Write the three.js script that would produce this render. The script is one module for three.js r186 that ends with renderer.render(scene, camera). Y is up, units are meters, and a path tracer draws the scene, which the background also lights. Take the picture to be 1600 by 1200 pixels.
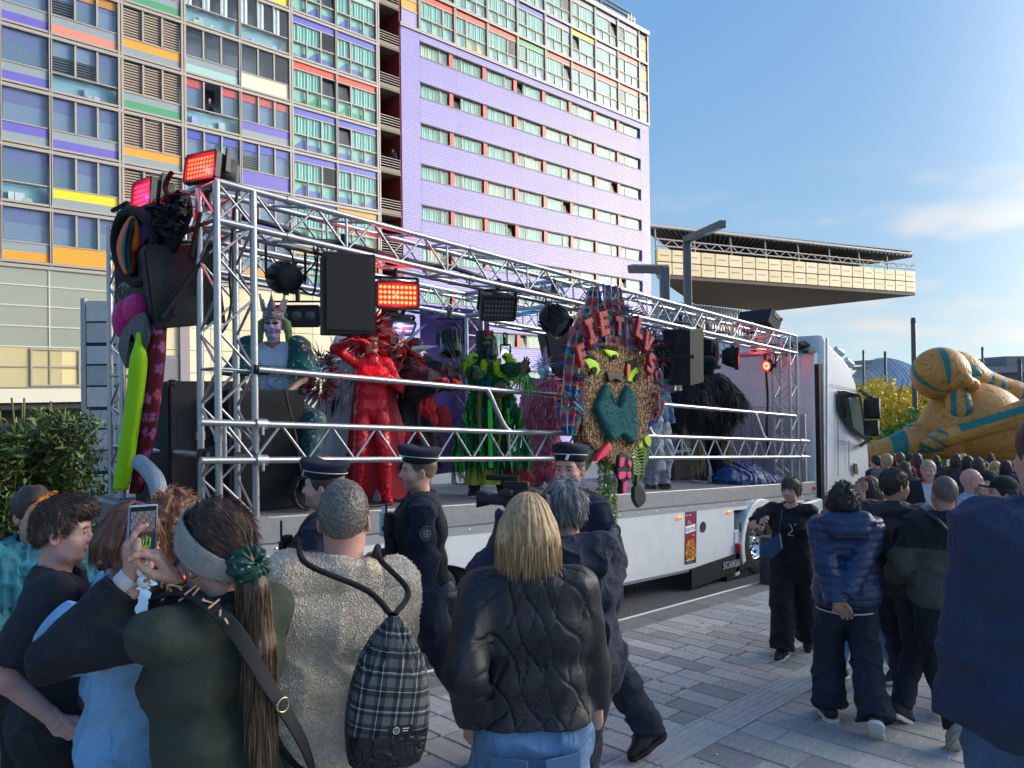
import * as THREE from 'three';
import { mergeGeometries } from 'three/addons/utils/BufferGeometryUtils.js';
import { RoundedBoxGeometry } from 'three/addons/geometries/RoundedBoxGeometry.js';
import { FontLoader } from 'three/addons/loaders/FontLoader.js';
import { TextGeometry } from 'three/addons/geometries/TextGeometry.js';

// ---------- camera, exposure, sky, sun ----------
const scene = new THREE.Scene();
const rad = (d) => d * Math.PI / 180;
const AZ = rad(43.3), PITCH = rad(0.72), ROLL = rad(0.8), CAMY = 1.95, SLOPE = 0.067;
const V = (x, y, z) => new THREE.Vector3(x, y, z);
const camera = new THREE.PerspectiveCamera(53.13, 4 / 3, 0.05, 4000);
camera.position.set(0, CAMY, 0);
const FWD = V(Math.cos(AZ) * Math.cos(PITCH), Math.sin(PITCH), -Math.sin(AZ) * Math.cos(PITCH));
camera.lookAt(camera.position.clone().add(FWD)); camera.rotateZ(-ROLL); camera.updateMatrixWorld();
const CR = V(1, 0, 0).applyQuaternion(camera.quaternion), CU = V(0, 1, 0).applyQuaternion(camera.quaternion);
const renderer = new THREE.WebGLRenderer({ antialias: true });
renderer.toneMapping = THREE.LinearToneMapping; renderer.toneMappingExposure = 3.5;
renderer.shadowMap.enabled = true; renderer.shadowMap.type = THREE.PCFSoftShadowMap;

// surveyed sight lines of the photograph, used to find where things stand
const ray = (x, y) => FWD.clone().addScaledVector(CR, (x - 800) / 1200).addScaledVector(CU, (600 - y) / 1200);
const P = (x, y, d) => camera.position.clone().addScaledVector(ray(x, y), d);
const PZ = (x, y, z) => { const q = ray(x, y); return camera.position.clone().addScaledVector(q, z / q.z); };

// noise
const hsh = (i, j, k) => { let h = (i * 374761393 + j * 668265263 + k * 2147483647 + 12345) | 0; h = Math.imul(h ^ (h >>> 13), 1274126177); h ^= h >>> 16; return (h >>> 0) / 4294967296; };
const sm = (t) => t * t * (3 - 2 * t);
function vn(x, y, z, p = 0) {
  let i = Math.floor(x), j = Math.floor(y), k = Math.floor(z); const u = sm(x - i), v = sm(y - j), w = sm(z - k);
  const q = p ? (a) => ((a % p) + p) % p : (a) => a; const i1 = q(i + 1), j1 = q(j + 1), k1 = k + 1; i = q(i); j = q(j);
  const L = (a, b, t) => a + (b - a) * t;
  return L(L(L(hsh(i, j, k), hsh(i1, j, k), u), L(hsh(i, j1, k), hsh(i1, j1, k), u), v), L(L(hsh(i, j, k1), hsh(i1, j, k1), u), L(hsh(i, j1, k1), hsh(i1, j1, k1), u), v), w);
}
const fbm = (x, y, z, o = 4, p = 0) => { let a = 0, s = 0.5, t = 0; for (let i = 0; i < o; i++) { a += s * vn(x, y, z + i * 17.3, p); t += s; x *= 2; y *= 2; z *= 2; p *= 2; s *= 0.5; } return a / t; };
let seed = 7; const rnd = () => { seed = (Math.imul(seed, 1664525) + 1013904223) | 0; return (seed >>> 0) / 4294967296; };
const rr = (a, b) => a + (b - a) * rnd();
const cl = (x, a = 0, b = 1) => Math.min(b, Math.max(a, x));
const ss = (a, b, x) => sm(cl((x - a) / (b - a)));

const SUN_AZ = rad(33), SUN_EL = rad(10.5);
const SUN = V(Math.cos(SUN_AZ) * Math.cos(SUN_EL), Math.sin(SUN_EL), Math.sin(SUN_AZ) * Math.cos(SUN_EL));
{
  const W = 1024, H = 512, d = new Float32Array(W * H * 4);
  for (let j = 0; j < H; j++) for (let i = 0; i < W; i++) {
    const el = (j + 0.5) / H * Math.PI - Math.PI / 2, az = ((i + 0.5) / W - 0.5) * 2 * Math.PI;
    const y = Math.sin(el), x = Math.cos(el) * Math.cos(az), z = Math.cos(el) * Math.sin(az);
    const e = Math.max(0, el) * 180 / Math.PI;
    const h = Math.exp(-e / 9.5), g = Math.exp(-e / 34);
    let c = [0.016 + 0.02 * g + 0.125 * h, 0.066 + 0.054 * g + 0.10 * h, 0.172 + 0.056 * g + 0.0 * h];
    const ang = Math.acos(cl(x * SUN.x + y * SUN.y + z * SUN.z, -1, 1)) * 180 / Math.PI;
    const m = 7.6 * Math.exp(-Math.pow(ang / 19.5, 2)) + 0.075 * Math.exp(-ang / 60);  // glow round the sun, widened and strengthened to fill the shaded street
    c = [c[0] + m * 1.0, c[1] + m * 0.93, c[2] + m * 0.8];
    // thin cloud banks low in the sky
    const pu = Math.cos(az), pv = Math.sin(az);
    const n = e > 0 && e < 17 ? fbm(pu * 5 + 3, pv * 5 + 9, el * 26, 5) * 0.62 + fbm(pu * 16, pv * 16, el * 60, 4) * 0.38 : 0;
    const band = ss(1.5, 4, e) * (1 - ss(9, 16, e));
    const cov = cl(ss(0.50, 0.66, n) * band * 0.8 + ss(0.4, 0.6, n) * ss(0, 2, e) * (1 - ss(4, 7, e)) * 0.4);
    const k = [0.215 + m * 0.8, 0.212 + m * 0.74, 0.208 + m * 0.66];
    for (let q = 0; q < 3; q++) d[(j * W + i) * 4 + q] = c[q] + (k[q] - c[q]) * cov;
    d[(j * W + i) * 4 + 3] = 1;
  }
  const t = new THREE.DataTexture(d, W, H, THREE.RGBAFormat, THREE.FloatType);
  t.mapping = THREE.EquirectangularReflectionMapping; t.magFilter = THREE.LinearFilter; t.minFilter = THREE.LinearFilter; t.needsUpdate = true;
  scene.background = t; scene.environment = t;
}
const sun = new THREE.DirectionalLight(new THREE.Color(1, 0.91, 0.77), 0.58);
sun.position.copy(SUN).multiplyScalar(150).add(V(25, 0, -15)); sun.target.position.set(25, 0, -15); sun.castShadow = true; sun.shadow.radius = 1.5;
sun.shadow.mapSize.set(4096, 4096);
Object.assign(sun.shadow.camera, { left: -90, right: 90, top: 70, bottom: -70, near: 1, far: 400 });
sun.name = 'sun'; scene.add(sun, sun.target);

// ---------- materials ----------
function tex(n, fn, srgb) {
  const d = new Uint8Array(n * n * 4);
  for (let j = 0; j < n; j++) for (let i = 0; i < n; i++) {
    let v = fn(i / n, j / n); if (typeof v === 'number') v = [v, v, v];
    for (let q = 0; q < 3; q++) d[(j * n + i) * 4 + q] = cl(v[q]) * 255;
    d[(j * n + i) * 4 + 3] = v.length > 3 ? cl(v[3]) * 255 : 255;
  }
  const t = new THREE.DataTexture(d, n, n); t.wrapS = t.wrapT = THREE.RepeatWrapping; t.magFilter = THREE.LinearFilter; t.minFilter = THREE.LinearMipmapLinearFilter; t.generateMipmaps = true;
  if (srgb) t.colorSpace = THREE.SRGBColorSpace; t.needsUpdate = true; return t;
}
const s2 = (t) => 0.5 + 0.5 * Math.sin(t * 2 * Math.PI);
const TX = {
  weave: tex(128, (u, v) => 0.35 * s2(u * 32) + 0.35 * s2(v * 32) + 0.3 * fbm(u * 8, v * 8, 1, 3, 8)),
  twill: tex(128, (u, v) => 0.6 * s2((u + v) * 24) + 0.4 * fbm(u * 16, v * 16, 2, 3, 16)),
  fleece: tex(256, (u, v) => ss(0.3, 0.75, fbm(u * 22, v * 22, 3, 3, 22))),
  rough: tex(256, (u, v) => fbm(u * 8, v * 8, 4, 6, 8)),
  crease: tex(256, (u, v) => { const n = fbm(u * 6, v * 4, 5, 4, 12); return Math.abs(((n * 5) % 1) - 0.5) * 2; }),
  cloth: tex(512, (u, v) => { const r = (x, y, s, p) => { const wx = fbm(x * p, y * p, s, 2, p) * 1.2; return Math.pow(1 - Math.abs(2 * vn(x * p + wx * 2, y * p + wx, s + 3, 0) - 1), 4); }; const e = Math.min(1, Math.min(u, 1 - u, v, 1 - v) * 12); return 0.45 + e * (0.4 * (r(u, v * 0.7, 1, 5) - 0.2) + 0.22 * (r(u * 0.8, v, 9, 11) - 0.2)) + 0.05 * (fbm(u * 64, v * 64, 2, 2, 64) - 0.5); }),
  brush: tex(256, (u, v) => fbm(u * 3, v * 120, 6, 3, 0) * 0.999),
  hair: tex(256, (u, v) => fbm(u * 90, v * 3, 7, 3, 0)),
};
const TILE = { cloth: 0.42, weave: 0.05, twill: 0.03, fleece: 0.16, rough: 0.6, crease: 0.5, brush: 0.5, hair: 0.18 };
const mcache = {};
// colour maps are grey grain around 1 that multiply the colour
function grain(name, lo) { const k = 'g' + name + lo; if (!mcache[k]) { const t = TX[name], n = t.image.width, s = t.image.data, d = new Uint8Array(s.length); for (let i = 0; i < s.length; i++) d[i] = i % 4 === 3 ? 255 : 255 * (lo + (1 - lo) * s[i] / 255); const g = new THREE.DataTexture(d, n, n); g.wrapS = g.wrapT = THREE.RepeatWrapping; g.magFilter = THREE.LinearFilter; g.needsUpdate = true; mcache[k] = g; } return mcache[k]; }
function mt(c, o = {}) {
  const key = JSON.stringify([c, o]); if (mcache[key]) return mcache[key];
  const { r = 0.8, m = 0, b, bs = 0.003, ts, g, gl = 0.7, vc, e, ei, phys, ...rest } = o;
  const M = phys ? new THREE.MeshPhysicalMaterial() : new THREE.MeshStandardMaterial();
  if (Array.isArray(c)) M.color.setRGB(...c); else M.color.set(c);
  M.roughness = r; M.metalness = m; if (vc) M.vertexColors = true;
  if (e) { M.emissive.setRGB(...e); M.emissiveIntensity = ei ?? 1; }
  const rep = (t, s) => { const q = t.clone(); q.repeat.set(1 / s, 1 / s); q.needsUpdate = true; return q; };
  if (b) { const k = 'b' + b + (ts || ''); mcache[k] = mcache[k] || rep(TX[b], ts || TILE[b]); M.bumpMap = mcache[k]; M.bumpScale = bs; M.userData.tile = 1; }
  if (g) { const k = 'gm' + g + gl + (ts || ''); mcache[k] = mcache[k] || rep(grain(g, gl), ts || TILE[g]); M.map = mcache[k]; M.userData.tile = 1; }
  Object.assign(M, rest); mcache[key] = M; return M;
}
function boxUV(geo) {
  if (geo.userData.uvm) return geo;
  const g = geo.index ? geo.toNonIndexed() : geo; const p = g.attributes.position.array, n = p.length / 3, uv = new Float32Array(n * 2);
  for (let i = 0; i < n; i += 3) {
    const a = i * 3, ux = p[a + 3] - p[a], uy = p[a + 4] - p[a + 1], uz = p[a + 5] - p[a + 2], wx = p[a + 6] - p[a], wy = p[a + 7] - p[a + 1], wz = p[a + 8] - p[a + 2];
    const nx = Math.abs(uy * wz - uz * wy), ny = Math.abs(uz * wx - ux * wz), nz = Math.abs(ux * wy - uy * wx);
    for (let k = 0; k < 3; k++) { const q = a + k * 3; const [s, t] = nx > ny && nx > nz ? [p[q + 2], p[q + 1]] : ny > nz ? [p[q], p[q + 2]] : [p[q], p[q + 1]]; uv[(i + k) * 2] = s; uv[(i + k) * 2 + 1] = t; }
  }
  g.setAttribute('uv', new THREE.BufferAttribute(uv, 2)); g.userData.uvm = 1; return g;
}
// ---------- objects ----------
const used = {};
const numbered = (n) => { used[n] = (used[n] ?? -1) + 1; return used[n] ? n + '_' + String(used[n]).padStart(3, '0') : n; };
function M(name, geo, mat, parent = scene, label) {
  if (Array.isArray(geo)) geo = merge(geo);
  if (mat.userData.tile) geo = boxUV(geo);
  const o = new THREE.Mesh(geo, mat); o.name = parent === scene ? numbered(name) : name; o.castShadow = o.receiveShadow = true; if (label) o.userData.label = label; parent.add(o); return o;
}
function tag(o, label, category, group) { Object.assign(o.userData, { label, category }); if (group) o.userData.group = group; return o; }
function T(name, label, category, pos = V(0, 0, 0), turn = 0, group) { const o = new THREE.Group(); o.name = numbered(name); o.position.copy(pos); o.rotation.y = turn; scene.add(o); return tag(o, label, category, group); }
function S(name, geo, mat) { const o = M(name, geo, mat); o.userData.kind = 'structure'; return o; }
const stuff = (o) => { o.userData.kind = 'stuff'; return o; };
const nrm = (g) => { const h = g.index ? g.toNonIndexed() : g; const o = new THREE.BufferGeometry(); for (const k of ['position', 'normal', 'uv', 'color']) if (h.attributes[k]) o.setAttribute(k, h.attributes[k]); return o; };
function merge(l) { l = l.map(nrm); for (const k of ['uv', 'color']) if (!l.every((g) => g.attributes[k])) l.forEach((g) => g.deleteAttribute(k)); return mergeGeometries(l); }
const bx = (w, h, d, x = 0, y = 0, z = 0, bev = 0) => (bev ? new RoundedBoxGeometry(w, h, d, 2, bev) : new THREE.BoxGeometry(w, h, d)).translate(x, y, z);
const bb = (x0, x1, y0, y1, z0, z1, bev) => bx(Math.abs(x1 - x0), Math.abs(y1 - y0), Math.abs(z1 - z0), (x0 + x1) / 2, (y0 + y1) / 2, (z0 + z1) / 2, bev);
function tb(a, b, r = 0.02, s = 8, r2) { const d = b.clone().sub(a), g = new THREE.CylinderGeometry(r2 ?? r, r, d.length(), s, 1); g.translate(0, d.length() / 2, 0); g.applyQuaternion(new THREE.Quaternion().setFromUnitVectors(V(0, 1, 0), d.normalize())); return g.translate(a.x, a.y, a.z); }
const wire = (pts, r, n = 24, s = 6, closed = false) => new THREE.TubeGeometry(new THREE.CatmullRomCurve3(pts, closed), n, r, s, closed);
const sph = (r, x, y, z, sx = 1, sy = 1, sz = 1, n = 16) => new THREE.SphereGeometry(r, n, Math.ceil(n * 0.7)).scale(sx, sy, sz).translate(x, y, z);
// skin over rings of points
function loft(rings, capA = true, capB = true, closedV = false) {
  const n = rings[0].length, p = [], idx = []; rings.forEach((r) => r.forEach((q) => p.push(q.x, q.y, q.z)));
  for (let i = 0; i < rings.length - 1; i++) for (let j = 0; j < n; j++) { const a = i * n + j, b = i * n + (j + 1) % n, c = a + n, d = b + n; idx.push(a, b, c, b, d, c); }
  const cap = (o, f) => { const c = V(0, 0, 0); for (let j = 0; j < n; j++) c.add(rings[o][j]); c.divideScalar(n); const k = p.length / 3; p.push(c.x, c.y, c.z); for (let j = 0; j < n; j++) { const a = o * n + j, b = o * n + (j + 1) % n; f ? idx.push(k, b, a) : idx.push(k, a, b); } };
  if (capA) cap(0, true); if (capB) cap(rings.length - 1, false);
  const g = new THREE.BufferGeometry(); g.setAttribute('position', new THREE.Float32BufferAttribute(p, 3)); g.setIndex(idx); g.computeVertexNormals(); return g;
}
const ring = (n, fn) => Array.from({ length: n }, (_, i) => fn(i / n * Math.PI * 2, i / n));
const shape = (pts) => new THREE.Shape(pts.map((p) => new THREE.Vector2(p[0], p[1])));
const ext = (pts, depth, bev = 0, holes) => { const s = shape(pts); (holes || []).forEach((h) => s.holes.push(new THREE.Path(h.map((p) => new THREE.Vector2(p[0], p[1]))))); return new THREE.ExtrudeGeometry(s, { depth, bevelEnabled: bev > 0, bevelSize: bev, bevelThickness: bev, bevelSegments: 2, curveSegments: 8 }); };

// ---------- smooth solids from distance fields ----------
function cap(a, b, r1, r2 = r1, o = {}) {
  const ax = a.x, ay = a.y, az = a.z, dx = b.x - ax, dy = b.y - ay, dz = b.z - az, L = dx * dx + dy * dy + dz * dz || 1e-9, l = Math.sqrt(L), fl = o.flat;
  return (x, y, z) => { const px = x - ax, py = y - ay, pz = z - az; const t = (px * dx + py * dy + pz * dz) / L, h = t < 0 ? 0 : t > 1 ? 1 : t; const qx = px - dx * h, qy = py - dy * h, qz = pz - dz * h; let d = Math.sqrt(qx * qx + qy * qy + qz * qz) - (r1 + (r2 - r1) * h); if (fl) d = Math.max(d, (t - 1) * l); return d; };
}
function ell(c, rx, ry, rz, q) {
  return (x, y, z) => { let X = x - c.x, Y = y - c.y, Z = z - c.z; if (q) { const v = V(X, Y, Z).applyQuaternion(q); X = v.x; Y = v.y; Z = v.z; } const a = X / rx, b = Y / ry, e = Z / rz, k0 = Math.sqrt(a * a + b * b + e * e); if (k0 < 1e-6) return -Math.min(rx, ry, rz); const a2 = a / rx, b2 = b / ry, e2 = e / rz; return k0 * (k0 - 1) / Math.sqrt(a2 * a2 + b2 * b2 + e2 * e2); };
}
const uni = (l, k = 0.03) => (x, y, z) => { let d = 1e3; for (let i = 0; i < l.length; i++) { const e = l[i](x, y, z), h = k - Math.abs(d - e); if (e < d) d = e; if (h > 0) d -= h * h / (4 * k); } return d; };
const smax = (a, b, k) => { const h = k - Math.abs(a - b); return Math.max(a, b) + (h > 0 ? h * h / (4 * k) : 0); };
function sn(f, lo, hi, c, col) {
  const nx = Math.ceil((hi.x - lo.x) / c) + 1, ny = Math.ceil((hi.y - lo.y) / c) + 1, nz = Math.ceil((hi.z - lo.z) / c) + 1, F = new Float32Array(nx * ny * nz).fill(1), B = 4;
  for (let k = 0; k < nz; k += B) for (let j = 0; j < ny; j += B) for (let i = 0; i < nx; i += B) {
    const h = c * B / 2, d = f(lo.x + i * c + h, lo.y + j * c + h, lo.z + k * c + h), far = Math.abs(d) > h * 2.6 + 0.02;
    for (let w = k; w < Math.min(nz, k + B); w++) for (let v = j; v < Math.min(ny, j + B); v++) for (let u = i; u < Math.min(nx, i + B); u++) F[u + nx * (v + ny * w)] = far ? d : f(lo.x + u * c, lo.y + v * c, lo.z + w * c);
  }
  const I = new Int32Array(nx * ny * nz).fill(-1), pos = [], idx = [], st = [1, nx, nx * ny];
  for (let k = 0; k < nz - 1; k++) for (let j = 0; j < ny - 1; j++) for (let i = 0; i < nx - 1; i++) {
    const o = i + nx * (j + ny * k); let m = 0, sx = 0, sy = 0, sz = 0, n = 0;
    for (let q = 0; q < 8; q++) if (F[o + (q & 1) + (q >> 1 & 1) * nx + (q >> 2) * st[2]] < 0) m |= 1 << q;
    if (m === 0 || m === 255) continue;
    for (let q = 0; q < 8; q++) for (let e = 0; e < 3; e++) { if (q >> e & 1) continue; const q2 = q | 1 << e; if ((m >> q & 1) === (m >> q2 & 1)) continue; const a = F[o + (q & 1) + (q >> 1 & 1) * nx + (q >> 2) * st[2]], b = F[o + (q2 & 1) + (q2 >> 1 & 1) * nx + (q2 >> 2) * st[2]], t = a / (a - b); sx += (q & 1) + (e === 0 ? t : 0); sy += (q >> 1 & 1) + (e === 1 ? t : 0); sz += (q >> 2) + (e === 2 ? t : 0); n++; }
    I[o] = pos.length / 3; pos.push(lo.x + (i + sx / n) * c, lo.y + (j + sy / n) * c, lo.z + (k + sz / n) * c);
  }
  for (let k = 1; k < nz - 1; k++) for (let j = 1; j < ny - 1; j++) for (let i = 1; i < nx - 1; i++) {
    const o = i + nx * (j + ny * k), a = F[o] < 0;
    for (let e = 0; e < 3; e++) { const b = F[o + st[e]] < 0; if (a === b) continue; const u = st[(e + 1) % 3], w = st[(e + 2) % 3], A = I[o], Bq = I[o - u], C = I[o - u - w], D = I[o - w]; if (A < 0 || Bq < 0 || C < 0 || D < 0) continue; a ? idx.push(A, Bq, C, A, C, D) : idx.push(A, C, Bq, A, D, C); }
  }
  const N = new Float32Array(pos.length), cs = col ? new Float32Array(pos.length) : null, h = c * 0.4;
  for (let i = 0; i < pos.length; i += 3) {
    const x = pos[i], y = pos[i + 1], z = pos[i + 2], a = f(x + h, y - h, z - h), b = f(x - h, y - h, z + h), d = f(x - h, y + h, z - h), e = f(x + h, y + h, z + h);
    const X = a - b - d + e, Y = -a - b + d + e, Z = -a + b - d + e, l = Math.hypot(X, Y, Z) || 1; N[i] = X / l; N[i + 1] = Y / l; N[i + 2] = Z / l;
    if (col) { const q = col(x, y, z, N[i], N[i + 1], N[i + 2]); cs[i] = q[0]; cs[i + 1] = q[1]; cs[i + 2] = q[2]; }
  }
  const g = new THREE.BufferGeometry(); g.setAttribute('position', new THREE.Float32BufferAttribute(pos, 3)); g.setAttribute('normal', new THREE.BufferAttribute(N, 3)); if (col) g.setAttribute('color', new THREE.BufferAttribute(cs, 3)); g.setIndex(idx); return g;
}
// many single leaves or tufts as one body
function inst(name, geo, mat, list, parent = scene, tint) {
  const o = new THREE.InstancedMesh(geo, mat, list.length); const m = new THREE.Matrix4(), c = new THREE.Color();
  list.forEach((l, i) => { m.compose(l.p, l.q, l.s); o.setMatrixAt(i, m); if (tint) { tint(c, l, i); o.setColorAt(i, c); } });
  o.name = parent === scene ? numbered(name) : name; o.castShadow = o.receiveShadow = true; o.userData.kind = 'stuff'; parent.add(o); return o;
}
const rq = () => new THREE.Quaternion().setFromEuler(new THREE.Euler(rr(-3, 3), rr(-3, 3), rr(-3, 3)));
const leafGeo = (w, l) => { const g = new THREE.BufferGeometry(); g.setAttribute('position', new THREE.Float32BufferAttribute([0, 0, 0, w, l * 0.45, w * 0.3, 0, l * 0.5, 0, -w, l * 0.45, w * 0.3, 0, l, -w * 0.6], 3)); g.setIndex([0, 1, 2, 0, 2, 3, 2, 1, 4, 3, 2, 4]); g.computeVertexNormals(); return g; };
const gy = (x) => -SLOPE * cl(x, -25, 60);
// ================= SETTING =================
const UB = new THREE.BoxGeometry(1, 1, 1);
function Q(name, m, parent, x0, x1, y0, y1, z0, z1) { const o = new THREE.Mesh(UB, m); o.name = parent === scene ? numbered(name) : name; o.scale.set(Math.abs(x1 - x0), Math.abs(y1 - y0), Math.abs(z1 - z0)); o.position.set((x0 + x1) / 2, (y0 + y1) / 2, (z0 + z1) / 2); o.castShadow = o.receiveShadow = true; parent.add(o); return o; }
const sub = (name, parent) => { const g = new THREE.Group(); g.name = name; parent.add(g); return g; };
{ // ground sheet, road, kerb
  const strip = (xs, zs, dy) => { const p = [], idx = []; xs.forEach((x) => zs.forEach((z) => p.push(x, gy(x) + dy, z))); const n = zs.length; for (let i = 0; i < xs.length - 1; i++) for (let j = 0; j < n - 1; j++) { const a = i * n + j; idx.push(a, a + 1, a + n, a + 1, a + n + 1, a + n); } const g = new THREE.BufferGeometry(); g.setAttribute('position', new THREE.Float32BufferAttribute(p, 3)); g.setIndex(idx); g.computeVertexNormals(); return g; };
  const xs = [-900, -25]; for (let x = -20; x <= 60; x += 4) xs.push(x); xs.push(1500);
  S('ground', strip(xs, [-1500, -60, -30, 0, 40, 800], -0.2), mt([0.2, 0.2, 0.2], { r: 0.95, g: 'rough', gl: 0.6 }));
  const xr = xs.filter((x) => Math.abs(x) < 70);
  S('road', strip(xr, [-11.2, -8, -4.7], -0.13), mt([0.11, 0.11, 0.112], { r: 0.9, b: 'rough', bs: 0.006, ts: 0.25, g: 'rough', gl: 0.55 }));
  S('far_pavement', strip(xr, [-37, -24, -11.2], -0.02), mt([0.28, 0.28, 0.28], { r: 0.9, b: 'rough', bs: 0.006, ts: 0.5, g: 'rough', gl: 0.6 }));
  S('plaza_bed', strip(xr, [-4.45, 4, 16.5], -0.014), mt([0.06, 0.06, 0.06], { r: 1 }));
  // paved plaza, one stone at a time
  const pav = new THREE.Group(); pav.name = 'pavement'; pav.userData.kind = 'structure'; pav.rotation.z = -Math.atan(SLOPE); scene.add(pav);
  const stone = (w, d) => { const c = 0.006, h = 0.06, r4 = (x, z, y) => [V(-x, y, -z), V(-x, y, z), V(x, y, z), V(x, y, -z)]; const g = loft([r4(w / 2, d / 2, -h), r4(w / 2, d / 2, -c), r4(w / 2 - c, d / 2 - c, 0)], false, true); const q = g.toNonIndexed(); q.computeVertexNormals(); return boxUV(q); };
  const tones = [[0.43, 0.415, 0.39], [0.51, 0.49, 0.46], [0.335, 0.325, 0.31], [0.58, 0.555, 0.51]].map((c) => mt(c, { r: 0.78, b: 'rough', bs: 0.004, ts: 0.12, g: 'rough', gl: 0.55 }));
  const cache = {}, list = [];
  const lay = (x0, x1, z0, z1, cw, lens, gap) => { let row = 0; for (let x = x0; x < x1; x += cw, row++) { let z = z0 - (row % 2 ? 0 : 1) * lens[row % lens.length] * 0.5; while (z < z1) { const L = lens[Math.floor(rnd() * lens.length)]; let a = Math.max(z, z0), b = Math.min(z + L, z1); z += L; if (b - z0 < 0.08) { z = z0; continue; } if (z1 - b < 0.12) { b = z1; z = z1 + 1; } list.push([x + cw / 2, (a + b) / 2, cw - gap, Math.round((b - a - gap) * 50) / 50]); } } };
  lay(-8, 40, -4.45, -2.76, 0.225, [0.3, 0.36, 0.44], 0.01);
  lay(-8, 40, -2.47, 9, 0.29, [0.34, 0.42, 0.5], 0.009);
  const seen = (l) => { const q = V(l[0], gy(l[0]), l[1]).sub(camera.position), d = q.dot(FWD); if (d < 1) return 0; const u = q.dot(CR) / d * 1200, v = q.dot(CU) / d * 1200; return Math.abs(u) < 830 && v > -640 ? 1 / d : 0; };
  list.forEach((l) => { l.s = seen(l); }); list.sort((a, b) => b.s - a.s);
  const far = [[], [], [], []];
  list.forEach((l, i) => { const k = l[2] + '_' + l[3], g = (cache[k] = cache[k] || stone(l[2], l[3])), t = Math.floor(rnd() * rnd() * 4 + rnd()) % 4, y = rr(-0.002, 0.001);
    if (i < 290 && l.s) { const o = new THREE.Mesh(g, tones[t]); o.name = 'paver'; o.position.set(l[0], y, l[1]); o.rotation.y = rr(-0.004, 0.004); o.receiveShadow = o.castShadow = true; pav.add(o); } else if (l[0] > -3) { const q = g.clone(); q.translate(l[0], y, l[1]); far[t].push(q); } });
  far.forEach((f, t) => { if (f.length) { const g = merge(f); g.userData.uvm = 1; stuff(M('paving_stones', g, tones[t], pav)); } });
  { const gum = []; for (let i = 0; i < 260; i++) { const x = rr(2, 14), z = rr(-4.4, 2), r2 = rr(0.008, 0.022); gum.push(new THREE.CylinderGeometry(r2, r2 * 1.1, 0.002, 8).scale(1, 1, rr(0.6, 1)).translate(x, 0.001, z)); } stuff(M('gum_spots', gum, mt([0.16, 0.16, 0.155], { r: 0.9 }), pav)); const lit = []; for (let i = 0; i < 60; i++) { const x = rr(3, 13), z = rr(-4.4, 1), g = leafGeo(0.012, rr(0.03, 0.06)); g.rotateX(1.5).rotateY(rr(0, 6)).translate(x, 0.006, z); lit.push(g); } stuff(M('litter_flakes', lit, mt([0.6, 0.55, 0.45], { r: 0.8, side: THREE.DoubleSide }), pav)); }
  // guide strip of ribbed stone and the kerb row
  for (let i = 0; i < 34; i++) { const x = -6 + i * 0.9; const rows = [bb(x + 0.004, x + 0.896, -0.05, 0.001, -2.755, -2.475, 0.004)]; for (let k = 0; k < 5; k++) rows.push(bb(x + 0.01, x + 0.89, -0.01, 0.006, -2.74 + k * 0.054, -2.714 + k * 0.054, 0.003)); M('guide_stone', rows, mt(i % 3 ? [0.5, 0.495, 0.48] : [0.45, 0.445, 0.435], { r: 0.75, b: 'rough', bs: 0.003, ts: 0.2, g: 'rough', gl: 0.65 }), pav); }
  for (let i = 0; i < 44; i++) { const x = -8 + i; M('kerb_stone', [bb(x + 0.004, x + 0.996, -0.2, 0, -4.74, -4.46, 0.012)], mt(i % 2 ? [0.2, 0.2, 0.195] : [0.23, 0.225, 0.215], { r: 0.85, b: 'rough', bs: 0.003, ts: 0.3, g: 'rough', gl: 0.6 }), pav); }
  const ln = []; for (let x = -8; x < 36; x += 0.5) ln.push(V(x, 0.008, -4.775 + 0.02 * fbm(x, 0, 2, 2)));
  tag(M('white_cable', wire(ln.map((p) => V(p.x, gy(p.x) - 0.004, p.z)), 0.012, 300, 6), mt([0.75, 0.73, 0.66], { r: 0.6 })), 'thin white line running along the edge of the kerb', 'kerb line');
}
// ---- the apartment block ----
const FR = mt('#979089', { r: 0.55, m: 0.15 }), FRD = mt('#7d776d', { r: 0.6 }), DARK = mt([0.02, 0.021, 0.024], { r: 0.6 }), INT = mt([0.16, 0.17, 0.2], { r: 0.9 });
const GLT = mt([0.88, 0.975, 0.96], { phys: 1, r: 0.04, transmission: 1, ior: 1.5, specularIntensity: 0.3 }), GLB = mt([0.88, 0.93, 0.98], { phys: 1, r: 0.04, transmission: 1, ior: 1.5, specularIntensity: 0.6 });
const CURT = mt([0.37, 0.52, 0.5], { r: 0.9 }), CURW = mt([0.78, 0.78, 0.76], { r: 0.9 }), CURC = mt([0.66, 0.62, 0.5], { r: 0.9 });
const SP = { purple: '#5d57ae', orange: '#e08f22', green: '#3d8a63', teal: '#8fb5b3', red: '#e2412f', blue: '#4b52b4', grey: '#7f8b92', yellow: '#e6c21b', cream: '#cfc6b0', mauve: '#8d84b5', sky: '#83a8c4', rose: '#c97a6c' };
const spm = (n) => mt(SP[n], { r: 0.45 });
const BLD = T('apartment_building', 'multi-storey apartment block with a purple corrugated wall and coloured window panels behind the float', 'building', V(60.7, 0, -39.3), -0.0292);
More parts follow.
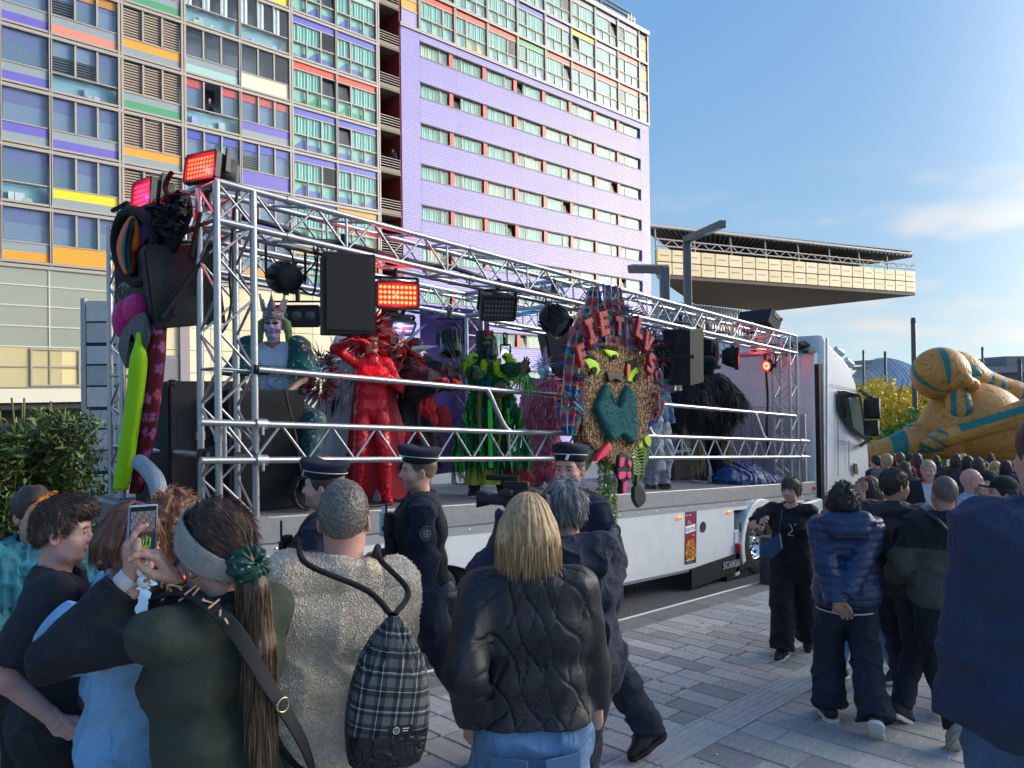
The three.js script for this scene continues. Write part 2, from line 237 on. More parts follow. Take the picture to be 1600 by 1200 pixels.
{
  const B = BLD; const LV = (k) => 8.3 + 2.76 * k;
  // shell
  Q('wall', mt([0.2, 0.21, 0.23], { r: 0.9 }), B, -58, -30.4, 1.5, 35, -14, -1.0);
  Q('wall', mt([0.2, 0.2, 0.21], { r: 0.9 }), B, -28.5, -0.05, -8, 34.9, -14, -0.9);
  Q('end_wall', mt([0.4, 0.38, 0.34], { r: 0.9 }), B, -0.05, 0.05, -8, 35, -14, 0.0);
  Q('wall', mt([0.05, 0.045, 0.045], { r: 0.9 }), B, -58, -30.4, -8, 1.5, -14, -2.2);
  const wavy = {}; const curtain = (w, h) => { const k = w.toFixed(2) + h.toFixed(2); if (!wavy[k]) { const g = new THREE.PlaneGeometry(w, h, Math.ceil(w / 0.05), 1), p = g.attributes.position; for (let i = 0; i < p.count; i++) p.setZ(i, 0.035 * Math.sin(p.getX(i) * 30) + 0.02 * Math.sin(p.getX(i) * 11 + 1)); g.computeVertexNormals(); wavy[k] = g; } return wavy[k]; };
  const hang = (w, x0, x1, y0, y1, m, z = -0.1) => { const o = M('curtain', curtain(x1 - x0, y1 - y0), m, w); o.position.set((x0 + x1) / 2, (y0 + y1) / 2, z); };
  const frame = (w, x0, x1, y0, y1, t = 0.05, m = FR) => M('frame', [bb(x0, x1, y0, y0 + t, -0.09, 0.02), bb(x0, x1, y1 - t, y1, -0.09, 0.02), bb(x0, x0 + t, y0 + t, y1 - t, -0.09, 0.02), bb(x1 - t, x1, y0 + t, y1 - t, -0.09, 0.02)], m, w);
  const tilt = (w, x0, x1, y0, y1) => { const g = sub('open_pane', w); Q('x', DARK, w, x0, x1, y0, y1, -0.3, -0.28).name = 'opening'; g.remove(); const o = M('open_pane', [bb(x0 + 0.03, x1 - 0.03, 0, y1 - y0 - 0.05, 0, 0.04)], GLB, w); w.remove(g); o.position.set(0, y0 + 0.03, -0.05); o.rotation.x = -0.16; };
  const cols = [-54.4, -51.25, -49.2, -46.07, -42.92, -39.76, -36.6, -33.5, -30.4];
  // slab edges: two rails and a dark joint
  for (let k = 0; k < 10; k++) { const y = LV(k); const o = M('floor_band', [bb(-58, -30.35, y - 0.2, y - 0.05, -0.05, 0.1), bb(-58, -30.35, y + 0.02, y + 0.13, -0.05, 0.07)], FR, B); Q('floor_joint', DARK, B, -58, -30.4, y - 0.05, y + 0.02, -0.08, 0.0); }
  cols.forEach((u, i) => { const t = i === 3 || i === 4 || i === 6 || i === 8 ? 0.13 : 0.07; M('mullion', [bb(u - t, u - 0.02, LV(-0.01), 35, -0.08, 0.085), bb(u + 0.02, u + t, LV(-0.01), 35, -0.08, 0.085)], FR, B); });
  const spandrel = (w, x0, x1, y0, y1, c, style) => {
    if (c === 'glass' || !c) { Q('pane', GLB, w, x0, x1, y0, y1, -0.03, -0.015); Q('spandrel', spm('teal'), w, x0, x1, y0, y1, -0.4, -0.38); for (let i = 0; i < 3; i++) { const a = rr(x0, x1 - 0.4); Q('clutter', mt([rr(0.3, 0.8), rr(0.35, 0.8), rr(0.35, 0.8)], { r: 0.8 }), w, a, a + rr(0.12, 0.4), y0, y0 + rr(0.15, 0.5), -0.3, -0.2); } return; }
    const f = style === 'top' ? 0.45 : 0.5; const cy = style === 'full' ? y1 : y0 + (y1 - y0) * f;
    if (style === 'top') { Q('colour_panel', spm(c), w, x0, x1, cy, y1, -0.06, -0.01); Q('spandrel', spm('grey'), w, x0, x1, y0, cy, -0.06, -0.012); } else { Q('colour_panel', spm(c), w, x0, x1, y0, cy, -0.06, -0.01); if (cy < y1) Q('spandrel', spm('grey'), w, x0, x1, cy, y1, -0.06, -0.012); }
  };
  const blindG = {}; const blind = (w, x0, x1, y0, y1, m) => { const k = (x1 - x0).toFixed(2) + (y1 - y0).toFixed(2); if (!blindG[k]) { const l = [], n = 9, h = (y1 - y0) / n; for (let i = 0; i < n; i++) { const g = bx(x1 - x0, h * 0.8, 0.012); g.rotateX(0.5); g.translate(0, (i + 0.5) * h, 0); l.push(g); } blindG[k] = merge(l); } const o = M('blind', blindG[k], m, w); o.position.set((x0 + x1) / 2, y0, -0.14); };
  const BL = [mt('#989cc0', { r: 0.5 }), mt('#a9b8c8', { r: 0.5 }), mt('#93a6b2', { r: 0.5 })];
  // bays with blinds, bays A and B
  const bayL = (x0, x1, k, n, c, o = {}) => {
    const w = sub('window', B), y0 = LV(k) + 0.15, y1 = LV(k + 1) - 0.22, ys = y0 + 0.84;
    spandrel(w, x0 + 0.09, x1 - 0.09, y0, ys - 0.03, c, o.style);
    const pw = (x1 - x0 - 0.18) / n; const bars = [bb(x0 + 0.07, x1 - 0.07, ys - 0.03, ys + 0.03, -0.06, 0.03)];
    for (let i = 0; i < n; i++) { const a = x0 + 0.09 + i * pw, b = a + pw; if (i) bars.push(bb(a - 0.045, a + 0.045, ys + 0.03, y1, -0.08, 0.05));
      if (o.open === i) { Q('opening', DARK, w, a, b, ys, y1, -0.9, -0.88); continue; }
      Q('pane', o.teal ? GLT : GLB, w, a + 0.04, b - 0.04, ys + 0.03, y1, -0.035, -0.02);
      if (o.top) Q('colour_panel', spm(o.top), w, a + 0.05, b - 0.05, y1 - 0.42, y1, -0.09, -0.06);
      if (o.curt) { const q = rnd(); hang(w, a + 0.05, a + pw * (q < 0.4 ? 0.95 : 0.45), ys, y1, CURW); } else if (o.dark && o.dark.includes(i)) { Q('opening', DARK, w, a + 0.04, b - 0.04, ys + 0.03, ys + 0.85, -0.2, -0.18); M('louvre', Array.from({ length: 6 }, (_, q) => bb(a + 0.04, b - 0.04, ys + 0.1 + q * 0.13, ys + 0.13 + q * 0.13, -0.17, -0.1)), FRD, w); blind(w, a + 0.05, b - 0.05, ys + 0.85, y1, BL[k % 2]); } else if (!o.plain) { blind(w, a + 0.05, b - 0.05, ys + 0.03 + (y1 - ys) * 0.55, y1 - (o.top ? 0.42 : 0), BL[0]); blind(w, a + 0.05, b - 0.05, ys + 0.03, ys + 0.03 + (y1 - ys) * 0.55, BL[1 + (i + k) % 2]); } }
    M('frame', bars, FR, w); return w;
  };
  // louvred bay C
  const LOU = mt('#a89a8e', { r: 0.6 }), LOUB = mt([0.05, 0.016, 0.012], { r: 0.8 });
  const bayC = (x0, x1, k, c) => {
    const w = sub('louvre_bay', B), y0 = LV(k) + 0.15, y1 = LV(k + 1) - 0.22, ys = y0 + 0.8; spandrel(w, x0 + 0.13, x1 - 0.13, y0, ys - 0.03, c, k % 2 ? 'low' : 'top');
    const pw = (x1 - x0 - 0.26) / 3, bars = [bb(x0 + 0.12, x1 - 0.12, ys - 0.03, ys + 0.03, -0.06, 0.03)];
    Q('recess', LOUB, w, x0 + 0.13, x1 - 0.13, ys + 0.03, y1, -0.32, -0.3);
    for (let i = 0; i < 3; i++) { const a = x0 + 0.13 + i * pw, b = a + pw; if (i) bars.push(bb(a - 0.045, a + 0.045, ys + 0.03, y1, -0.08, 0.05)); const l = []; for (let q = 0; q < 11; q++) { const g = bx(b - a - 0.08, 0.07, 0.015); g.rotateX(0.35); g.translate((a + b) / 2, ys + 0.09 + q * (y1 - ys - 0.06) / 11, -0.07); l.push(g); } M('louvre', l, LOU, w); }
    M('frame', bars, FR, w);
  };
  // bay with a colour band on top, a large and a small pane, and three low panes
  const bayE = (x0, x1, y, h, c, o = {}) => {
    const w = sub('window', B), y0 = y + 0.13, y1 = y + h - 0.2, yb = y1 - 0.42, ys = y0 + 0.9, W = x1 - x0 - 0.2, a0 = x0 + 0.1, fl = o.flip, xs = fl ? a0 + W * 0.33 : a0 + W * 0.67;
    Q('colour_panel', spm(c || 'grey'), w, a0, a0 + W, yb + 0.03, y1, -0.06, -0.005);
    const bars = [bb(a0, a0 + W, yb - 0.03, yb + 0.03, -0.08, 0.03), bb(a0, a0 + W, ys - 0.04, ys + 0.04, -0.08, 0.03), bb(xs - 0.05, xs + 0.05, ys + 0.04, yb - 0.03, -0.08, 0.03), bb(a0 + W / 3 - 0.035, a0 + W / 3 + 0.035, y0, ys - 0.04, -0.08, 0.03), bb(a0 + W * 2 / 3 - 0.035, a0 + W * 2 / 3 + 0.035, y0, ys - 0.04, -0.08, 0.03)];
    const L = fl ? [xs, a0 + W] : [a0, xs], R = fl ? [a0, xs] : [xs, a0 + W];
    Q('pane', GLT, w, L[0] + 0.04, L[1] - 0.04, ys, yb, -0.035, -0.02);
    if (o.curt !== 0) hang(w, L[0] + 0.03, L[1] - 0.03, ys, yb, CURT, -0.1);
    if (o.open) tilt(w, R[0] + 0.05, R[1] - 0.05, ys + 0.05, yb - 0.04); else { Q('pane', GLT, w, R[0] + 0.05, R[1] - 0.05, ys, yb, -0.035, -0.02); if (rnd() < 0.6) hang(w, R[0] + 0.05, R[1] - 0.05, ys, yb, CURT, -0.1); }
    for (let i = 0; i < 3; i++) { const a = a0 + i * W / 3, b = a + W / 3; Q('pane', GLT, w, a + 0.035, b - 0.035, y0, ys - 0.04, -0.035, -0.02);
      const lo = o.low || 'purple', arc = (i + (o.flip ? 1 : 0) + Math.round(y)) % 3; const pts = [[0, 0], [W / 3, 0]]; for (let q = 0; q <= 8; q++) { const t = 1 - q / 8; pts.push([t * W / 3, 0.42 + (arc ? 0.28 * Math.cos(t * 3.1 + arc * 1.6) : 0)]); } const g = ext(pts, 0.01); const s = M('lower_panel', g, spm(lo), w); s.position.set(a, y0, -0.16);
      Q('lining', CURT, w, a + 0.02, b - 0.02, y0, ys, -0.2, -0.18); }
    M('frame', bars, FR, w); return w;
  };
  const A = [['purple'], ['orange', 'low', [1], 'orange'], ['purple'], ['glass'], ['purple'], ['purple'], ['orange']];
  // columns: rows counted from the lowest band (k = 0 just above the plain glass)
  const colA = ['orange', 'glass', 'purple', 'purple', 'purple', 'green', 'purple', 'green', 'orange'], colB = ['orange', 'yellow', 'purple', 'glass', 'rose', 'green', 'orange', 'purple', 'green'];
  for (let k = 0; k < 9; k++) {
    bayL(-54.3, -51.25, k, 2, colA[(k + 3) % 9], { style: 'low' });
    bayL(-51.25, -49.2, k, 1, colA[k], { style: k === 2 ? 'top' : 'low' });
    bayL(-49.2, -46.07, k, 3, colB[k], { style: k === 0 ? 'full' : k === 1 ? 'top' : 'low', dark: k === 3 ? [0, 1] : k === 4 ? [0] : null, top: k === 4 ? 'orange' : null });
    bayC(-46.07, -42.92, k, ['cream', 'cream', 'orange', 'green', 'orange', 'green', 'grey', 'orange', 'green'][k]);
    bayL(-42.92, -39.76, k, 3, ['purple', 'glass', 'glass', 'glass', 'teal', 'glass', 'sky', 'glass', 'teal'][k], { top: k === 3 ? 'red' : k === 2 ? 'blue' : null, curt: k > 4, plain: k === 4, open: k === 3 ? 1 : -1, style: 'low' });
    bayL(-39.76, -36.6, k, 3, ['orange', 'purple', 'purple', 'purple', 'cream', 'glass', 'yellow', 'grey', 'teal'][k], { top: k === 3 ? 'red' : k === 2 ? 'blue' : null, curt: k > 4, plain: k === 4, dark: k === 2 ? [0] : null, style: k === 4 ? 'full' : k === 3 ? 'top' : 'full' });
    bayE(-36.6, -33.5, LV(k), 2.76, ['orange', 'blue', 'blue', 'blue', 'red', 'blue', 'teal', 'blue', 'green'][k], { open: k === 4 || k === 6, low: k === 4 ? 'green' : k === 1 ? 'green' : 'purple' });
    bayE(-33.5, -30.4, LV(k), 2.76, ['blue', 'orange', 'blue', 'blue', 'red', 'blue', 'teal', 'blue', 'green'][k], { flip: 1, open: k === 4 || k === 3, low: k === 4 ? 'green' : k === 1 ? 'orange' : 'purple' });
  }
  // plain glass storeys under bays A and B
  for (let r = 0; r < 6; r++) { const w = sub('window', B), y0 = 2.55 + r * 0.95; const us = [-57, -49.3, -46.3, -45.4]; for (let i = 0; i < 3; i++) { Q('pane', mt(r < 2 ? '#b7ab83' : '#8f9488', { r: 0.12 }), w, us[i] + 0.02, us[i + 1] - 0.02, y0 + 0.03, y0 + 0.92, -0.05, -0.02); if (r < 2 && i) Q('painted_lit_panel', mt('#cfc18e', { r: 0.3 }), w, us[i] + 0.5, us[i] + 1.6, y0 + 0.1, y0 + 0.85, -0.02, -0.012); } M('frame', [bb(-57, -45.4, y0 - 0.03, y0 + 0.03, -0.05, 0.02), ...us.slice(1, 3).map((u) => bb(u - 0.03, u + 0.03, y0 + 0.03, y0 + 0.92, -0.05, 0.012))], r < 2 ? FRD : mt('#b9b6ac', { r: 0.5 }), w); }  // two lowest rows: light of the rooms behind is put into the colour
  Q('fascia', mt('#c9c2b0', { r: 0.6 }), B, -57, -45.4, 1.85, 2.5, -0.2, 0.03); Q('fascia_joint', DARK, B, -58, -45.4, 1.55, 1.85, -0.6, -0.3);
  // open doorway frame in the plain glass
  M('door_frame', [bb(-50.1, -48.0, 2.6, 2.68, 0, 0.06), bb(-50.1, -48.0, 4.3, 4.38, 0, 0.06), bb(-50.1, -50.02, 2.68, 4.3, 0, 0.06), bb(-48.08, -48.0, 2.68, 4.3, 0, 0.06)], FR, B);
  // lower storeys to the right: pale panels, a grey louvre door and pilasters
  const cream = ['#d9cda9', '#d2c6a2', '#ddd3b4'].map((c) => mt(c, { r: 0.7, g: 'rough', gl: 0.85 }));
  for (let i = 0; i < 12; i++) for (let r = 0; r < 8; r++) { const x = -45.3 + i * 1.25; M('facade_panel', bb(x + 0.012, x + 1.238, -1.5 + r * 1.2 + 0.012, -0.3 + r * 1.2 - 0.012, -0.3, -0.02, 0.01), cream[(i * 7 + r * 3) % 3], B); }
  M('louvre_door', [bb(-44.6, -43.2, 0, 4.2, -0.02, 0.03), ...Array.from({ length: 26 }, (_, q) => bb(-44.5, -43.3, 0.1 + q * 0.155, 0.2 + q * 0.155, 0.03, 0.07))], mt('#77747a', { r: 0.6 }), B);
  for (const u of [-43.0, -31.0, -28.8]) Q('pilaster', mt(u < -40 ? '#8d8288' : '#8c4c40', { r: 0.7 }), B, u - 0.25, u + 0.25, -4, u < -40 ? 7.6 : 10.5, -0.02, 0.14);
  // loggia slot with balconies
  Q('loggia_back', mt('#4a1d1b', { r: 0.9 }), B, -30.4, -28.5, 0, 35, -2.6, -2.5); Q('loggia_side', mt('#6e2a26', { r: 0.8 }), B, -28.62, -28.5, 0, 35, -2.5, -0.02); Q('loggia_side', mt('#6e2a26', { r: 0.8 }), B, -30.42, -30.33, 0, 35, -2.5, -0.1);
  for (let k = 0; k < 10; k++) { const b = sub('balcony', B), y = LV(k) - 0.1; Q('floor_slab', mt('#6b6258', { r: 0.8 }), b, -30.33, -28.6, y, y + 0.14, -2.5, 0.05); Q('apron', mt('#857b70', { r: 0.8 }), b, -30.33, -28.6, y + 0.14, y + 0.42, -0.08, -0.02); M('railing', [0.55, 0.72, 0.88, 1.05].map((h) => bb(-30.33, -28.6, y + h, y + h + 0.035, -0.06, -0.02)), FR, b); }
  // purple corrugated wall with ribbon windows
  const corr = (w, h) => { const n = Math.max(2, Math.round(h / 0.15)), p = []; for (let i = 0; i < n; i++) { const y = i * h / n, s = h / n; p.push([0, y], [0.03, y + s * 0.2], [0.03, y + s * 0.55], [0, y + s * 0.75]); } p.push([0, h]); const pos = [], idx = []; p.forEach((q) => pos.push(0, q[1], q[0], w, q[1], q[0])); for (let i = 0; i < p.length - 1; i++) { const a = i * 2; idx.push(a, a + 1, a + 2, a + 1, a + 3, a + 2); } const g = new THREE.BufferGeometry(); g.setAttribute('position', new THREE.Float32BufferAttribute(pos, 3)); g.setIndex(idx); const q = g.toNonIndexed(); q.computeVertexNormals(); return q; };
  const PUR = [mt([0.31, 0.285, 0.63], { r: 0.55, m: 0.1, g: 'rough', gl: 0.9, ts: 3 }), mt([0.325, 0.3, 0.64], { r: 0.57, m: 0.1, g: 'rough', gl: 0.9, ts: 3 }), mt([0.30, 0.272, 0.62], { r: 0.53, m: 0.1, g: 'rough', gl: 0.9, ts: 3 })];
  const cg = {}; const clad = (x0, x1, y0, y1) => { const k = (x1 - x0).toFixed(2) + '_' + (y1 - y0).toFixed(2); cg[k] = cg[k] || corr(x1 - x0 - 0.015, y1 - y0); const o = M('cladding_panel', cg[k], PUR[Math.floor(rnd() * 3)], B); o.position.set(x0, y0, 0); };
  const TOP = 26.75, FS = 2.8, WH = 1.08; const seams = [-26.9, -23.6, -17.1, -10.6, -4.2, -1.35];
  Q('purple_wall', mt([0.2, 0.17, 0.45], { r: 0.8 }), B, -28.5, -26.9, -4, TOP, -0.5, -0.01); Q('purple_wall', mt([0.2, 0.17, 0.45], { r: 0.8 }), B, -1.35, 0, -4, TOP, -0.5, -0.01);
  const tops = []; for (let k = 0; k < 10; k++) tops.push(26.12 - FS * k);
  const bounds = [TOP]; tops.forEach((t) => bounds.push(t, t - WH)); bounds.push(-4);
  for (let i = 0; i < bounds.length; i += 2) for (let s = 0; s < 5; s++) clad(seams[s], seams[s + 1], bounds[i + 1], bounds[i]);
  for (let k = 0; k < 11; k++) { const y1 = k ? tops[k - 1] : TOP, y0 = k < 10 ? tops[k] : -4; clad(-28.5, -26.9, y0, y1); clad(-1.35, 0, y0, y1); }
  const red = mt('#b3312a', { r: 0.5 });
  tops.forEach((t, k) => {
    Q('lintel', mt([0.04, 0.035, 0.05], { r: 0.6 }), B, -26.9, -1.35, t - 0.08, t + 0.005, -0.3, 0.035); Q('sill', FRD, B, -26.9, -1.35, t - WH - 0.02, t - WH + 0.05, -0.3, 0.05);
    for (let b = 0; b < 8; b++) { const x0 = b ? -27.3 + b * 3.235 + 0.18 : -26.9, x1 = Math.min(-27.3 + (b + 1) * 3.235 - 0.18, -1.35), y0 = t - WH + 0.05, y1 = t - 0.08; if (x1 - x0 < 0.5) continue;
      if (b < 7) Q('red_panel', red, B, x1, x1 + 0.36, y0, y1, -0.2, -0.03);
      const w = sub('window', B), xm = b % 2 ? x0 + (x1 - x0) * 0.3 : x0 + (x1 - x0) * 0.7; const big = b % 2 ? [xm, x1] : [x0, xm], sml = b % 2 ? [x0, xm] : [xm, x1];
      Q('pane', GLT, w, big[0], big[1], y0, y1, -0.16, -0.145); hang(w, big[0], big[1], y0, y1, (b + k) % 5 ? CURT : CURC, -0.32);
      if ((b * 5 + k * 3) % 7 === 1) { Q('opening', DARK, w, sml[0], sml[1], y0, y1, -0.5, -0.48); const o = M('open_pane', bb(sml[0] + 0.03, sml[1] - 0.03, 0, y1 - y0 - 0.04, 0, 0.04), GLT, w); o.position.set(0, y0 + 0.02, -0.2); o.rotation.x = -0.2; } else { Q('pane', GLT, w, sml[0], sml[1], y0, y1, -0.16, -0.145); hang(w, sml[0], sml[1], y0, y1, CURT, -0.3); }
      M('frame', [bb(xm - 0.04, xm + 0.04, y0, y1, -0.2, -0.12), bb(x0, x1, y0, y0 + 0.04, -0.2, -0.13), bb(x0, x1, y1 - 0.04, y1, -0.2, -0.13)], FR, w); }
  });
  // three storeys of coloured bays above the purple wall
  const cR = [['grey', 'red', 'red', 'red', 'green', 'red', 'red', 'red', 'red'], ['grey', 'mauve', 'red', 'mauve', 'blue', 'mauve', 'yellow', 'mauve', 'red'], ['grey', 'teal', 'green', 'mauve', 'mauve', 'mauve', 'grey', 'mauve', 'mauve']];
  for (let r = 0; r < 3; r++) { const y = TOP + r * 2.82; M('floor_band', [bb(-28.6, 0.05, y - 0.12, y, -0.05, 0.14), bb(-28.6, 0.05, y + 0.04, y + 0.12, -0.05, 0.1)], FR, B); Q('floor_joint', DARK, B, -28.5, 0, y, y + 0.04, -0.05, 0.05);
    { const w = sub('window', B); spandrel(w, -28.4, -26.95, y + 0.15, y + 1.1, 'mauve', 'full'); Q('colour_panel', spm('orange'), w, -28.4, -26.95, y + 1.2, y + 2.5, -0.06, -0.01); M('frame', [bb(-28.4, -26.95, y + 1.1, y + 1.2, -0.06, 0.03), bb(-28.4, -26.95, y + 1.8, y + 1.86, -0.06, 0.03)], FR, w); }
    for (let b = 0; b < 8; b++) { const x0 = -26.9 + b * 3.19; bayE(x0, x0 + 3.19, y, 2.82, cR[r][b + 1], { flip: b % 2, open: (b * 3 + r * 2) % 5 === 2, low: b === 1 && r === 0 ? 'orange' : b === 0 && r === 0 ? 'sky' : 'mauve' }); M('mullion', [bb(x0 - 0.1, x0 - 0.02, y, y + 2.82, -0.08, 0.09), bb(x0 + 0.02, x0 + 0.1, y, y + 2.82, -0.08, 0.09)], FR, B); }
    const w = sub('window', B); Q('colour_panel', spm(r === 0 ? 'red' : 'orange'), w, -1.3, -0.1, y + 1.1, y + 2.1, -0.06, -0.01); Q('spandrel', mt('#8a7f6c', { r: 0.5 }), w, -1.3, -0.1, y + 0.15, y + 1.05, -0.06, -0.01); Q('pane', GLT, w, -1.3, -0.1, y + 2.1, y + 2.65, -0.05, -0.02); M('mullion', [bb(-1.45, -1.32, y, y + 2.82, -0.08, 0.09), bb(-0.1, 0.06, y, y + 2.82, -0.08, 0.09)], FR, B); }
  Q('parapet', FR, B, -58, 0.15, 35.1, 35.5, -14.2, 0.2);
  // pergola and antenna on the roof
  { const g = sub('roof_pergola', B); const st = mt('#3f4a58', { r: 0.5, m: 0.4 }); M('slats', Array.from({ length: 14 }, (_, i) => bb(-9, 0.6, 38.1, 38.18, -2.2 - i * 0.55, -2.05 - i * 0.55)), st, g); M('beam', [bb(-9, 1.4, 37.85, 38.08, -2.4, -2.25), bb(-9, 1.4, 37.85, 38.08, -7, -6.85)], st, g); for (const x of [-8, -4, 0]) M('post', [bb(x, x + 0.15, 35.4, 37.9, -2.4, -2.25)], st, g); M('antenna', [bb(-1.4, -1.34, 35.4, 37, -0.8, -0.74), bb(-1.9, -0.8, 36.5, 36.56, -0.8, -0.74), bb(-1.9, -1.8, 36.2, 36.8, -0.8, -0.74), bb(-0.9, -0.8, 36.2, 36.8, -0.8, -0.74)], mt([0.6, 0.62, 0.62], { r: 0.4 }), g); }
  // balconies on the end wall
  for (let k = 0; k < 12; k++) { const y = 32.2 - k * 2.82, b = sub('balcony', B); Q('floor_slab', FRD, b, 0.05, 0.95, y - 0.15, y, -6, -1.2); M('railing', [...[0.35, 0.7, 1.05].map((h) => bb(0.9, 0.94, y + h, y + h + 0.05, -6, -1.2)), ...[0.35, 0.7, 1.05].map((h) => bb(0.05, 0.92, y + h, y + h + 0.05, -1.24, -1.2)), bb(0.88, 0.95, y, y + 1.1, -1.27, -1.2), bb(0.88, 0.95, y, y + 1.1, -3.5, -3.43)], mt([0.1, 0.1, 0.105], { r: 0.5 }), b); }
}
// ---- row of houses across the square (behind and right of the viewer): they keep the sun off the street ----
{ const t = T('row_building', 'long plain stone row of houses closing the other side of the square', 'building', V(61, -2, 27)); Q('wall', mt([0.42, 0.38, 0.33], { r: 0.9 }), t, -37, 37, -4, 13.6, -7, 7); M('roof', bb(-37.5, 37.5, 13.6, 14.4, -7.4, 7.4, 0.2), mt([0.12, 0.12, 0.13], { r: 0.8 }), t); for (let r = 0; r < 3; r++) for (let i = 0; i < 18; i++) Q('window', mt([0.05, 0.06, 0.07], { r: 0.1 }), t, -36 + i * 4, -34.4 + i * 4, 2 + r * 3.7, 4.2 + r * 3.7, -7.06, -6.98); }
// ---- cantilevered hall ----
{
  const t = T('cantilever_building', 'pale panelled building jutting out on a dark soffit under a slatted canopy', 'building'); const y0 = 14, y1 = 16.8;
  const A = P(1026, 434, 79.5), Bp = P(1430, 456, 98), C = P(1195, 483, 116), D = P(1085, 472, 104), up = (p, y) => V(p.x, y, p.z); const E0 = P(1000, 450, 88);
  const prism = (pts, a, b) => loft([pts.map((p) => up(p, a)), pts.map((p) => up(p, b))], true, true).toNonIndexed();
  const flat = (g) => { g.computeVertexNormals(); return g; };
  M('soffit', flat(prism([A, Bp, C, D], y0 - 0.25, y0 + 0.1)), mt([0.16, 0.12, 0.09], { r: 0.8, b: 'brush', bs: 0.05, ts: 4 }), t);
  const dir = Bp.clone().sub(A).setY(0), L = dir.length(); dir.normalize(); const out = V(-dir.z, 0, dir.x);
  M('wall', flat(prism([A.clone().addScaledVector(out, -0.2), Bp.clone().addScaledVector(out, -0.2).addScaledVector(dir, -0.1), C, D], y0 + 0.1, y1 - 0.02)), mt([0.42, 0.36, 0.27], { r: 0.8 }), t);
  const yaw = Math.atan2(out.x, out.z), g = new RoundedBoxGeometry(1, 1, 0.2, 1, 0.03), n = 21; const tn = ['#efd9ac', '#ead2a3', '#f1ddb6'].map((c) => mt(c, { r: 0.6 }));
  for (let i = 0; i < n; i++) for (let r = 0; r < 2; r++) { const o = new THREE.Mesh(g, tn[(i * 5 + r) % 3]); o.name = 'facade_panel'; const q = A.clone().addScaledVector(dir, (i + 0.5) * L / n); o.position.set(q.x, y0 + 0.1 + (r + 0.5) * (y1 - y0 - 0.1) / 2, q.z); o.scale.set(L / n - 0.12, (y1 - y0 - 0.1) / 2 - 0.1, 1); o.rotation.y = yaw; o.castShadow = o.receiveShadow = true; t.add(o); const bar = new THREE.Mesh(UB, FRD); bar.name = 'slot'; bar.position.copy(o.position).addScaledVector(out, 0.11); bar.scale.set(L / n * 0.6, 0.07, 0.03); bar.rotation.y = yaw; if (i % 2) bar.position.y += 0.1; t.add(bar); }
  const canopy = [A.clone().addScaledVector(dir, -2), Bp.clone().addScaledVector(dir, -1).addScaledVector(out, 0.4), C.clone(), D.clone()].map((p, i) => p); const sl = [], cm = mt([0.14, 0.145, 0.15], { r: 0.7 });
  for (let i = 0; i < 60; i++) { const a = canopy[0].clone().lerp(canopy[1], i / 59), b = canopy[3].clone().lerp(canopy[2], i / 59); sl.push(tb(up(a, 19.0 - i * 0.006), up(b, 18.8 - i * 0.006), 0.16, 4)); }
  M('canopy_slats', sl, cm, t); M('canopy_roof', flat(prism(canopy, 19.2, 19.3)), mt([0.25, 0.25, 0.25], { r: 0.8 }), t); M('canopy_edge', [tb(up(canopy[0], 19.1), up(canopy[1], 18.9), 0.18, 6)], mt([0.5, 0.48, 0.46], { r: 0.6 }), t);
  const tr = [tb(up(A, 17.1), up(Bp, 17.1), 0.09, 5), tb(up(A, 17.8), up(Bp, 17.6), 0.09, 5)]; for (let i = 0; i < 40; i++) { const a = A.clone().lerp(Bp, i / 40), b = A.clone().lerp(Bp, (i + 1) / 40); tr.push(tb(up(a, i % 2 ? 17.1 : 17.8), up(b, i % 2 ? 17.8 : 17.1), 0.06, 4)); if (i % 5 === 0) tr.push(tb(up(a, 16.8), up(a.clone().addScaledVector(out, -0.2), 19.0), 0.1, 5)); } M('canopy_truss', tr, mt([0.45, 0.4, 0.38], { r: 0.6 }), t);
  const W0 = P(1036, 540, 100), W1 = P(1190, 540, 118); const ws = [tb(up(W0, -6), up(W0, 14), 0.3, 4)]; for (let i = 0; i < 36; i++) { const a = W0.clone().lerp(W1, i / 35); ws.push(tb(up(a, -6), up(a, 13.9), 0.12, 4)); } for (let y = -4; y < 13; y += 2.6) ws.push(tb(up(W0, y), up(W1, y), 0.12, 4)); M('grid', ws, mt([0.55, 0.53, 0.48], { r: 0.6 }), t); const back = [W0, W1, W1.clone().add(V(-8, 0, -10)), W0.clone().add(V(-8, 0, -10))].map((p) => p.clone().add(V(-0.4, 0, -0.5))); M('glazing', flat(prism(back, -6, 13.9)), mt([0.42, 0.43, 0.42], { r: 0.3 }), t);
}
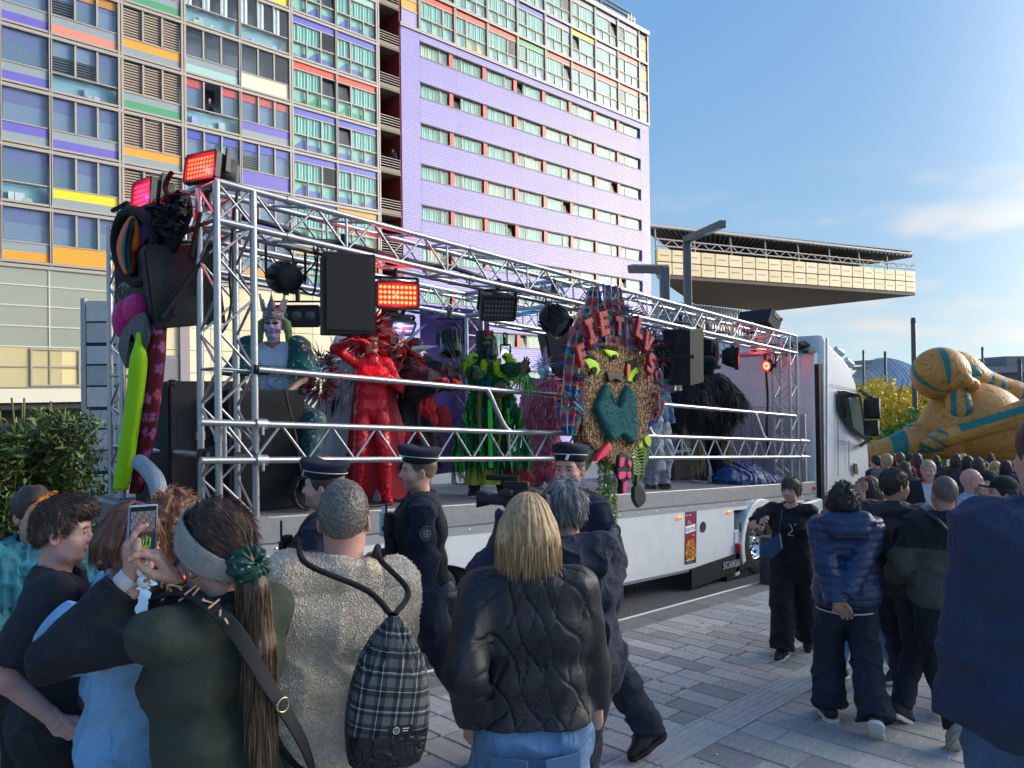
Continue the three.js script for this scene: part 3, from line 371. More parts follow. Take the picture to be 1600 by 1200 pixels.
// ---- hall with the blue arched roof, far sheds and masts ----
{
  const t = T('market_hall', 'low brick hall with an arched blue metal roof behind the yellow trees', 'building', P(1400, 640, 95), rad(-46.7)); const k = 0.079, X = (x) => (x - 1400) * k, Y = (y) => (640 - y) * k; const rf = ['#d3e0f0', '#dae5f2', '#cbd9ec'].map((c) => mt(c, { r: 0.4, m: 0.1 }));
  const ridge = (x) => Y(558) - Math.pow((x - X(1396)) / X(1452), 2) * 2.6, N = 22; for (let i = 0; i < N; i++) { const x0 = X(1338) + i * (X(1456) - X(1338)) / N, x1 = x0 + (X(1456) - X(1338)) / N - 0.05, rg = []; for (let q = 0; q <= 8; q++) { const f = q / 8, y = (x) => Y(619) + (ridge(x - 1.6 * (1 - f)) - Y(619)) * Math.sin(f * 1.57), z = 6 - f * 9; rg.push([V(x0, y(x0), z), V(x1, y(x1), z), V(x1, y(x1) - 0.1, z), V(x0, y(x0) - 0.1, z)]); } const g = loft(rg).toNonIndexed(); g.computeVertexNormals(); M('roof_sheet', g, rf[i % 3], t); M('roof_seam', wire(rg.map((q) => q[0].clone().add(V(-0.02, 0.06, 0))), 0.05, 12, 4), mt('#a9bdd6', { r: 0.4, m: 0.3 }), t); }
  Q('wall', mt('#7a5c50', { r: 0.9 }), t, X(1335), X(1460), -5, Y(622), -3, 5.4); Q('eaves', mt('#9a9da2', { r: 0.6 }), t, X(1335), X(1460), Y(624), Y(616), 5.4, 6.3); for (let i = 0; i < 7; i++) Q('window', mt('#a8b2ac', { r: 0.2 }), t, X(1342) + i * 1.25, X(1342) + 0.85 + i * 1.25, Y(646), Y(628), 5.36, 5.46);
  M('roof_vent', [bb(X(1336), X(1352), Y(569), Y(563), -1, 2), bb(X(1338), X(1348), Y(577), Y(572), -1, 2)], mt('#8f969b', { r: 0.6 }), t);
  const u = T('distant_building', 'long grey low building on the skyline behind the inflatable figure', 'building', P(1590, 640, 130), rad(-44)); u.position.y = -5; Q('wall', mt('#6c6f74', { r: 0.8 }), u, -16, 16, -2, 9.2, -6, 6); Q('roof', mt('#868a90', { r: 0.7 }), u, -17, 17, 9.2, 10.2, -7, 7); for (let i = 0; i < 10; i++) Q('window', mt('#93a0a8', { r: 0.2 }), u, -15 + i * 3, -13 + i * 3, 4, 7.6, 6, 6.05); M('roof_housing', [bb(-14, -8, 10.2, 11.6, -3, 3, 0.1), bb(-4, 2, 10.2, 12, -3, 3, 0.1), bb(8, 14, 10.2, 11.4, -3, 3, 0.1)], mt('#7b7f84', { r: 0.7 }), u);
  const masts = [[1427, 505, 42, 0.16, 'tall thick dark mast standing between the arched hall and the inflatable figure'], [1383, 555, 60, 0.13, 'slim grey mast in front of the middle of the arched blue roof'], [1349, 553, 60, 0.1, 'thinnest grey mast beside the truck cab roof'], [1535, 548, 60, 0.11, 'slim mast rising above the back of the inflatable figure'], [1593, 568, 45, 0.14, 'dark mast at the right edge behind the inflatable figure'], [1439, 620, 50, 0.16, 'short dark post right behind the inflatable head'], [1452, 640, 52, 0.16, 'shorter of the two dark posts behind the inflatable head']];
  for (const [x, y, d, r2, lab] of masts) { const p = P(x, y, d), t2 = T('mast', lab, 'mast', V(p.x, gy(p.x), p.z), 0); const h = p.y - gy(p.x); M('pole', [tb(V(0, 0, 0), V(0, h, 0), r2, 12, r2 * 0.8)], mt([0.12, 0.125, 0.13], { r: 0.5, m: 0.3 }), t2); M('collar', [new THREE.CylinderGeometry(r2 * 1.2, r2 * 1.25, 0.5, 12).translate(0, 0.25, 0)], mt([0.1, 0.1, 0.1]), t2); M('tip', [new THREE.CylinderGeometry(r2 * 0.7, r2 * 0.9, 0.3, 12).translate(0, h + 0.15, 0)], mt([0.1, 0.1, 0.1]), t2); }
}
// ---- street lamps behind the float ----
{
  const lm = mt([0.13, 0.14, 0.155], { r: 0.45, m: 0.35 });
  const lamp = (x, y, d, w, ax, ay, lab, ad) => { const p = P(x, y, d), t = T('street_lamp', lab, 'street lamp', V(p.x, gy(p.x), p.z), rad(-46.7)); const h = p.y - gy(p.x); M('post', bb(-w / 2, w / 2, 0, h, -w / 2, w / 2, 0.02), lm, t); const q = P(ax, ay, ad).sub(p); const dx = q.dot(V(Math.cos(rad(46.7)), 0, Math.sin(rad(46.7)))), dy = q.y, dz = q.dot(V(-Math.sin(rad(46.7)), 0, Math.cos(rad(46.7)))); const L = Math.hypot(dx, dy, dz), g = bb(-w * 0.4, L, -w * 0.45, w * 0.45, -w * 0.45, w * 0.45, 0.02), o = M('arm', g, lm, t); o.position.set(0, h - w * 0.2, 0); o.quaternion.setFromUnitVectors(V(1, 0, 0), V(dx, dy, dz).normalize()); const lens = M('lens', bb(L * 0.55, L - 0.06, -w * 0.5, -w * 0.42, -w * 0.3, w * 0.3), mt([0.6, 0.6, 0.55], { r: 0.3 }), o); M('base_plate', bb(-w, w, 0, 0.04, -w, w, 0.01), lm, t); return t; };
  lamp(1073, 372, 26, 0.24, 1130, 347, 'dark grey street lamp whose arm slants up to the right in front of the hall', 23);
  lamp(1038, 418, 24, 0.28, 985, 417, 'dark grey street lamp with a level arm pointing left at the purple wall edge', 25.5);
}
// ---- plants ----
function leaves(n, fn, w, l) { const out = []; for (let i = 0; i < n; i++) { const p = fn(); if (!p) continue; const k = rr(0.6, 1.3); out.push({ p, q: rq(), s: V(k, k, k) }); } return out; }
{
  const hedge = (x0, x1, z0, z1, h, lab, n, dense, cols) => {
    const t = T('hedge', lab, 'hedge', V((x0 + x1) / 2, gy((x0 + x1) / 2), (z0 + z1) / 2)), W = (x1 - x0) / 2, D = (z1 - z0) / 2;
    M('stems', Array.from({ length: 60 }, () => { const x = rr(-W, W), z = rr(-D, D); return tb(V(x, -0.2, z), V(x + rr(-0.2, 0.2), h * rr(0.8, 1), z + rr(-0.2, 0.2)), 0.014, 5); }), mt([0.13, 0.12, 0.04], { r: 0.8 }), t);
    const L = leaves(n, () => { const x = rr(-W, W) * 1.04, y = rr(0.02, 1) * h, z = D * (1 - Math.pow(rnd(), 2) * 1.4) * (rnd() < 0.8 ? 1 : -1); const b = fbm(x * 1.6 + 5, y * 1.6, z, 3); if (b < 0.40 && rnd() < 0.75) return null; if (y > h * (0.86 + 0.28 * (fbm(x * 1.1, 3, 1, 3) - 0.5))) return null; return V(x, y, z + (b - 0.5) * 0.7); }, 1, 1);
    inst('leaves', leafGeo(0.02, 0.15), mt([1, 1, 1], { r: 0.55, side: THREE.DoubleSide }), L, t, (c, l) => { const k = rr(0.5, 1.25) * (0.55 + 0.9 * fbm(l.p.x * 2, l.p.y * 2, l.p.z * 2, 2)); const y = rnd() < dense ? 1 : 0; c.setRGB(k * (y ? 0.26 : 0.115), k * (y ? 0.25 : 0.18), k * (y ? 0.08 : 0.045)); });
    sn; M('dark_core', [bb(-W * 0.98, W * 0.98, 0, h * 0.8, -D * 0.5, D * 0.35, 0.2)], mt([0.02, 0.028, 0.012], { r: 1 }), t); return t;  // solid dark block filling the middle of the hedge
  };
  hedge(-4, 3.75, -13.2, -11.4, 2.0, 'tall green bamboo hedge at the left behind the dark-haired boy', 60000, 0.12);
  const tree = (x, y, d, R, H, n, col, lab, lf = 0.16) => {
    const p = P(x, y, d), t = T('tree', lab, 'tree', V(p.x, gy(p.x), p.z)); const base = Math.max(1, H * 0.3); M('trunk', [tb(V(0, 0, 0), V(0, base * 1.3, 0), 0.14, 8, 0.1), ...Array.from({ length: 9 }, (_, i) => { const a = i * 2.4; return tb(V(0, base * (0.8 + i * 0.05), 0), V(Math.cos(a) * R * 0.7, H * rr(0.6, 0.95), Math.sin(a) * R * 0.7), 0.06, 5, 0.02); })], mt([0.07, 0.055, 0.04], { r: 0.9 }), t);
    const cl2 = Array.from({ length: 26 }, () => { const a = rr(0, 6.28), e = Math.sqrt(rnd()); return [V(Math.cos(a) * R * e * 0.85, base + (H - base) * rr(0.1, 0.95) * (1 - 0.35 * e), Math.sin(a) * R * e * 0.85), R * rr(0.18, 0.38), rr(0.7, 1.2)]; });
    const L = []; for (let i = 0; i < n; i++) { const c = cl2[Math.floor(rnd() * 26)], v = V(rr(-1, 1), rr(-1, 1), rr(-1, 1)).normalize().multiplyScalar(c[1] * Math.pow(rnd(), 0.35)); const k = rr(0.7, 1.4); L.push({ p: c[0].clone().add(v), q: rq(), s: V(k, k, k), t: c[2] }); }
    inst('crown', leafGeo(lf * 0.4, lf), mt([1, 1, 1], { r: 0.6, side: THREE.DoubleSide }), L, t, (c, l) => { const k = l.t * rr(0.7, 1.25), g = rnd() < col[3] ? 1 : 0; c.setRGB(col[0] * k * (g ? 0.5 : 1), col[1] * k * (g ? 0.85 : 1), col[2] * k); });
  };
  const Yc = [0.75, 0.55, 0.05, 0.15], Gc = [0.26, 0.38, 0.05, 0.4];
  tree(1385, 640, 47, 3.1, 6.4, 6500, Yc, 'yellow autumn tree just right of the truck mirrors', 0.22);
  tree(1440, 650, 50, 2.8, 5.8, 5000, [0.62, 0.5, 0.06, 0.3], 'yellow-green tree behind the inflatable head', 0.22);
  tree(1345, 640, 52, 2.6, 6.3, 4500, Yc, 'yellow tree mostly hidden behind the truck cab', 0.22);
  tree(1422, 690, 38, 1.6, 3.6, 4500, Gc, 'bright green bush in front of the yellow trees', 0.16);
  tree(1475, 640, 56, 2.6, 5.6, 3500, [0.45, 0.4, 0.07, 0.4], 'dull green tree between the two inflatable spheres and the hall', 0.22);
}
// ---- grey panelled pier at the hedge ----
{
  const p = P(159, 640, 15.5), t = T('panelled_pier', 'grey panelled pier between the hedge and the decorated end of the float', 'pier', V(p.x, gy(p.x), p.z), rad(-40)); const top = P(159, 470, 15.5).y - gy(p.x), cm = ['#b9bdbf', '#c6cacc', '#aab0b4', '#cfd0cc'];
  Q('core', mt([0.05, 0.05, 0.055], { r: 0.9 }), t, -0.29, 0.33, 0, top, -0.4, -0.02); Q('edge_post', mt('#9aa2aa', { r: 0.4, m: 0.5 }), t, -0.37, -0.29, 0, top + 0.05, -0.1, 0.06); Q('edge_post', mt('#a8adb2', { r: 0.4, m: 0.5 }), t, 0.29, 0.34, 0, top + 0.05, -0.1, 0.03);
  const n = 10; for (let i = 0; i < n; i++) for (let c = 0; c < 2; c++) { const h = top / n; M('panel', bb(c ? 0.17 : -0.28, c ? 0.28 : 0.16, i * h + 0.02, (i + 1) * h - (i % 3 === 1 ? 0.05 : 0.015), -0.03, 0.02 + 0.01 * ((i * 3 + c) % 3), 0.008), mt(cm[(i * 3 + c * 2) % 4], { r: 0.45, g: 'rough', gl: 0.7 }), t); }
}
// ---- bollards at the kerb ----
{
  const bo = [[944, 905, 8.15, 'dark steel bollard behind the striding police officer'], [706, 930, 6.9, 'dark steel bollard between the police officer and the quilted jacket'], [1200, 840, 10.4, 'dark steel bollard beside the truck wheel and the woman in black']];
  for (const [x, y, d, lab] of bo) { const p = P(x, y, d), t = T('bollard', lab, 'bollard', V(p.x, gy(p.x), p.z)); const m = mt([0.045, 0.048, 0.052], { r: 0.45, m: 0.3 }); M('post', new THREE.CylinderGeometry(0.115, 0.118, p.y - gy(p.x), 24).translate(0, (p.y - gy(p.x)) / 2, 0), m, t); M('top', new THREE.SphereGeometry(0.115, 24, 8, 0, 6.3, 0, 1.57).scale(1, 0.25, 1).translate(0, p.y - gy(p.x), 0), m, t); M('groove_ring', new THREE.TorusGeometry(0.116, 0.006, 6, 24).rotateX(Math.PI / 2).translate(0, p.y - gy(p.x) - 0.12, 0), mt([0.02, 0.02, 0.02]), t); }
}
// ================= THE FLOAT =================
const dY = (x) => 1.227 - SLOPE * x;                      // height of the stage floor
const D = (x, h, z) => V(x, dY(x) + h, z);
const shear = (g, s = SLOPE) => { g.applyMatrix4(new THREE.Matrix4().set(1, 0, 0, 0, -s, 1, 0, 0, 0, 0, 1, 0, 0, 0, 0, 1)); return g; };
const FZ = -5.45, BZ = -7.6;
const yawOf = (f) => rad(-46.7 + f);                       // 0 faces the viewer, 90 faces right in the picture
const ALU = mt([0.44, 0.455, 0.475], { r: 0.36, m: 0.8, b: 'brush', bs: 0.0006, ts: 0.3 }), ALUD = mt([0.4, 0.41, 0.42], { r: 0.5, m: 0.6, b: 'rough', bs: 0.002, ts: 0.3, g: 'rough', gl: 0.7 });
const BLK = mt([0.012, 0.012, 0.013], { r: 0.55 }), BLKM = mt([0.02, 0.02, 0.022], { r: 0.75, b: 'rough', bs: 0.002, ts: 0.06 }), RUB = mt([0.014, 0.014, 0.015], { r: 0.85 }), WHT = mt([0.84, 0.85, 0.86], { r: 0.28, g: 'rough', gl: 0.84, ts: 1.2 });
const local = (t, l) => l.map((g) => g.translate(-t.position.x, -t.position.y, -t.position.z));
const px = (o, name, geo, m, label) => M(name, local(o, Array.isArray(geo) ? geo : [geo]), m, o, label);   // a part from shapes in place
function wheel(t, x, y, z, r) { // the axle runs along z, outer face towards +z
  const w = sub('wheel', t); w.position.set(x - t.position.x, y - t.position.y, z - t.position.z); const pts = [[r * 0.56, -0.15], [r * 0.9, -0.15], [r, -0.1], [r, 0.1], [r * 0.93, 0.15], [r * 0.6, 0.15], [r * 0.56, 0.1]].map((p) => new THREE.Vector2(p[0], p[1]));
  M('tyre', [new THREE.LatheGeometry(pts, 40).rotateX(Math.PI / 2), ...Array.from({ length: 40 }, (_, i) => bx(0.03, 0.012, 0.22).translate(0, r + 0.002, 0).rotateZ(i * Math.PI / 20))], RUB, w);
  const rp = [[0.02, 0.02], [r * 0.2, 0.02], [r * 0.24, -0.02], [r * 0.42, 0.0], [r * 0.5, 0.1], [r * 0.57, 0.13], [r * 0.57, -0.12]].map((p) => new THREE.Vector2(p[0], p[1]));
  M('rim', [new THREE.LatheGeometry(rp, 36).rotateX(Math.PI / 2), sph(r * 0.16, 0, 0, 0.05, 1, 1, 0.6), ...Array.from({ length: 10 }, (_, i) => new THREE.CylinderGeometry(0.016, 0.018, 0.05, 8).rotateX(Math.PI / 2).translate(Math.cos(i * 0.628) * r * 0.34, Math.sin(i * 0.628) * r * 0.34, 0.02))], mt([0.8, 0.8, 0.8], { r: 0.12, m: 1, side: THREE.DoubleSide }), w);
  M('vent_hole', Array.from({ length: 10 }, (_, i) => new THREE.CylinderGeometry(0.022, 0.022, 0.02, 10).rotateX(Math.PI / 2).translate(Math.cos(i * 0.628 + 0.3) * r * 0.44, Math.sin(i * 0.628 + 0.3) * r * 0.44, 0.04)), BLK, w);
}
const TRA = T('parade_trailer', 'long flatbed trailer with white side skirts carrying the festival stage', 'trailer', V(2.5, gy(2.5) - 0.13, FZ));
{
  const t = TRA, X0 = 2.45, X1 = 13.42; const box = (x0, x1, h0, h1, z0, z1, bev) => { const g = bb(x0, x1, h0, h1, z0, z1, bev); shear(g); g.translate(0, 1.227, 0); return g; };
  for (let i = 0; i < 9; i++) { const a = X0 + i * (X1 - X0) / 9; px(t, 'deck_plate', box(a + 0.004, a + (X1 - X0) / 9 - 0.004, -0.04, 0, BZ - 0.02, FZ - 0.01), mt([0.26, 0.25, 0.24], { r: 0.6, b: 'rough', bs: 0.004, ts: 0.4, g: 'rough', gl: 0.55 })); }
  px(t, 'deck_edge', [box(X0, X1, -0.2, 0.012, FZ - 0.01, FZ + 0.06, 0.012), box(X0 - 0.05, X0, -0.2, 0.01, BZ - 0.02, FZ + 0.05, 0.01)], ALUD);
  px(t, 'rivet_strip', [box(X0, X1, -0.285, -0.2, FZ, FZ + 0.045)], mt([0.5, 0.52, 0.54], { r: 0.45, m: 0.6, g: 'brush', gl: 0.85 })); px(t, 'rivets', Array.from({ length: 27 }, (_, i) => sph(0.014, 0, 0, 0, 1, 1, 0.5, 8).translate(X0 + 0.2 + i * 0.41, dY(X0 + 0.2 + i * 0.41) - 0.243, FZ + 0.045)), mt([0.75, 0.75, 0.75], { r: 0.3, m: 0.8 }));
  px(t, 'chassis', [box(X0 + 0.3, X1 - 0.1, -0.75, -0.05, -7.1, -6.2), box(X0, X1, -0.2, -0.05, BZ - 0.25, FZ - 0.05)], mt([0.02, 0.02, 0.022], { r: 0.8 }));
  // white skirts; the first has the arch of the rear wheels
  const skirt = (x0, x1, arch) => { const h0 = -0.288, h1 = -1.06; let pts = [[x0, h1], [x1, h1], [x1, h0], [x0, h0]]; if (arch) { const a = []; for (let i = 0; i <= 14; i++) { const q = Math.PI * i / 14; a.push([4.22 - Math.cos(q) * 1.08 * (1), h1 + Math.pow(Math.sin(q), 0.45) * 0.56]); } pts = [[x0, h1], ...a, [x1, h1], [x1, h0], [x0, h0]]; } const g = ext(pts, 0.03, 0.006); shear(g); g.translate(0, 1.227, FZ + 0.005); return g; };
  px(t, 'side_skirt', skirt(2.47, 5.9, true), WHT); px(t, 'side_skirt', skirt(5.906, 8.5), WHT); px(t, 'side_skirt', skirt(8.506, 10.46), WHT);
  px(t, 'skirt_rail', [box(2.47, 10.46, -1.1, -1.062, FZ - 0.02, FZ + 0.03)], mt([0.3, 0.31, 0.32], { r: 0.5, m: 0.5 }));
  for (const x of [3.0, 5.55, 8.93, 10.3, 12.4]) { const o = px(t, 'marker_lamp', [bx(0.13, 0.045, 0.03, x, dY(x) - (x > 12 ? 0.3 : 0.36), FZ + 0.05, 0.012)], mt([0.9, 0.26, 0.02], { r: 0.25, e: [0.8, 0.2, 0.01], ei: 0.25 })); M('bezel', [bx(0.15, 0.062, 0.01, x - t.position.x, dY(x) - (x > 12 ? 0.3 : 0.36) - t.position.y, 0.035, 0.004)], BLK, o); }
  px(t, 'rear_lamp', [bx(0.1, 0.07, 0.03, 13.36, dY(13.36) - 0.1, FZ + 0.06, 0.01)], mt([0.6, 0.02, 0.02], { r: 0.25 }));
  px(t, 'fuel_port', [new THREE.CylinderGeometry(0.075, 0.075, 0.02, 24).rotateX(Math.PI / 2).translate(9.55, dY(9.55) - 0.52, FZ + 0.04)], BLK); px(t, 'white_edge', [box(10.47, 13.0, -0.34, -0.288, FZ, FZ + 0.04)], WHT);
  for (const x of [3.7, 4.76]) wheel(t, x, gy(x) - 0.13 + 0.5, FZ - 0.17, 0.5);
  px(t, 'air_hose', [wire([D(10.6, -0.36, -5.5), D(11.2, -0.4, -5.52), D(12, -0.36, -5.5), D(12.8, -0.4, -5.5)], 0.025, 60, 6)], BLK);
  // corrugated rear stake panel near the cab
  px(t, 'headboard_panel', Array.from({ length: 9 }, (_, i) => box(13.28, 13.34, 0, 1.18, FZ - 0.04 - i * 0.2 - 0.17, FZ - 0.04 - i * 0.2, 0.01)), mt([0.45, 0.46, 0.48], { r: 0.45, m: 0.6, b: 'rough', bs: 0.004, ts: 0.08 }));
}
{ // festival poster on the skirt
  const c = document.createElement('canvas'); c.width = 160; c.height = 440; const g = c.getContext('2d'); const gr = g.createLinearGradient(0, 0, 0, 440); gr.addColorStop(0, '#7d0f45'); gr.addColorStop(0.45, '#8f1230'); gr.addColorStop(0.75, '#5e1410'); gr.addColorStop(1, '#28060f'); g.fillStyle = gr; g.fillRect(0, 0, 160, 440);
  for (let i = 0; i < 260; i++) { const y = 230 + rnd() * 170, x = 80 + (rnd() - 0.5) * 150 * (1 - Math.abs(y - 330) / 260); g.fillStyle = ['#e8a020', '#f4c542', '#c9601a', '#8a3512'][i % 4]; g.fillRect(x, y, 3 + rnd() * 6, 8 + rnd() * 22); }
  g.fillStyle = '#fff'; g.font = 'bold 15px sans-serif'; g.fillText('lille   3000', 12, 34); g.font = 'bold 13px sans-serif'; g.fillText('SAM.', 40, 84); g.fillText('26 AVRIL', 32, 100); g.save(); g.translate(10, 168); g.rotate(-0.1); g.fillRect(-2, -48, 136, 62); g.fillStyle = '#4a1a7a'; g.font = 'bold 40px sans-serif'; g.fillText('FIESTA', 0, 2, 128); g.restore(); g.fillStyle = '#fff'; g.font = 'bold 14px sans-serif'; g.fillText('LILLE', 100, 205); g.fillText('MÉTROPOLE  FÊTE', 14, 412); g.font = '10px sans-serif'; g.fillText('fiesta.lille3000.com', 30, 430);
  const tx = new THREE.CanvasTexture(c); tx.colorSpace = THREE.SRGBColorSpace; const geo = new THREE.PlaneGeometry(0.3, 0.7, 1, 1); geo.userData.uvm = 1; const o = M('poster', geo, new THREE.MeshStandardMaterial({ map: tx, roughness: 0.5 })); o.position.set(9.22, dY(9.22) - 0.64, FZ + 0.045); o.rotation.z = -0.06; tag(o, 'tall dark red festival poster stuck on the white trailer skirt', 'poster');
}
// ---- truss ----
const TRS = T('stage_truss', 'silver box truss cage standing on the trailer deck', 'truss', D(2.63, 0, FZ));
function beam(t, a, b, u, v, n, name = 'truss_beam', r = 0.027, lr = 0.0105) { // chords run a->b, offset by u and v
  const g = sub(name, t), o = t.position, at = (k, f) => a.clone().lerp(b, f).addScaledVector(u, k & 1).addScaledVector(v, k >> 1).sub(o);
  for (let k = 0; k < 4; k++) M('chord', [tb(at(k, 0), at(k, 1), r, 12)], ALU, g);
  const l = []; for (const [p, q] of [[0, 1], [1, 3], [3, 2], [2, 0]]) for (let i = 0; i < n; i++) { const k = (i + p) % 2; l.push(tb(at(k ? p : q, i / n), at(k ? q : p, (i + 1) / n), lr, 6)); if (i % 4 === 0) l.push(tb(at(p, i / n), at(q, i / n), lr, 6)); }
  M('lattice', l, ALU, g);
  const cp = []; const L = a.distanceTo(b); for (let f = 0.6 / L; f < 1; f += 2 / L) for (let k = 0; k < 4; k++) cp.push(tb(at(k, f - 0.03 / L), at(k, f + 0.03 / L), r + 0.006, 12)); M('coupler', cp, ALU, g);
}
{
  const t = TRS, s = 0.29, UX = V(s, -SLOPE * s, 0), UY = V(0, s, 0), UZ = V(0, 0, -s), xs = [2.63, 12.58];
  for (const x of xs) for (const z of [FZ, BZ + s]) beam(t, D(x, 0.01, z), D(x, 2.5, z), UX, UZ, 9, 'truss_post');
  beam(t, D(6.9, 0.01, BZ + s), D(6.9, 2.21, BZ + s), UX, UZ, 9, 'truss_post');
  for (const z of [FZ, BZ + s]) beam(t, D(2.63, 2.21, z), D(12.87, 2.21, z), UZ, UY, 36);
  for (const x of [2.63, 6.9, 12.58]) beam(t, D(x, 2.21, FZ - s), D(x, 2.21, BZ + s), UX, UY, 7);
  beam(t, D(9.8, 2.21, FZ - s), D(9.8, 2.21, BZ + s), UX, UY, 7);
  px(t, 'base_plate', xs.flatMap((x) => [FZ - 0.15, BZ + 0.15].map((z) => shear(bx(0.42, 0.015, 0.42, x + 0.15, 0.008, z)).translate(0, 1.227, 0))), ALUD);
}
const RAL = T('guard_rail', 'silver ladder beam and handrail along the street side of the stage', 'guard rail', D(2.4, 0, -5.3));
{
  const t = RAL, z = -5.33, P0 = (x, h, zz = z) => D(x, h, zz); px(t, 'ladder_chord', [tb(P0(2.44, 0.715), P0(13.02, 0.715), 0.026, 12)], ALU); px(t, 'ladder_chord', [tb(P0(2.44, 0.445), P0(13.02, 0.445), 0.026, 12)], ALU);
  const l = [], n = 46; for (let i = 0; i < n; i++) { const a = 2.62 + i * 0.224, b = a + 0.224; if (Math.abs(a - 5) > 9) continue; l.push(tb(P0(a, i % 2 ? 0.445 : 0.715), P0(b, i % 2 ? 0.715 : 0.445), 0.0115, 6)); } px(t, 'lattice', l, ALU); px(t, 'upright', [2.62, 5.6, 8.9, 11.05, 12.9].map((x) => tb(P0(x, 0.445), P0(x, 0.715), 0.014, 8)), ALU);
  px(t, 'handrail', [tb(P0(2.92, 1.13, -5.4), P0(12.66, 1.13, -5.4), 0.026, 12)], ALU); for (const x of [5.36, 8.0, 11.15]) px(t, 'brace', [wire([P0(x, 1.13, -5.4), P0(x + 0.02, 1.1, -5.39), P0(x + 0.2, 0.76, -5.34), P0(x + 0.27, 0.715, -5.33)], 0.026, 16, 10)], ALU);
  for (const x of [2.9, 12.7]) for (const h of [0.715, 0.445]) px(t, 'clamp', [tb(P0(x - 0.045, h), P0(x + 0.045, h), 0.042, 14), bx(0.07, 0.05, 0.1, x, dY(x) + h, z - 0.06, 0.01), tb(P0(x, h - 0.08, z + 0.03), P0(x, h - 0.02, z + 0.03), 0.012, 8)], mt([0.5, 0.51, 0.52], { r: 0.4, m: 0.8 }));
  px(t, 'end_bar', [tb(D(2.6, 0.47, -5.5), D(2.6, 0.47, -7.4), 0.026, 12)], ALU); px(t, 'clamp', [tb(D(2.55, 0.47, -5.6), D(2.72, 0.47, -5.6), 0.05, 12), tb(D(2.63, 0.4, -5.5), D(2.63, 0.54, -5.5), 0.045, 12), tb(D(2.72, 0.47, -5.42), D(2.9, 0.47, -5.42), 0.03, 8)], BLK); px(t, 'clamp', [tb(P0(2.9, 1.13, -5.42), P0(3.02, 1.13, -5.42), 0.036, 12)], BLK);
}
// ---- loudspeakers ----
function speaker(name, lab, pos, yaw, pitch, w, h, d, roll = 0, opt = {}) {
  const t = T(name, lab, 'loudspeaker', pos); t.rotation.set(0, 0, 0); t.quaternion.setFromEuler(new THREE.Euler(pitch, yaw, roll, 'YXZ'));
  const k = opt.sub ? 0 : 0.28; const g = ext([[-w / 2, d / 2], [w / 2, d / 2], [w / 2 - w * k * 0.5, -d / 2], [-w / 2 + w * k * 0.5, -d / 2]], h, 0.012).rotateX(Math.PI / 2).translate(0, h / 2, 0); g.scale(1, 1, 1); M('cabinet', g.rotateX(0), BLKM, t);
  M('grille', [bx(w * 0.94, h * 0.94, 0.02, 0, 0, d / 2 + 0.012, 0.006)], mt([0.009, 0.009, 0.01], { r: 0.7, b: 'weave', bs: 0.002, ts: 0.03 }), t);
  if (!opt.sub) { M('bracket', [bx(0.05, 0.014, d * 0.8, 0, h / 2 + 0.05, 0), bx(0.05, 0.1, 0.014, 0, h / 2, d * 0.35), tb(V(0, h / 2 + 0.05, 0), V(0, h / 2 + 0.2, 0), 0.025, 10)], BLK, t); M('handle', [bx(0.02, 0.16, 0.1, w / 2 - w * k * 0.25, 0, -d * 0.1, 0.008)], BLK, t); } else { M('handle', [bx(0.02, 0.1, 0.2, w / 2 + 0.01, 0.1, 0, 0.01), bx(0.02, 0.1, 0.2, -w / 2 - 0.01, 0.1, 0, 0.01)], BLK, t); M('corner', [-1, 1].flatMap((a) => [-1, 1].map((b) => bx(0.05, 0.05, 0.05, a * w / 2, b * h / 2, d / 2, 0.01))), BLK, t); }
  return t;
}
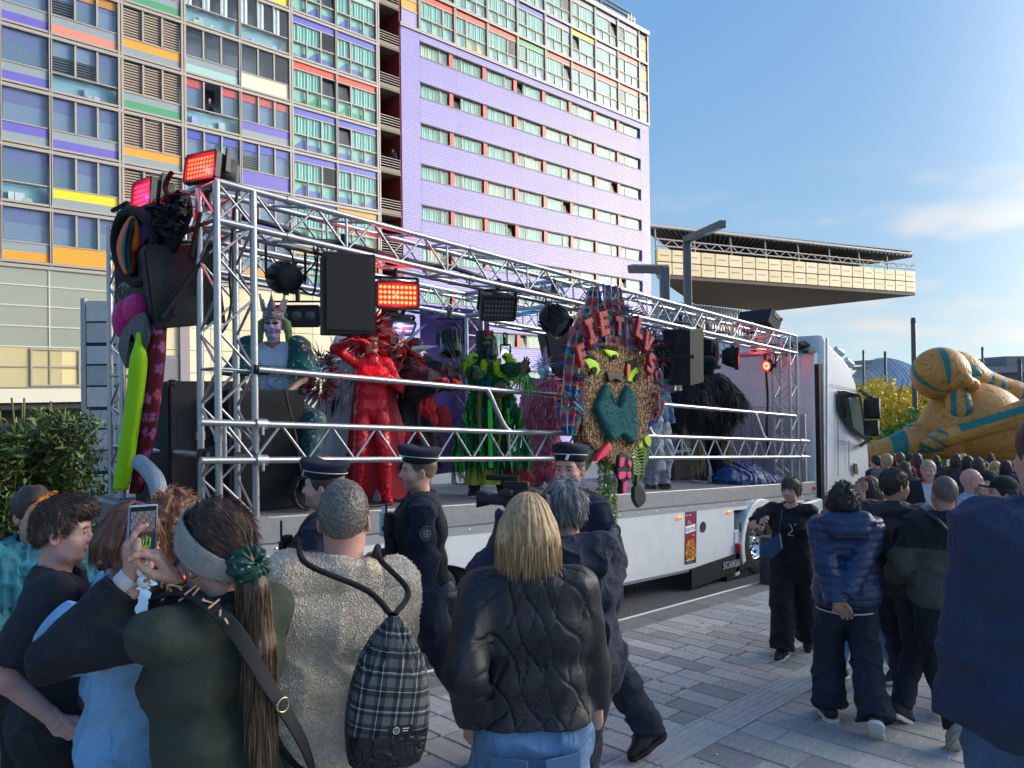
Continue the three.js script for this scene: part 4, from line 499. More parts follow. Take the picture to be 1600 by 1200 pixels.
{
  const a = PZ(283, 449, -6.1); const s1 = speaker('hanging_loudspeaker', 'big black tilted loudspeaker hung at the rear corner beside the eye decoration', a, yawOf(-58), 0.12, 0.56, 0.6, 0.5, -0.06);
  M('arm', [bx(0.09, 0.03, 0.62, 0.33, 0.02, 0.02, 0.01).rotateX(0.9), bx(0.09, 0.36, 0.03, 0.33, 0.38, 0.02, 0.01).rotateX(-0.3), new THREE.CylinderGeometry(0.045, 0.045, 0.06, 16).rotateZ(1.57).translate(0.35, -0.2, 0.1)], BLK, s1);
  speaker('hanging_loudspeaker', 'black loudspeaker hung under the truss left of the red lamp panel', PZ(537, 462, -5.62), yawOf(24), 0.05, 0.42, 0.66, 0.44);
  const s3 = speaker('hanging_loudspeaker', 'black loudspeaker hung between the leopard banner and the furry black performer', PZ(1064, 557, -5.62), yawOf(150), -0.14, 0.5, 0.74, 0.36, 0.05); M('tape_cross', [bx(0.5, 0.05, 0.01, 0, 0.02, -0.2), bx(0.05, 0.72, 0.008, 0.03, 0, -0.2).rotateZ(0.25)], mt([0.04, 0.04, 0.045], { r: 0.4 }), s3); M('connector_plate', [bx(0.12, 0.12, 0.02, 0.14, 0, -0.19, 0.01), bx(0.06, 0.03, 0.02, 0.14, 0.02, -0.2)], mt([0.06, 0.06, 0.065], { r: 0.3 }), s3);
  const sub1 = D(2.75, 0.48, -6.3), sub2 = D(3.05, 0.46, -5.78);
  speaker('stage_subwoofer', 'large black subwoofer at the rear edge of the stage left of the truss post', D(2.86, 0.52, -6.55), yawOf(-47), 0, 0.86, 1.04, 0.5, 0, { sub: 1 }); speaker('stage_subwoofer', 'large black subwoofer behind the corner truss post right of the other one', D(3.3, 0.49, -6.12), yawOf(35), 0, 0.6, 1.0, 0.55, 0, { sub: 1 }); speaker('stage_monitor', 'black wedge loudspeaker lying on top of the truss near the cab', PZ(1186, 503, -6.2), yawOf(130), 0.5, 0.62, 0.26, 0.34, 0, { sub: 1 });
  speaker('stage_loudspeaker', 'black loudspeaker standing behind the pink performer', PZ(872, 556, -7.3), yawOf(20), 0, 0.45, 0.7, 0.4, 0.2);
}
// ---- lamps ----
const RED = (x, y, z, i = 1.2, c = [1, 0.05, 0.03]) => { const l = new THREE.PointLight(new THREE.Color(...c), i); l.position.set(x, y, z); l.castShadow = true; return l; };
function ledPanel(lab, pos, yaw, pitch, w, h, nx, ny, on = 1, c = [1, 0.03, 0.02], c2 = [1, 0.3, 0.08], big = 1, top) {
  const t = T('stage_lamp', lab, 'stage lamp', pos); t.quaternion.setFromEuler(new THREE.Euler(pitch, yaw, 0, 'YXZ')); const d = 0.2 * big;
  M('housing', [loft([[-w / 2, h / 2, 0.02], [w / 2, h / 2, 0.02], [w / 2, -h / 2, 0.02], [-w / 2, -h / 2, 0.02]].length && [ring(4, (a, i) => { const q = [[-1, 1], [1, 1], [1, -1], [-1, -1]][Math.round(i * 4)]; return V(q[0] * w * 0.54, q[1] * h * 0.6, 0); }), ring(4, (a, i) => { const q = [[-1, 1], [1, 1], [1, -1], [-1, -1]][Math.round(i * 4)]; return V(q[0] * w * 0.5, q[1] * h * 0.5 + h * 0.1, -d); })].reverse()), bx(w * 1.08, 0.03, 0.06, 0, h * 0.6, 0, 0.008), bx(w * 1.08, 0.03, 0.06, 0, -h * 0.6, 0, 0.008), bx(0.03, h * 1.2, 0.06, w * 0.54, 0, 0, 0.008), bx(0.03, h * 1.2, 0.06, -w * 0.54, 0, 0, 0.008), ...Array.from({ length: 9 }, (_, i) => bx(0.012, h * 0.8, 0.06, (i - 4) * w * 0.1, 0.02, -d - 0.02))].map(nrm), BLK, t);
  M('lens_plate', [bx(w, h * 1.1, 0.01, 0, 0, 0.008)], on ? mt([0.25, 0.01, 0.01], { r: 0.3, e: c, ei: 0.34 * on }) : mt([0.05, 0.05, 0.055], { r: 0.15 }), t);
  const cells = []; for (let i = 0; i < nx; i++) for (let j = 0; j < ny; j++) cells.push(sph(Math.min(w / nx, h / ny) * 0.4, (i - (nx - 1) / 2) * w / nx, (j - (ny - 1) / 2) * h / ny, 0.012, 1, 1, 0.5, 8)); M('led', cells, on ? mt([0.4, 0.1, 0.05], { r: 0.2, e: c2, ei: 1.0 * on }) : mt([0.12, 0.12, 0.13], { r: 0.1 }), t);
  M('yoke', [bx(0.02, h * 1.1, 0.05, w * 0.6, h * 0.35, -d * 0.4, 0.006), bx(0.02, h * 1.1, 0.05, -w * 0.6, h * 0.35, -d * 0.4, 0.006), bx(w * 1.2, 0.02, 0.05, 0, h * 0.9 * (top ? -1 : 1), -d * 0.4, 0.006), tb(V(0, h * 0.9 * (top ? -1 : 1), -d * 0.4), V(0, (h * 0.9 + 0.12) * (top ? -1 : 1), -d * 0.4), 0.025, 8)], BLK, t);
  if (on) { const l = RED(0, 0, 0.08, 0.4 * on * big, c); t.add(l); l.name = 'lamp_light'; } return t;
}
function parCan(lab, pos, yaw, pitch, r, L, on, c = [1, 0.06, 0.03]) {
  const t = T('stage_lamp', lab, 'stage lamp', pos); const h = sub('head', t); h.rotation.set(pitch, yaw, 0, 'YXZ');
  M('can', [new THREE.LatheGeometry([[0.01, -L / 2], [r * 0.6, -L / 2], [r * 0.9, -L * 0.3], [r, 0], [r, L / 2], [r * 0.92, L / 2], [r * 0.9, L * 0.3]].map((p) => new THREE.Vector2(...p)), 24).rotateX(Math.PI / 2), ...Array.from({ length: 14 }, (_, i) => bx(0.012, r * 0.14, L * 0.5, 0, r * 1.02, -L * 0.05).rotateZ(i * 0.449))], BLK, h);
  M('lens', [new THREE.CylinderGeometry(r * 0.9, r * 0.9, 0.02, 24).rotateX(Math.PI / 2).translate(0, 0, L * 0.38)], on ? mt([0.3, 0.02, 0.01], { e: c, ei: 0.6 * on }) : mt([0.03, 0.03, 0.035], { r: 0.1 }), h); if (on) { const l = RED(0, 0, L * 0.6, 0.14 * on, c); h.add(l); l.name = 'lamp_light'; M('glow_ring', [new THREE.TorusGeometry(r * 0.5, r * 0.12, 8, 20).translate(0, 0, L * 0.4)], mt([0.4, 0.1, 0.05], { e: [Math.min(1, c[0] + 0.2), c[1] + 0.35, c[2] + 0.25], ei: 0.9 * on }), h); }
  M('yoke', [tb(V(-r * 1.25, 0, 0), V(-r * 1.25, r * 2.0, 0), 0.012, 6), tb(V(r * 1.25, 0, 0), V(r * 1.25, r * 2.0, 0), 0.012, 6), tb(V(-r * 1.25, r * 2, 0), V(r * 1.25, r * 2, 0), 0.012, 6), tb(V(-r * 1.3, 0, 0), V(-r, 0, 0), 0.02, 8), tb(V(r, 0, 0), V(r * 1.3, 0, 0), 0.02, 8)], BLK, t).rotation.y = yaw; M('hook_clamp', [bx(0.05, 0.1, 0.05, 0, r * 2 + 0.05, 0, 0.01), new THREE.TorusGeometry(0.035, 0.012, 6, 14).translate(0, r * 2 + 0.12, 0)], BLK, t); return t;
}
ledPanel('glowing red lamp panel standing on top of the truss corner', PZ(316, 262, -5.7), yawOf(-28), -0.12, 0.3, 0.17, 9, 5, 1, [1, 0.012, 0.02], [1, 0.1, 0.02], 1, 1);
ledPanel('red lamp panel on the rear truss beam above the eye decoration', PZ(224, 306, -7.0), yawOf(-38), -0.1, 0.3, 0.22, 9, 5, 0.9, [1, 0.005, 0.05], [1, 0.02, 0.08], 1, 1);
ledPanel('red lamp panel hung under the front truss above the red performer', PZ(621, 461, -5.66), yawOf(22), 0.02, 0.36, 0.19, 9, 4, 1, [1, 0.012, 0.01], [1, 0.22, 0.06]);
ledPanel('unlit black lamp panel hung under the truss above the green performer', PZ(779, 482, -5.66), yawOf(20), 0.35, 0.34, 0.2, 9, 4, 0);
ledPanel('unlit three-lens lamp bar behind the seated queen', PZ(464, 494, -7.1), yawOf(6), 0.1, 0.42, 0.17, 3, 1, 0);
ledPanel('slim red lamp seen edge-on above the furry black performer', PZ(1152, 560, -6.2), yawOf(70), 0.05, 0.2, 0.3, 4, 6, 0.5, [1, 0.03, 0.04], [1, 0.25, 0.15]);
ledPanel('dark lamp hung beside the back of the third loudspeaker', PZ(1107, 545, -6.4), yawOf(150), 0.1, 0.3, 0.34, 4, 4, 0);
ledPanel('small lamp with a bluish face on the rear beam left of the black cape', PZ(628, 512, -7.4), yawOf(40), 0.6, 0.3, 0.14, 8, 2, 0.35, [0.25, 0.45, 1], [0.5, 0.7, 1]);
parCan('black spotlight in a yoke left of the hanging loudspeaker', PZ(447, 434, -5.85), yawOf(215), -0.15, 0.135, 0.26, 0);
parCan('small round red spotlight at the cab end of the stage', PZ(1203, 571, -5.8), yawOf(-60), 0.1, 0.1, 0.2, 1);
parCan('black ribbed spotlight hanging in front of the purple backdrop', PZ(703, 533, -6.9), yawOf(12), 1.2, 0.135, 0.34, 0);
parCan('black spotlight hung just left of the leopard banner', PZ(866, 500, -5.7), yawOf(60), 0.7, 0.16, 0.32, 0);
parCan('small cyan lamp behind the green mask', PZ(790, 551, -6.8), yawOf(-10), 0.1, 0.05, 0.1, 1.2, [0.2, 0.7, 1]);
parCan('small violet lamp under the third loudspeaker', PZ(1047, 597, -6.4), yawOf(0), 0, 0.04, 0.1, 0.8, [0.35, 0.1, 1]);
parCan('black spotlight lying on the rear truss behind the furry performer', PZ(1020, 540, -7.0), yawOf(30), 0.9, 0.12, 0.3, 0);
{ // cables
  const cb = (lab, pts, r = 0.011, n = 60) => tag(M('cable', wire(pts, r, n, 6), BLK), lab, 'cable'); const C = (x, y, z) => PZ(x, y, z);
  cb('black cable running down inside the corner truss post', [C(372, 295, -5.6), C(366, 330, -5.6), C(362, 380, -5.62), C(359, 430, -5.6), C(361, 480, -5.62), C(350, 515, -5.6), C(338, 525, -5.6)]);
  cb('black cable looping from the beam to the spotlight yoke', [C(490, 385, -5.7), C(492, 410, -5.75), C(480, 425, -5.8), C(470, 437, -5.85), C(462, 425, -5.85), C(455, 395, -5.8), C(440, 385, -5.75)], 0.008);
  cb('black cable hanging beside the second loudspeaker', [C(497, 380, -5.7), C(494, 430, -5.7), C(488, 460, -5.72), C(470, 452, -5.8)], 0.01);
  cb('coil of black cable on the deck beside the right subwoofer', Array.from({ length: 40 }, (_, i) => { const a = i * 0.75; return D(3.45 + Math.cos(a) * 0.12, 0.16 + Math.sin(a) * 0.13 + 0.01 * Math.sin(i), -5.62 + Math.sin(i * 1.7) * 0.04); }), 0.011, 260);
  cb('black cable dropping from the subwoofer to the deck edge', [D(3.35, 1.0, -5.75), D(3.42, 0.6, -5.7), D(3.45, 0.3, -5.66), D(3.6, 0.08, -5.62), D(3.9, 0.02, -5.6), D(4.4, 0.015, -5.7)], 0.011);
  cb('bundle of black cables lying along the top of the front beam', Array.from({ length: 44 }, (_, i) => D(2.9 + i * 0.22, 2.27 + 0.05 * vn(i * 0.7, 1, 2), FZ - 0.14 + 0.05 * Math.sin(i * 1.3))), 0.022, 300);
  cb('thin black cables draped along the rear beam', Array.from({ length: 30 }, (_, i) => D(3.1 + i * 0.32, 2.42 + 0.14 * vn(i * 0.6, 4, 2), BZ + 0.3 + 0.03 * Math.sin(i))), 0.016, 240);
  cb('black cable down the truss post by the cab', [D(12.6, 2.3, -5.9), D(12.55, 1.9, -5.85), D(12.62, 1.4, -5.86), D(12.54, 0.9, -5.85), D(12.6, 0.4, -5.85)], 0.022);
}
// ---- tractor ----
const TRK = T('truck', 'white high-roofed lorry cab coupled to the festival trailer', 'truck', V(14, gy(14) - 0.13, -5.4));
{
  const t = TRK, Z0 = -5.36, Z1 = -7.86; const pp = (l, z = Z0) => l.map(([x, y]) => { const q = PZ(x, y, z); return [q.x, q.y]; });
  const side = pp([[1290, 772], [1290, 531], [1297, 541], [1307, 552], [1320, 564], [1331, 580], [1339, 602], [1344, 635], [1350, 666], [1357, 695], [1359.5, 725], [1360, 772]]);
  const g = ext(side, Z0 - Z1 - 0.2, 0.07); px(t, 'cab_body', [g.translate(0, 0, Z1 + 0.1)], mt([0.8, 0.81, 0.82], { phys: 1, r: 0.22, clearcoat: 0.6, clearcoatRoughness: 0.05 }));
  const on = (l, d, z, bev = 0.008) => ext(pp(l), d, bev).translate(0, 0, z);
  const wnd = px(t, 'side_window', [on([[1308, 611], [1314, 610], [1341, 617], [1352, 690], [1327, 672], [1313, 652], [1308, 638]], 0.02, Z0 + 0.02)], mt([0.015, 0.018, 0.02], { r: 0.05 })); M('quarter_pane', local(t, [on([[1321, 622], [1337, 622], [1347, 683], [1328, 668]], 0.01, Z0 + 0.046, 0.002)]), mt([0.10, 0.13, 0.10], { r: 0.05 }), wnd);
  px(t, 'door_seam', [on([[1308, 650], [1308.8, 650], [1308.8, 745], [1308, 745]], 0.012, Z0 + 0.006, 0), on([[1308, 687], [1355, 696], [1355, 697.2], [1308, 688.2]], 0.012, Z0 + 0.006, 0), on([[1325, 688], [1325.8, 688], [1325.8, 735], [1325, 735]], 0.012, Z0 + 0.006, 0), on([[1296, 600], [1339, 610], [1339, 611], [1296, 601]], 0.012, Z0 + 0.006, 0)], mt([0.25, 0.26, 0.27], { r: 0.6 }));
  px(t, 'door_handle', [on([[1332, 724], [1337, 725], [1339, 741], [1334, 740]], 0.015, Z0 + 0.01, 0.004)], BLK); px(t, 'roof_deflector', [on([[1290, 529], [1292, 529], [1292, 772], [1290, 772]], 0.03, Z0 - 0.0, 0.005)], WHT); px(t, 'rear_edge', [bb(13.68, 13.84, -0.2, 2.4, Z0 - 0.25, Z0 - 0.03)], BLK);
  px(t, 'rear_wall', [bb(13.66, 13.95, -0.3, 2.62, Z1 + 0.05, Z0 - 0.1, 0.05), ...[0.35, 1.0, 1.62, 2.1].map((y) => bb(13.63, 13.67, y, y + 0.5, Z1 + 0.3, Z0 - 0.35, 0.02))], WHT); px(t, 'torn_cover', [loft(ring(2, (a, i) => i).map((k) => ring(14, (a) => V(13.5 + k * 0.9, 2.66 + 0.1 * Math.cos(a) + 0.12 * vn(a * 2, k * 3, 1) + k * 0.05, Z0 - 0.5 + Math.sin(a) * 0.5 - 0.25)))), ...[0, 1, 2].map((i) => bx(0.3, 0.05, 0.12, 13.55, 2.62 - i * 0.05, Z0 - 0.15 - i * 0.3).rotateZ(0))].map(nrm), mt([0.06, 0.04, 0.035], { r: 0.8 }));
  px(t, 'wing_mirror', [loft([0, 1].map((k) => ring(12, (a) => { const q = PZ(1362, 638, Z0 + 0.35); return V(q.x + Math.cos(a) * 0.09, q.y + Math.sign(Math.sin(a)) * Math.pow(Math.abs(Math.sin(a)), 0.5) * 0.2, q.z - 0.12 + k * 0.26); }))), loft([0, 1].map((k) => ring(12, (a) => { const q = PZ(1362, 669, Z0 + 0.35); return V(q.x + Math.cos(a) * 0.08, q.y + Math.sign(Math.sin(a)) * Math.pow(Math.abs(Math.sin(a)), 0.5) * 0.15, q.z - 0.12 + k * 0.24); }))), tb(PZ(1344, 610, Z0), PZ(1361, 622, Z0 + 0.35), 0.04, 8), tb(PZ(1345, 696, Z0), PZ(1361, 685, Z0 + 0.35), 0.035, 8)].map(nrm), BLK);
  px(t, 'roof_horn', [tb(PZ(1306, 545, Z0 - 0.3), PZ(1314, 552, Z0 - 0.3), 0.05, 10, 0.08), tb(PZ(1322, 562, Z0 - 0.3), PZ(1329, 570, Z0 - 0.3), 0.05, 10, 0.08)], mt([0.6, 0.62, 0.63], { r: 0.3, m: 0.5 }));
  px(t, 'lower_side', [bb(13.8, 16.1, -0.9, 0.2, Z1 + 0.2, Z0 - 0.04, 0.05)], mt([0.05, 0.05, 0.055], { r: 0.6 })); px(t, 'side_fairing', [bb(12.3, 13.75, -0.62, 0.02, Z0 - 0.3, Z0 - 0.02, 0.05)], WHT); px(t, 'chassis_rail', [bb(10.3, 15.8, -0.6, -0.15, -7.1, -6.1)], BLK);
  // drive axle with white mudguard
  const wx = 11.22, wy = gy(wx) - 0.13 + 0.495; wheel(t, wx, wy, Z0 - 0.19, 0.495); wheel(t, 15.1, gy(15.1) - 0.13 + 0.495, Z0 - 0.19, 0.495);
  const arc = [], R1 = 0.56, R2 = 0.64; for (let i = 0; i <= 16; i++) { const a = rad(200 - i * 13.5); arc.push([wx + Math.cos(a) * R2, wy + Math.sin(a) * R2 * 1.02]); } const inn = []; for (let i = 16; i >= 0; i--) { const a = rad(200 - i * 13.5); inn.push([wx + Math.cos(a) * R1, wy + Math.sin(a) * R1]); }
  px(t, 'mudguard', [ext([...arc, ...inn], 0.5, 0.012).translate(0, 0, Z0 - 0.5), bb(wx - 0.78, wx - 0.62, wy - 0.4, wy + 0.28, Z0 - 0.5, Z0 - 0.03, 0.03)], mt([0.74, 0.75, 0.76], { r: 0.3 })); px(t, 'mudguard_vent', [0, 1].map((i) => bx(0.03, 0.14, 0.02, wx - 0.66, wy + 0.32 - i * 0.0, Z0 + 0.0 - i * 0.1, 0.005).rotateZ(0)), BLK); px(t, 'tail_lamp', [bx(0.06, 0.15, 0.1, wx - 0.74, wy + 0.02, Z0 - 0.02, 0.01)], mt([0.45, 0.01, 0.015], { r: 0.2 })); px(t, 'mud_flap', [bb(10.22, 10.62, -0.95, -0.62, Z0 - 0.08, Z0 - 0.05), bb(10.5, 11.05, -1.02, -0.6, Z0 - 0.62, Z0 - 0.06, 0.02)], BLK);
  const font = await new FontLoader().loadAsync('fonts/droid/droid_sans_bold.typeface.json'); globalThis.FONT = font;
  const tg = new TextGeometry('SCANIA', { font, size: 0.1, depth: 0.006, curveSegments: 4 }); tg.scale(1.0, 1, 1); tg.rotateZ(-SLOPE); px(t, 'lettering', [tg.translate(10.05, gy(10.05) - 0.13 + 0.2, Z0 - 0.02)], mt([0.42, 0.44, 0.46], { r: 0.5 })); px(t, 'front_flap', [bb(9.2, 10.95, gy(10) - 0.13 + 0.08, gy(10) + 0.22, Z0 - 0.06, Z0 - 0.03)], BLK);
}
// ---- stage furniture ----
{
  const pb = T('purple_backdrop', 'dark purple cloth backdrop at the back of the stage', 'backdrop', D(5.4, 0, BZ + 0.1)); const cloth = (x0, x1, y0, y1, z, amp, f) => { const g = new THREE.PlaneGeometry(x1 - x0, y1 - y0, 60, 24), p = g.attributes.position; for (let i = 0; i < p.count; i++) { const x = p.getX(i), y = p.getY(i); p.setZ(i, amp * Math.sin(x * f + Math.sin(y * 3)) * (0.6 + 0.4 * vn(x * 3, y * 2, 1))); } g.computeVertexNormals(); return g.translate((x0 + x1) / 2, (y0 + y1) / 2, z); };
  const q0 = PZ(655, 535, BZ + 0.1), q1 = PZ(757, 535, BZ + 0.1), qt = PZ(700, 480, BZ + 0.1); px(pb, 'cloth', [cloth(q0.x, q1.x + 0.1, dY(6) + 0.1, qt.y, BZ + 0.1, 0.025, 9)], mt([0.05, 0.018, 0.16], { r: 0.8, side: THREE.DoubleSide, b: 'weave' })); px(pb, 'eyelets', [0, 1, 2, 3].map((i) => new THREE.TorusGeometry(0.02, 0.007, 6, 12).translate(q0.x + 0.1 + i * 0.28, qt.y - 0.05, BZ + 0.13)), ALU);
  const f = T('drinks_fridge', 'dark glass-fronted drinks fridge at the cab end of the stage', 'fridge', D(12.0, 0, -7.3)); px(f, 'cabinet', [bx(0.7, 1.05, 0.6, 12.0, dY(12) + 0.53, -7.3, 0.02)], mt([0.06, 0.065, 0.07], { r: 0.4 })); px(f, 'door', [bx(0.03, 0.9, 0.52, 11.64, dY(12) + 0.56, -7.3, 0.01), bx(0.62, 0.9, 0.03, 12.0, dY(12) + 0.56, -6.99, 0.01)], mt([0.16, 0.22, 0.24], { r: 0.06 })); px(f, 'top_strip', [bx(0.72, 0.06, 0.62, 12, dY(12) + 1.08, -7.3, 0.01)], BLK);
  for (let i = 0; i < 9; i++) { const x = 11.05 + (i % 5) * 0.11, z = -7.0 + Math.floor(i / 5) * 0.14, b = T('water_bottle', 'clear plastic water bottle in the cluster on the crate', 'bottle', D(x, 0.5, z), 0, 'clear water bottles on the crate'); M('bottle', [new THREE.LatheGeometry([[0.001, 0], [0.035, 0], [0.036, 0.02], [0.033, 0.1], [0.036, 0.17], [0.015, 0.22], [0.014, 0.25]].map((p) => new THREE.Vector2(...p)), 16)], mt([0.7, 0.8, 0.95], { phys: 1, r: 0.08, transmission: 0.8, ior: 1.33 }), b); M('cap', [new THREE.CylinderGeometry(0.016, 0.016, 0.02, 12).translate(0, 0.26, 0)], mt([0.6, 0.7, 0.9], { r: 0.4 }), b); }
  const cr = T('crate', 'dark flat crate holding the water bottles', 'crate', D(11.3, 0, -6.95)); px(cr, 'box', [bb(10.95, 11.75, dY(11.3) + 0.02, dY(11.3) + 0.46, -7.2, -6.7, 0.01)], mt([0.03, 0.03, 0.035], { r: 0.6 })); px(cr, 'lid', [bb(10.93, 11.77, dY(11.3) + 0.46, dY(11.3) + 0.5, -7.22, -6.68, 0.01)], mt([0.4, 0.42, 0.44], { r: 0.5 }));
  const fold = (x, y, z) => 0.035 * Math.abs(Math.sin(x * 17 + 6 * vn(x * 4, y * 6, z * 4) + y * 9)) + 0.03 * vn(x * 16, y * 16, z * 16); const c = D(11.75, 0, -5.85); tag(M('blue_tarpaulin', sn((x, y, z) => Math.max(uni([ell(V(-0.2, 0.06, 0), 0.62, 0.27, 0.34), ell(V(0.4, 0.02, 0.03), 0.6, 0.17, 0.3)], 0.1)(x, y + SLOPE * x, z) + 0.03 - fold(x, y, z), -(y + SLOPE * x)), V(-1, -0.1, -0.5), V(1.2, 0.45, 0.5), 0.016).translate(c.x, c.y, c.z), mt([0.015, 0.06, 0.2], { r: 0.35, b: 'crease', bs: 0.008, ts: 0.3 })), 'crumpled blue tarpaulin heaped on the deck at the cab end', 'tarpaulin');
}
// ================= PEOPLE =================
function sampleGeo(geo, n) { const g = geo.index ? geo.toNonIndexed() : geo, p = g.attributes.position, q = g.attributes.normal, tri = p.count / 3, cum = []; let s = 0; const A = V(), B = V(), C = V(); for (let i = 0; i < tri; i++) { A.fromBufferAttribute(p, i * 3); B.fromBufferAttribute(p, i * 3 + 1); C.fromBufferAttribute(p, i * 3 + 2); s += B.sub(A).cross(C.sub(A)).length(); cum.push(s); } const out = []; for (let i = 0; i < n; i++) { const r = rnd() * s; let a = 0, b = tri - 1; while (a < b) { const m = (a + b) >> 1; cum[m] < r ? a = m + 1 : b = m; } let u = rnd(), v = rnd(); if (u + v > 1) { u = 1 - u; v = 1 - v; } const k = a * 3, at = (t, o) => V().fromBufferAttribute(t, k).multiplyScalar(1 - u - v).addScaledVector(V().fromBufferAttribute(t, k + 1), u).addScaledVector(V().fromBufferAttribute(t, k + 2), v); out.push([at(p), at(q).normalize()]); } return out; }
const bladeG = (() => { const g = new THREE.BufferGeometry(); g.setAttribute('position', new THREE.Float32BufferAttribute([-0.5, 0, 0, 0.5, 0, 0, -0.45, 0.5, 0.08, 0.45, 0.5, 0.08, 0, 1, 0.22], 3)); g.setIndex([0, 1, 2, 1, 3, 2, 2, 3, 4]); g.computeVertexNormals(); return g; })();
const TUFT = mt([1, 1, 1], { r: 0.7, side: THREE.DoubleSide }), TINSEL = mt([1, 1, 1], { r: 0.28, m: 0.35, side: THREE.DoubleSide });
function tufts(name, parent, geo, n, o) { // blades that grow out of a surface and hang
  const up = V(0, 1, 0), list = sampleGeo(geo, n).filter(([p]) => !o.keep || o.keep(p)).map(([p, nn]) => { const d = (o.flow ? (() => { const v = o.flow(p); return v.addScaledVector(nn, -v.dot(nn)).normalize().addScaledVector(nn, o.lift); })() : nn.clone().multiplyScalar(1 - (o.grav ?? 0.5)).add(V(0, -(o.grav ?? 0.5), 0))).add(V(rr(-1, 1), rr(-1, 1), rr(-1, 1)).multiplyScalar(o.jit ?? 0.25)).normalize(); const q = new THREE.Quaternion().setFromUnitVectors(up, d).multiply(new THREE.Quaternion().setFromAxisAngle(up, rr(0, 6.28))); const l = rr(o.l[0], o.l[1]); return { p, q, s: V(o.w * rr(0.7, 1.3), l, o.w * 4) }; });
  return inst(name, bladeG, o.mat || TUFT, list, parent, (c, l) => { const a = o.cols[Math.floor(rnd() * o.cols.length)], k = rr(0.65, 1.3); c.setRGB(a[0] * k, a[1] * k, a[2] * k); });
}
const VC = (r, b, bs, ts, extra) => mt([1, 1, 1], { r, vc: 1, ...(b ? { b, bs, ts } : {}), ...extra });
const SKINM = mt([1, 1, 1], { r: 0.52, vc: 1, b: 'rough', bs: 0.0012, ts: 0.05 }), HAIRM = mt([1, 1, 1], { r: 0.5, vc: 1 });
const mixc = (a, b, t) => [a[0] + (b[0] - a[0]) * t, a[1] + (b[1] - a[1]) * t, a[2] + (b[2] - a[2]) * t];
const SK = { fair: [0.62, 0.36, 0.27], pale: [0.68, 0.43, 0.34], tan: [0.48, 0.27, 0.18], brown: [0.27, 0.14, 0.085], rosy: [0.64, 0.34, 0.27] };
const WAXY = (g) => { const p = g.attributes.position; return new THREE.Box3().setFromBufferAttribute(p); };
function handGeo(side, curl, c = 0.0045, o = {}) { // wrist at 0, fingers +y, palm faces +z; side 1 = right
  const L = [], kx = [0.031, 0.011, -0.011, -0.03], ky = [0.085, 0.09, 0.086, 0.077], fl = [0.07, 0.078, 0.072, 0.056]; let tipz = 0;
  for (let i = 0; i < 4; i++) { let p = V(side * kx[i], ky[i], 0); L.push(cap(V(side * kx[i] * 0.6, 0.004, 0), p, 0.0135, 0.0115)); let a = curl * (0.75 + i * 0.08), th = a; const seg = [0.46, 0.31, 0.25]; for (let k = 0; k < 3; k++) { const l = fl[i] * seg[k], q = V(p.x + side * kx[i] * 0.06, p.y + Math.cos(th) * l, p.z + Math.sin(th) * l); L.push(cap(p, q, 0.0094 - k * 0.0007, 0.0087 - k * 0.0008)); p = q; th += a * 0.95; } }
  const tc = o.thumb ?? 0.4; const b0 = V(side * 0.02, 0.018, 0.006), b1 = V(side * (0.046 - tc * 0.012), 0.05, 0.012 + tc * 0.02), b2 = V(side * (0.055 - tc * 0.03), 0.078, 0.016 + tc * 0.03), b3 = V(side * (0.056 - tc * 0.046), 0.1, 0.018 + tc * 0.04); L.push(cap(b0, b1, 0.016, 0.0125), cap(b1, b2, 0.0118, 0.0105), cap(b2, b3, 0.0102, 0.0085));
  L.push(cap(V(-0.008, -0.035, 0), V(-0.008, 0.01, 0), 0.021), cap(V(0.008, -0.035, 0), V(0.008, 0.01, 0), 0.021));
  const f = uni(L, 0.007); return sn(f, V(-0.08, -0.07, -0.05), V(0.08, 0.185, 0.125), c, (x, y, z) => o.col || [1, 1, 1]);
}
const HSTR = mt([1, 1, 1], { r: 0.45, side: THREE.DoubleSide });
const handCache = {};
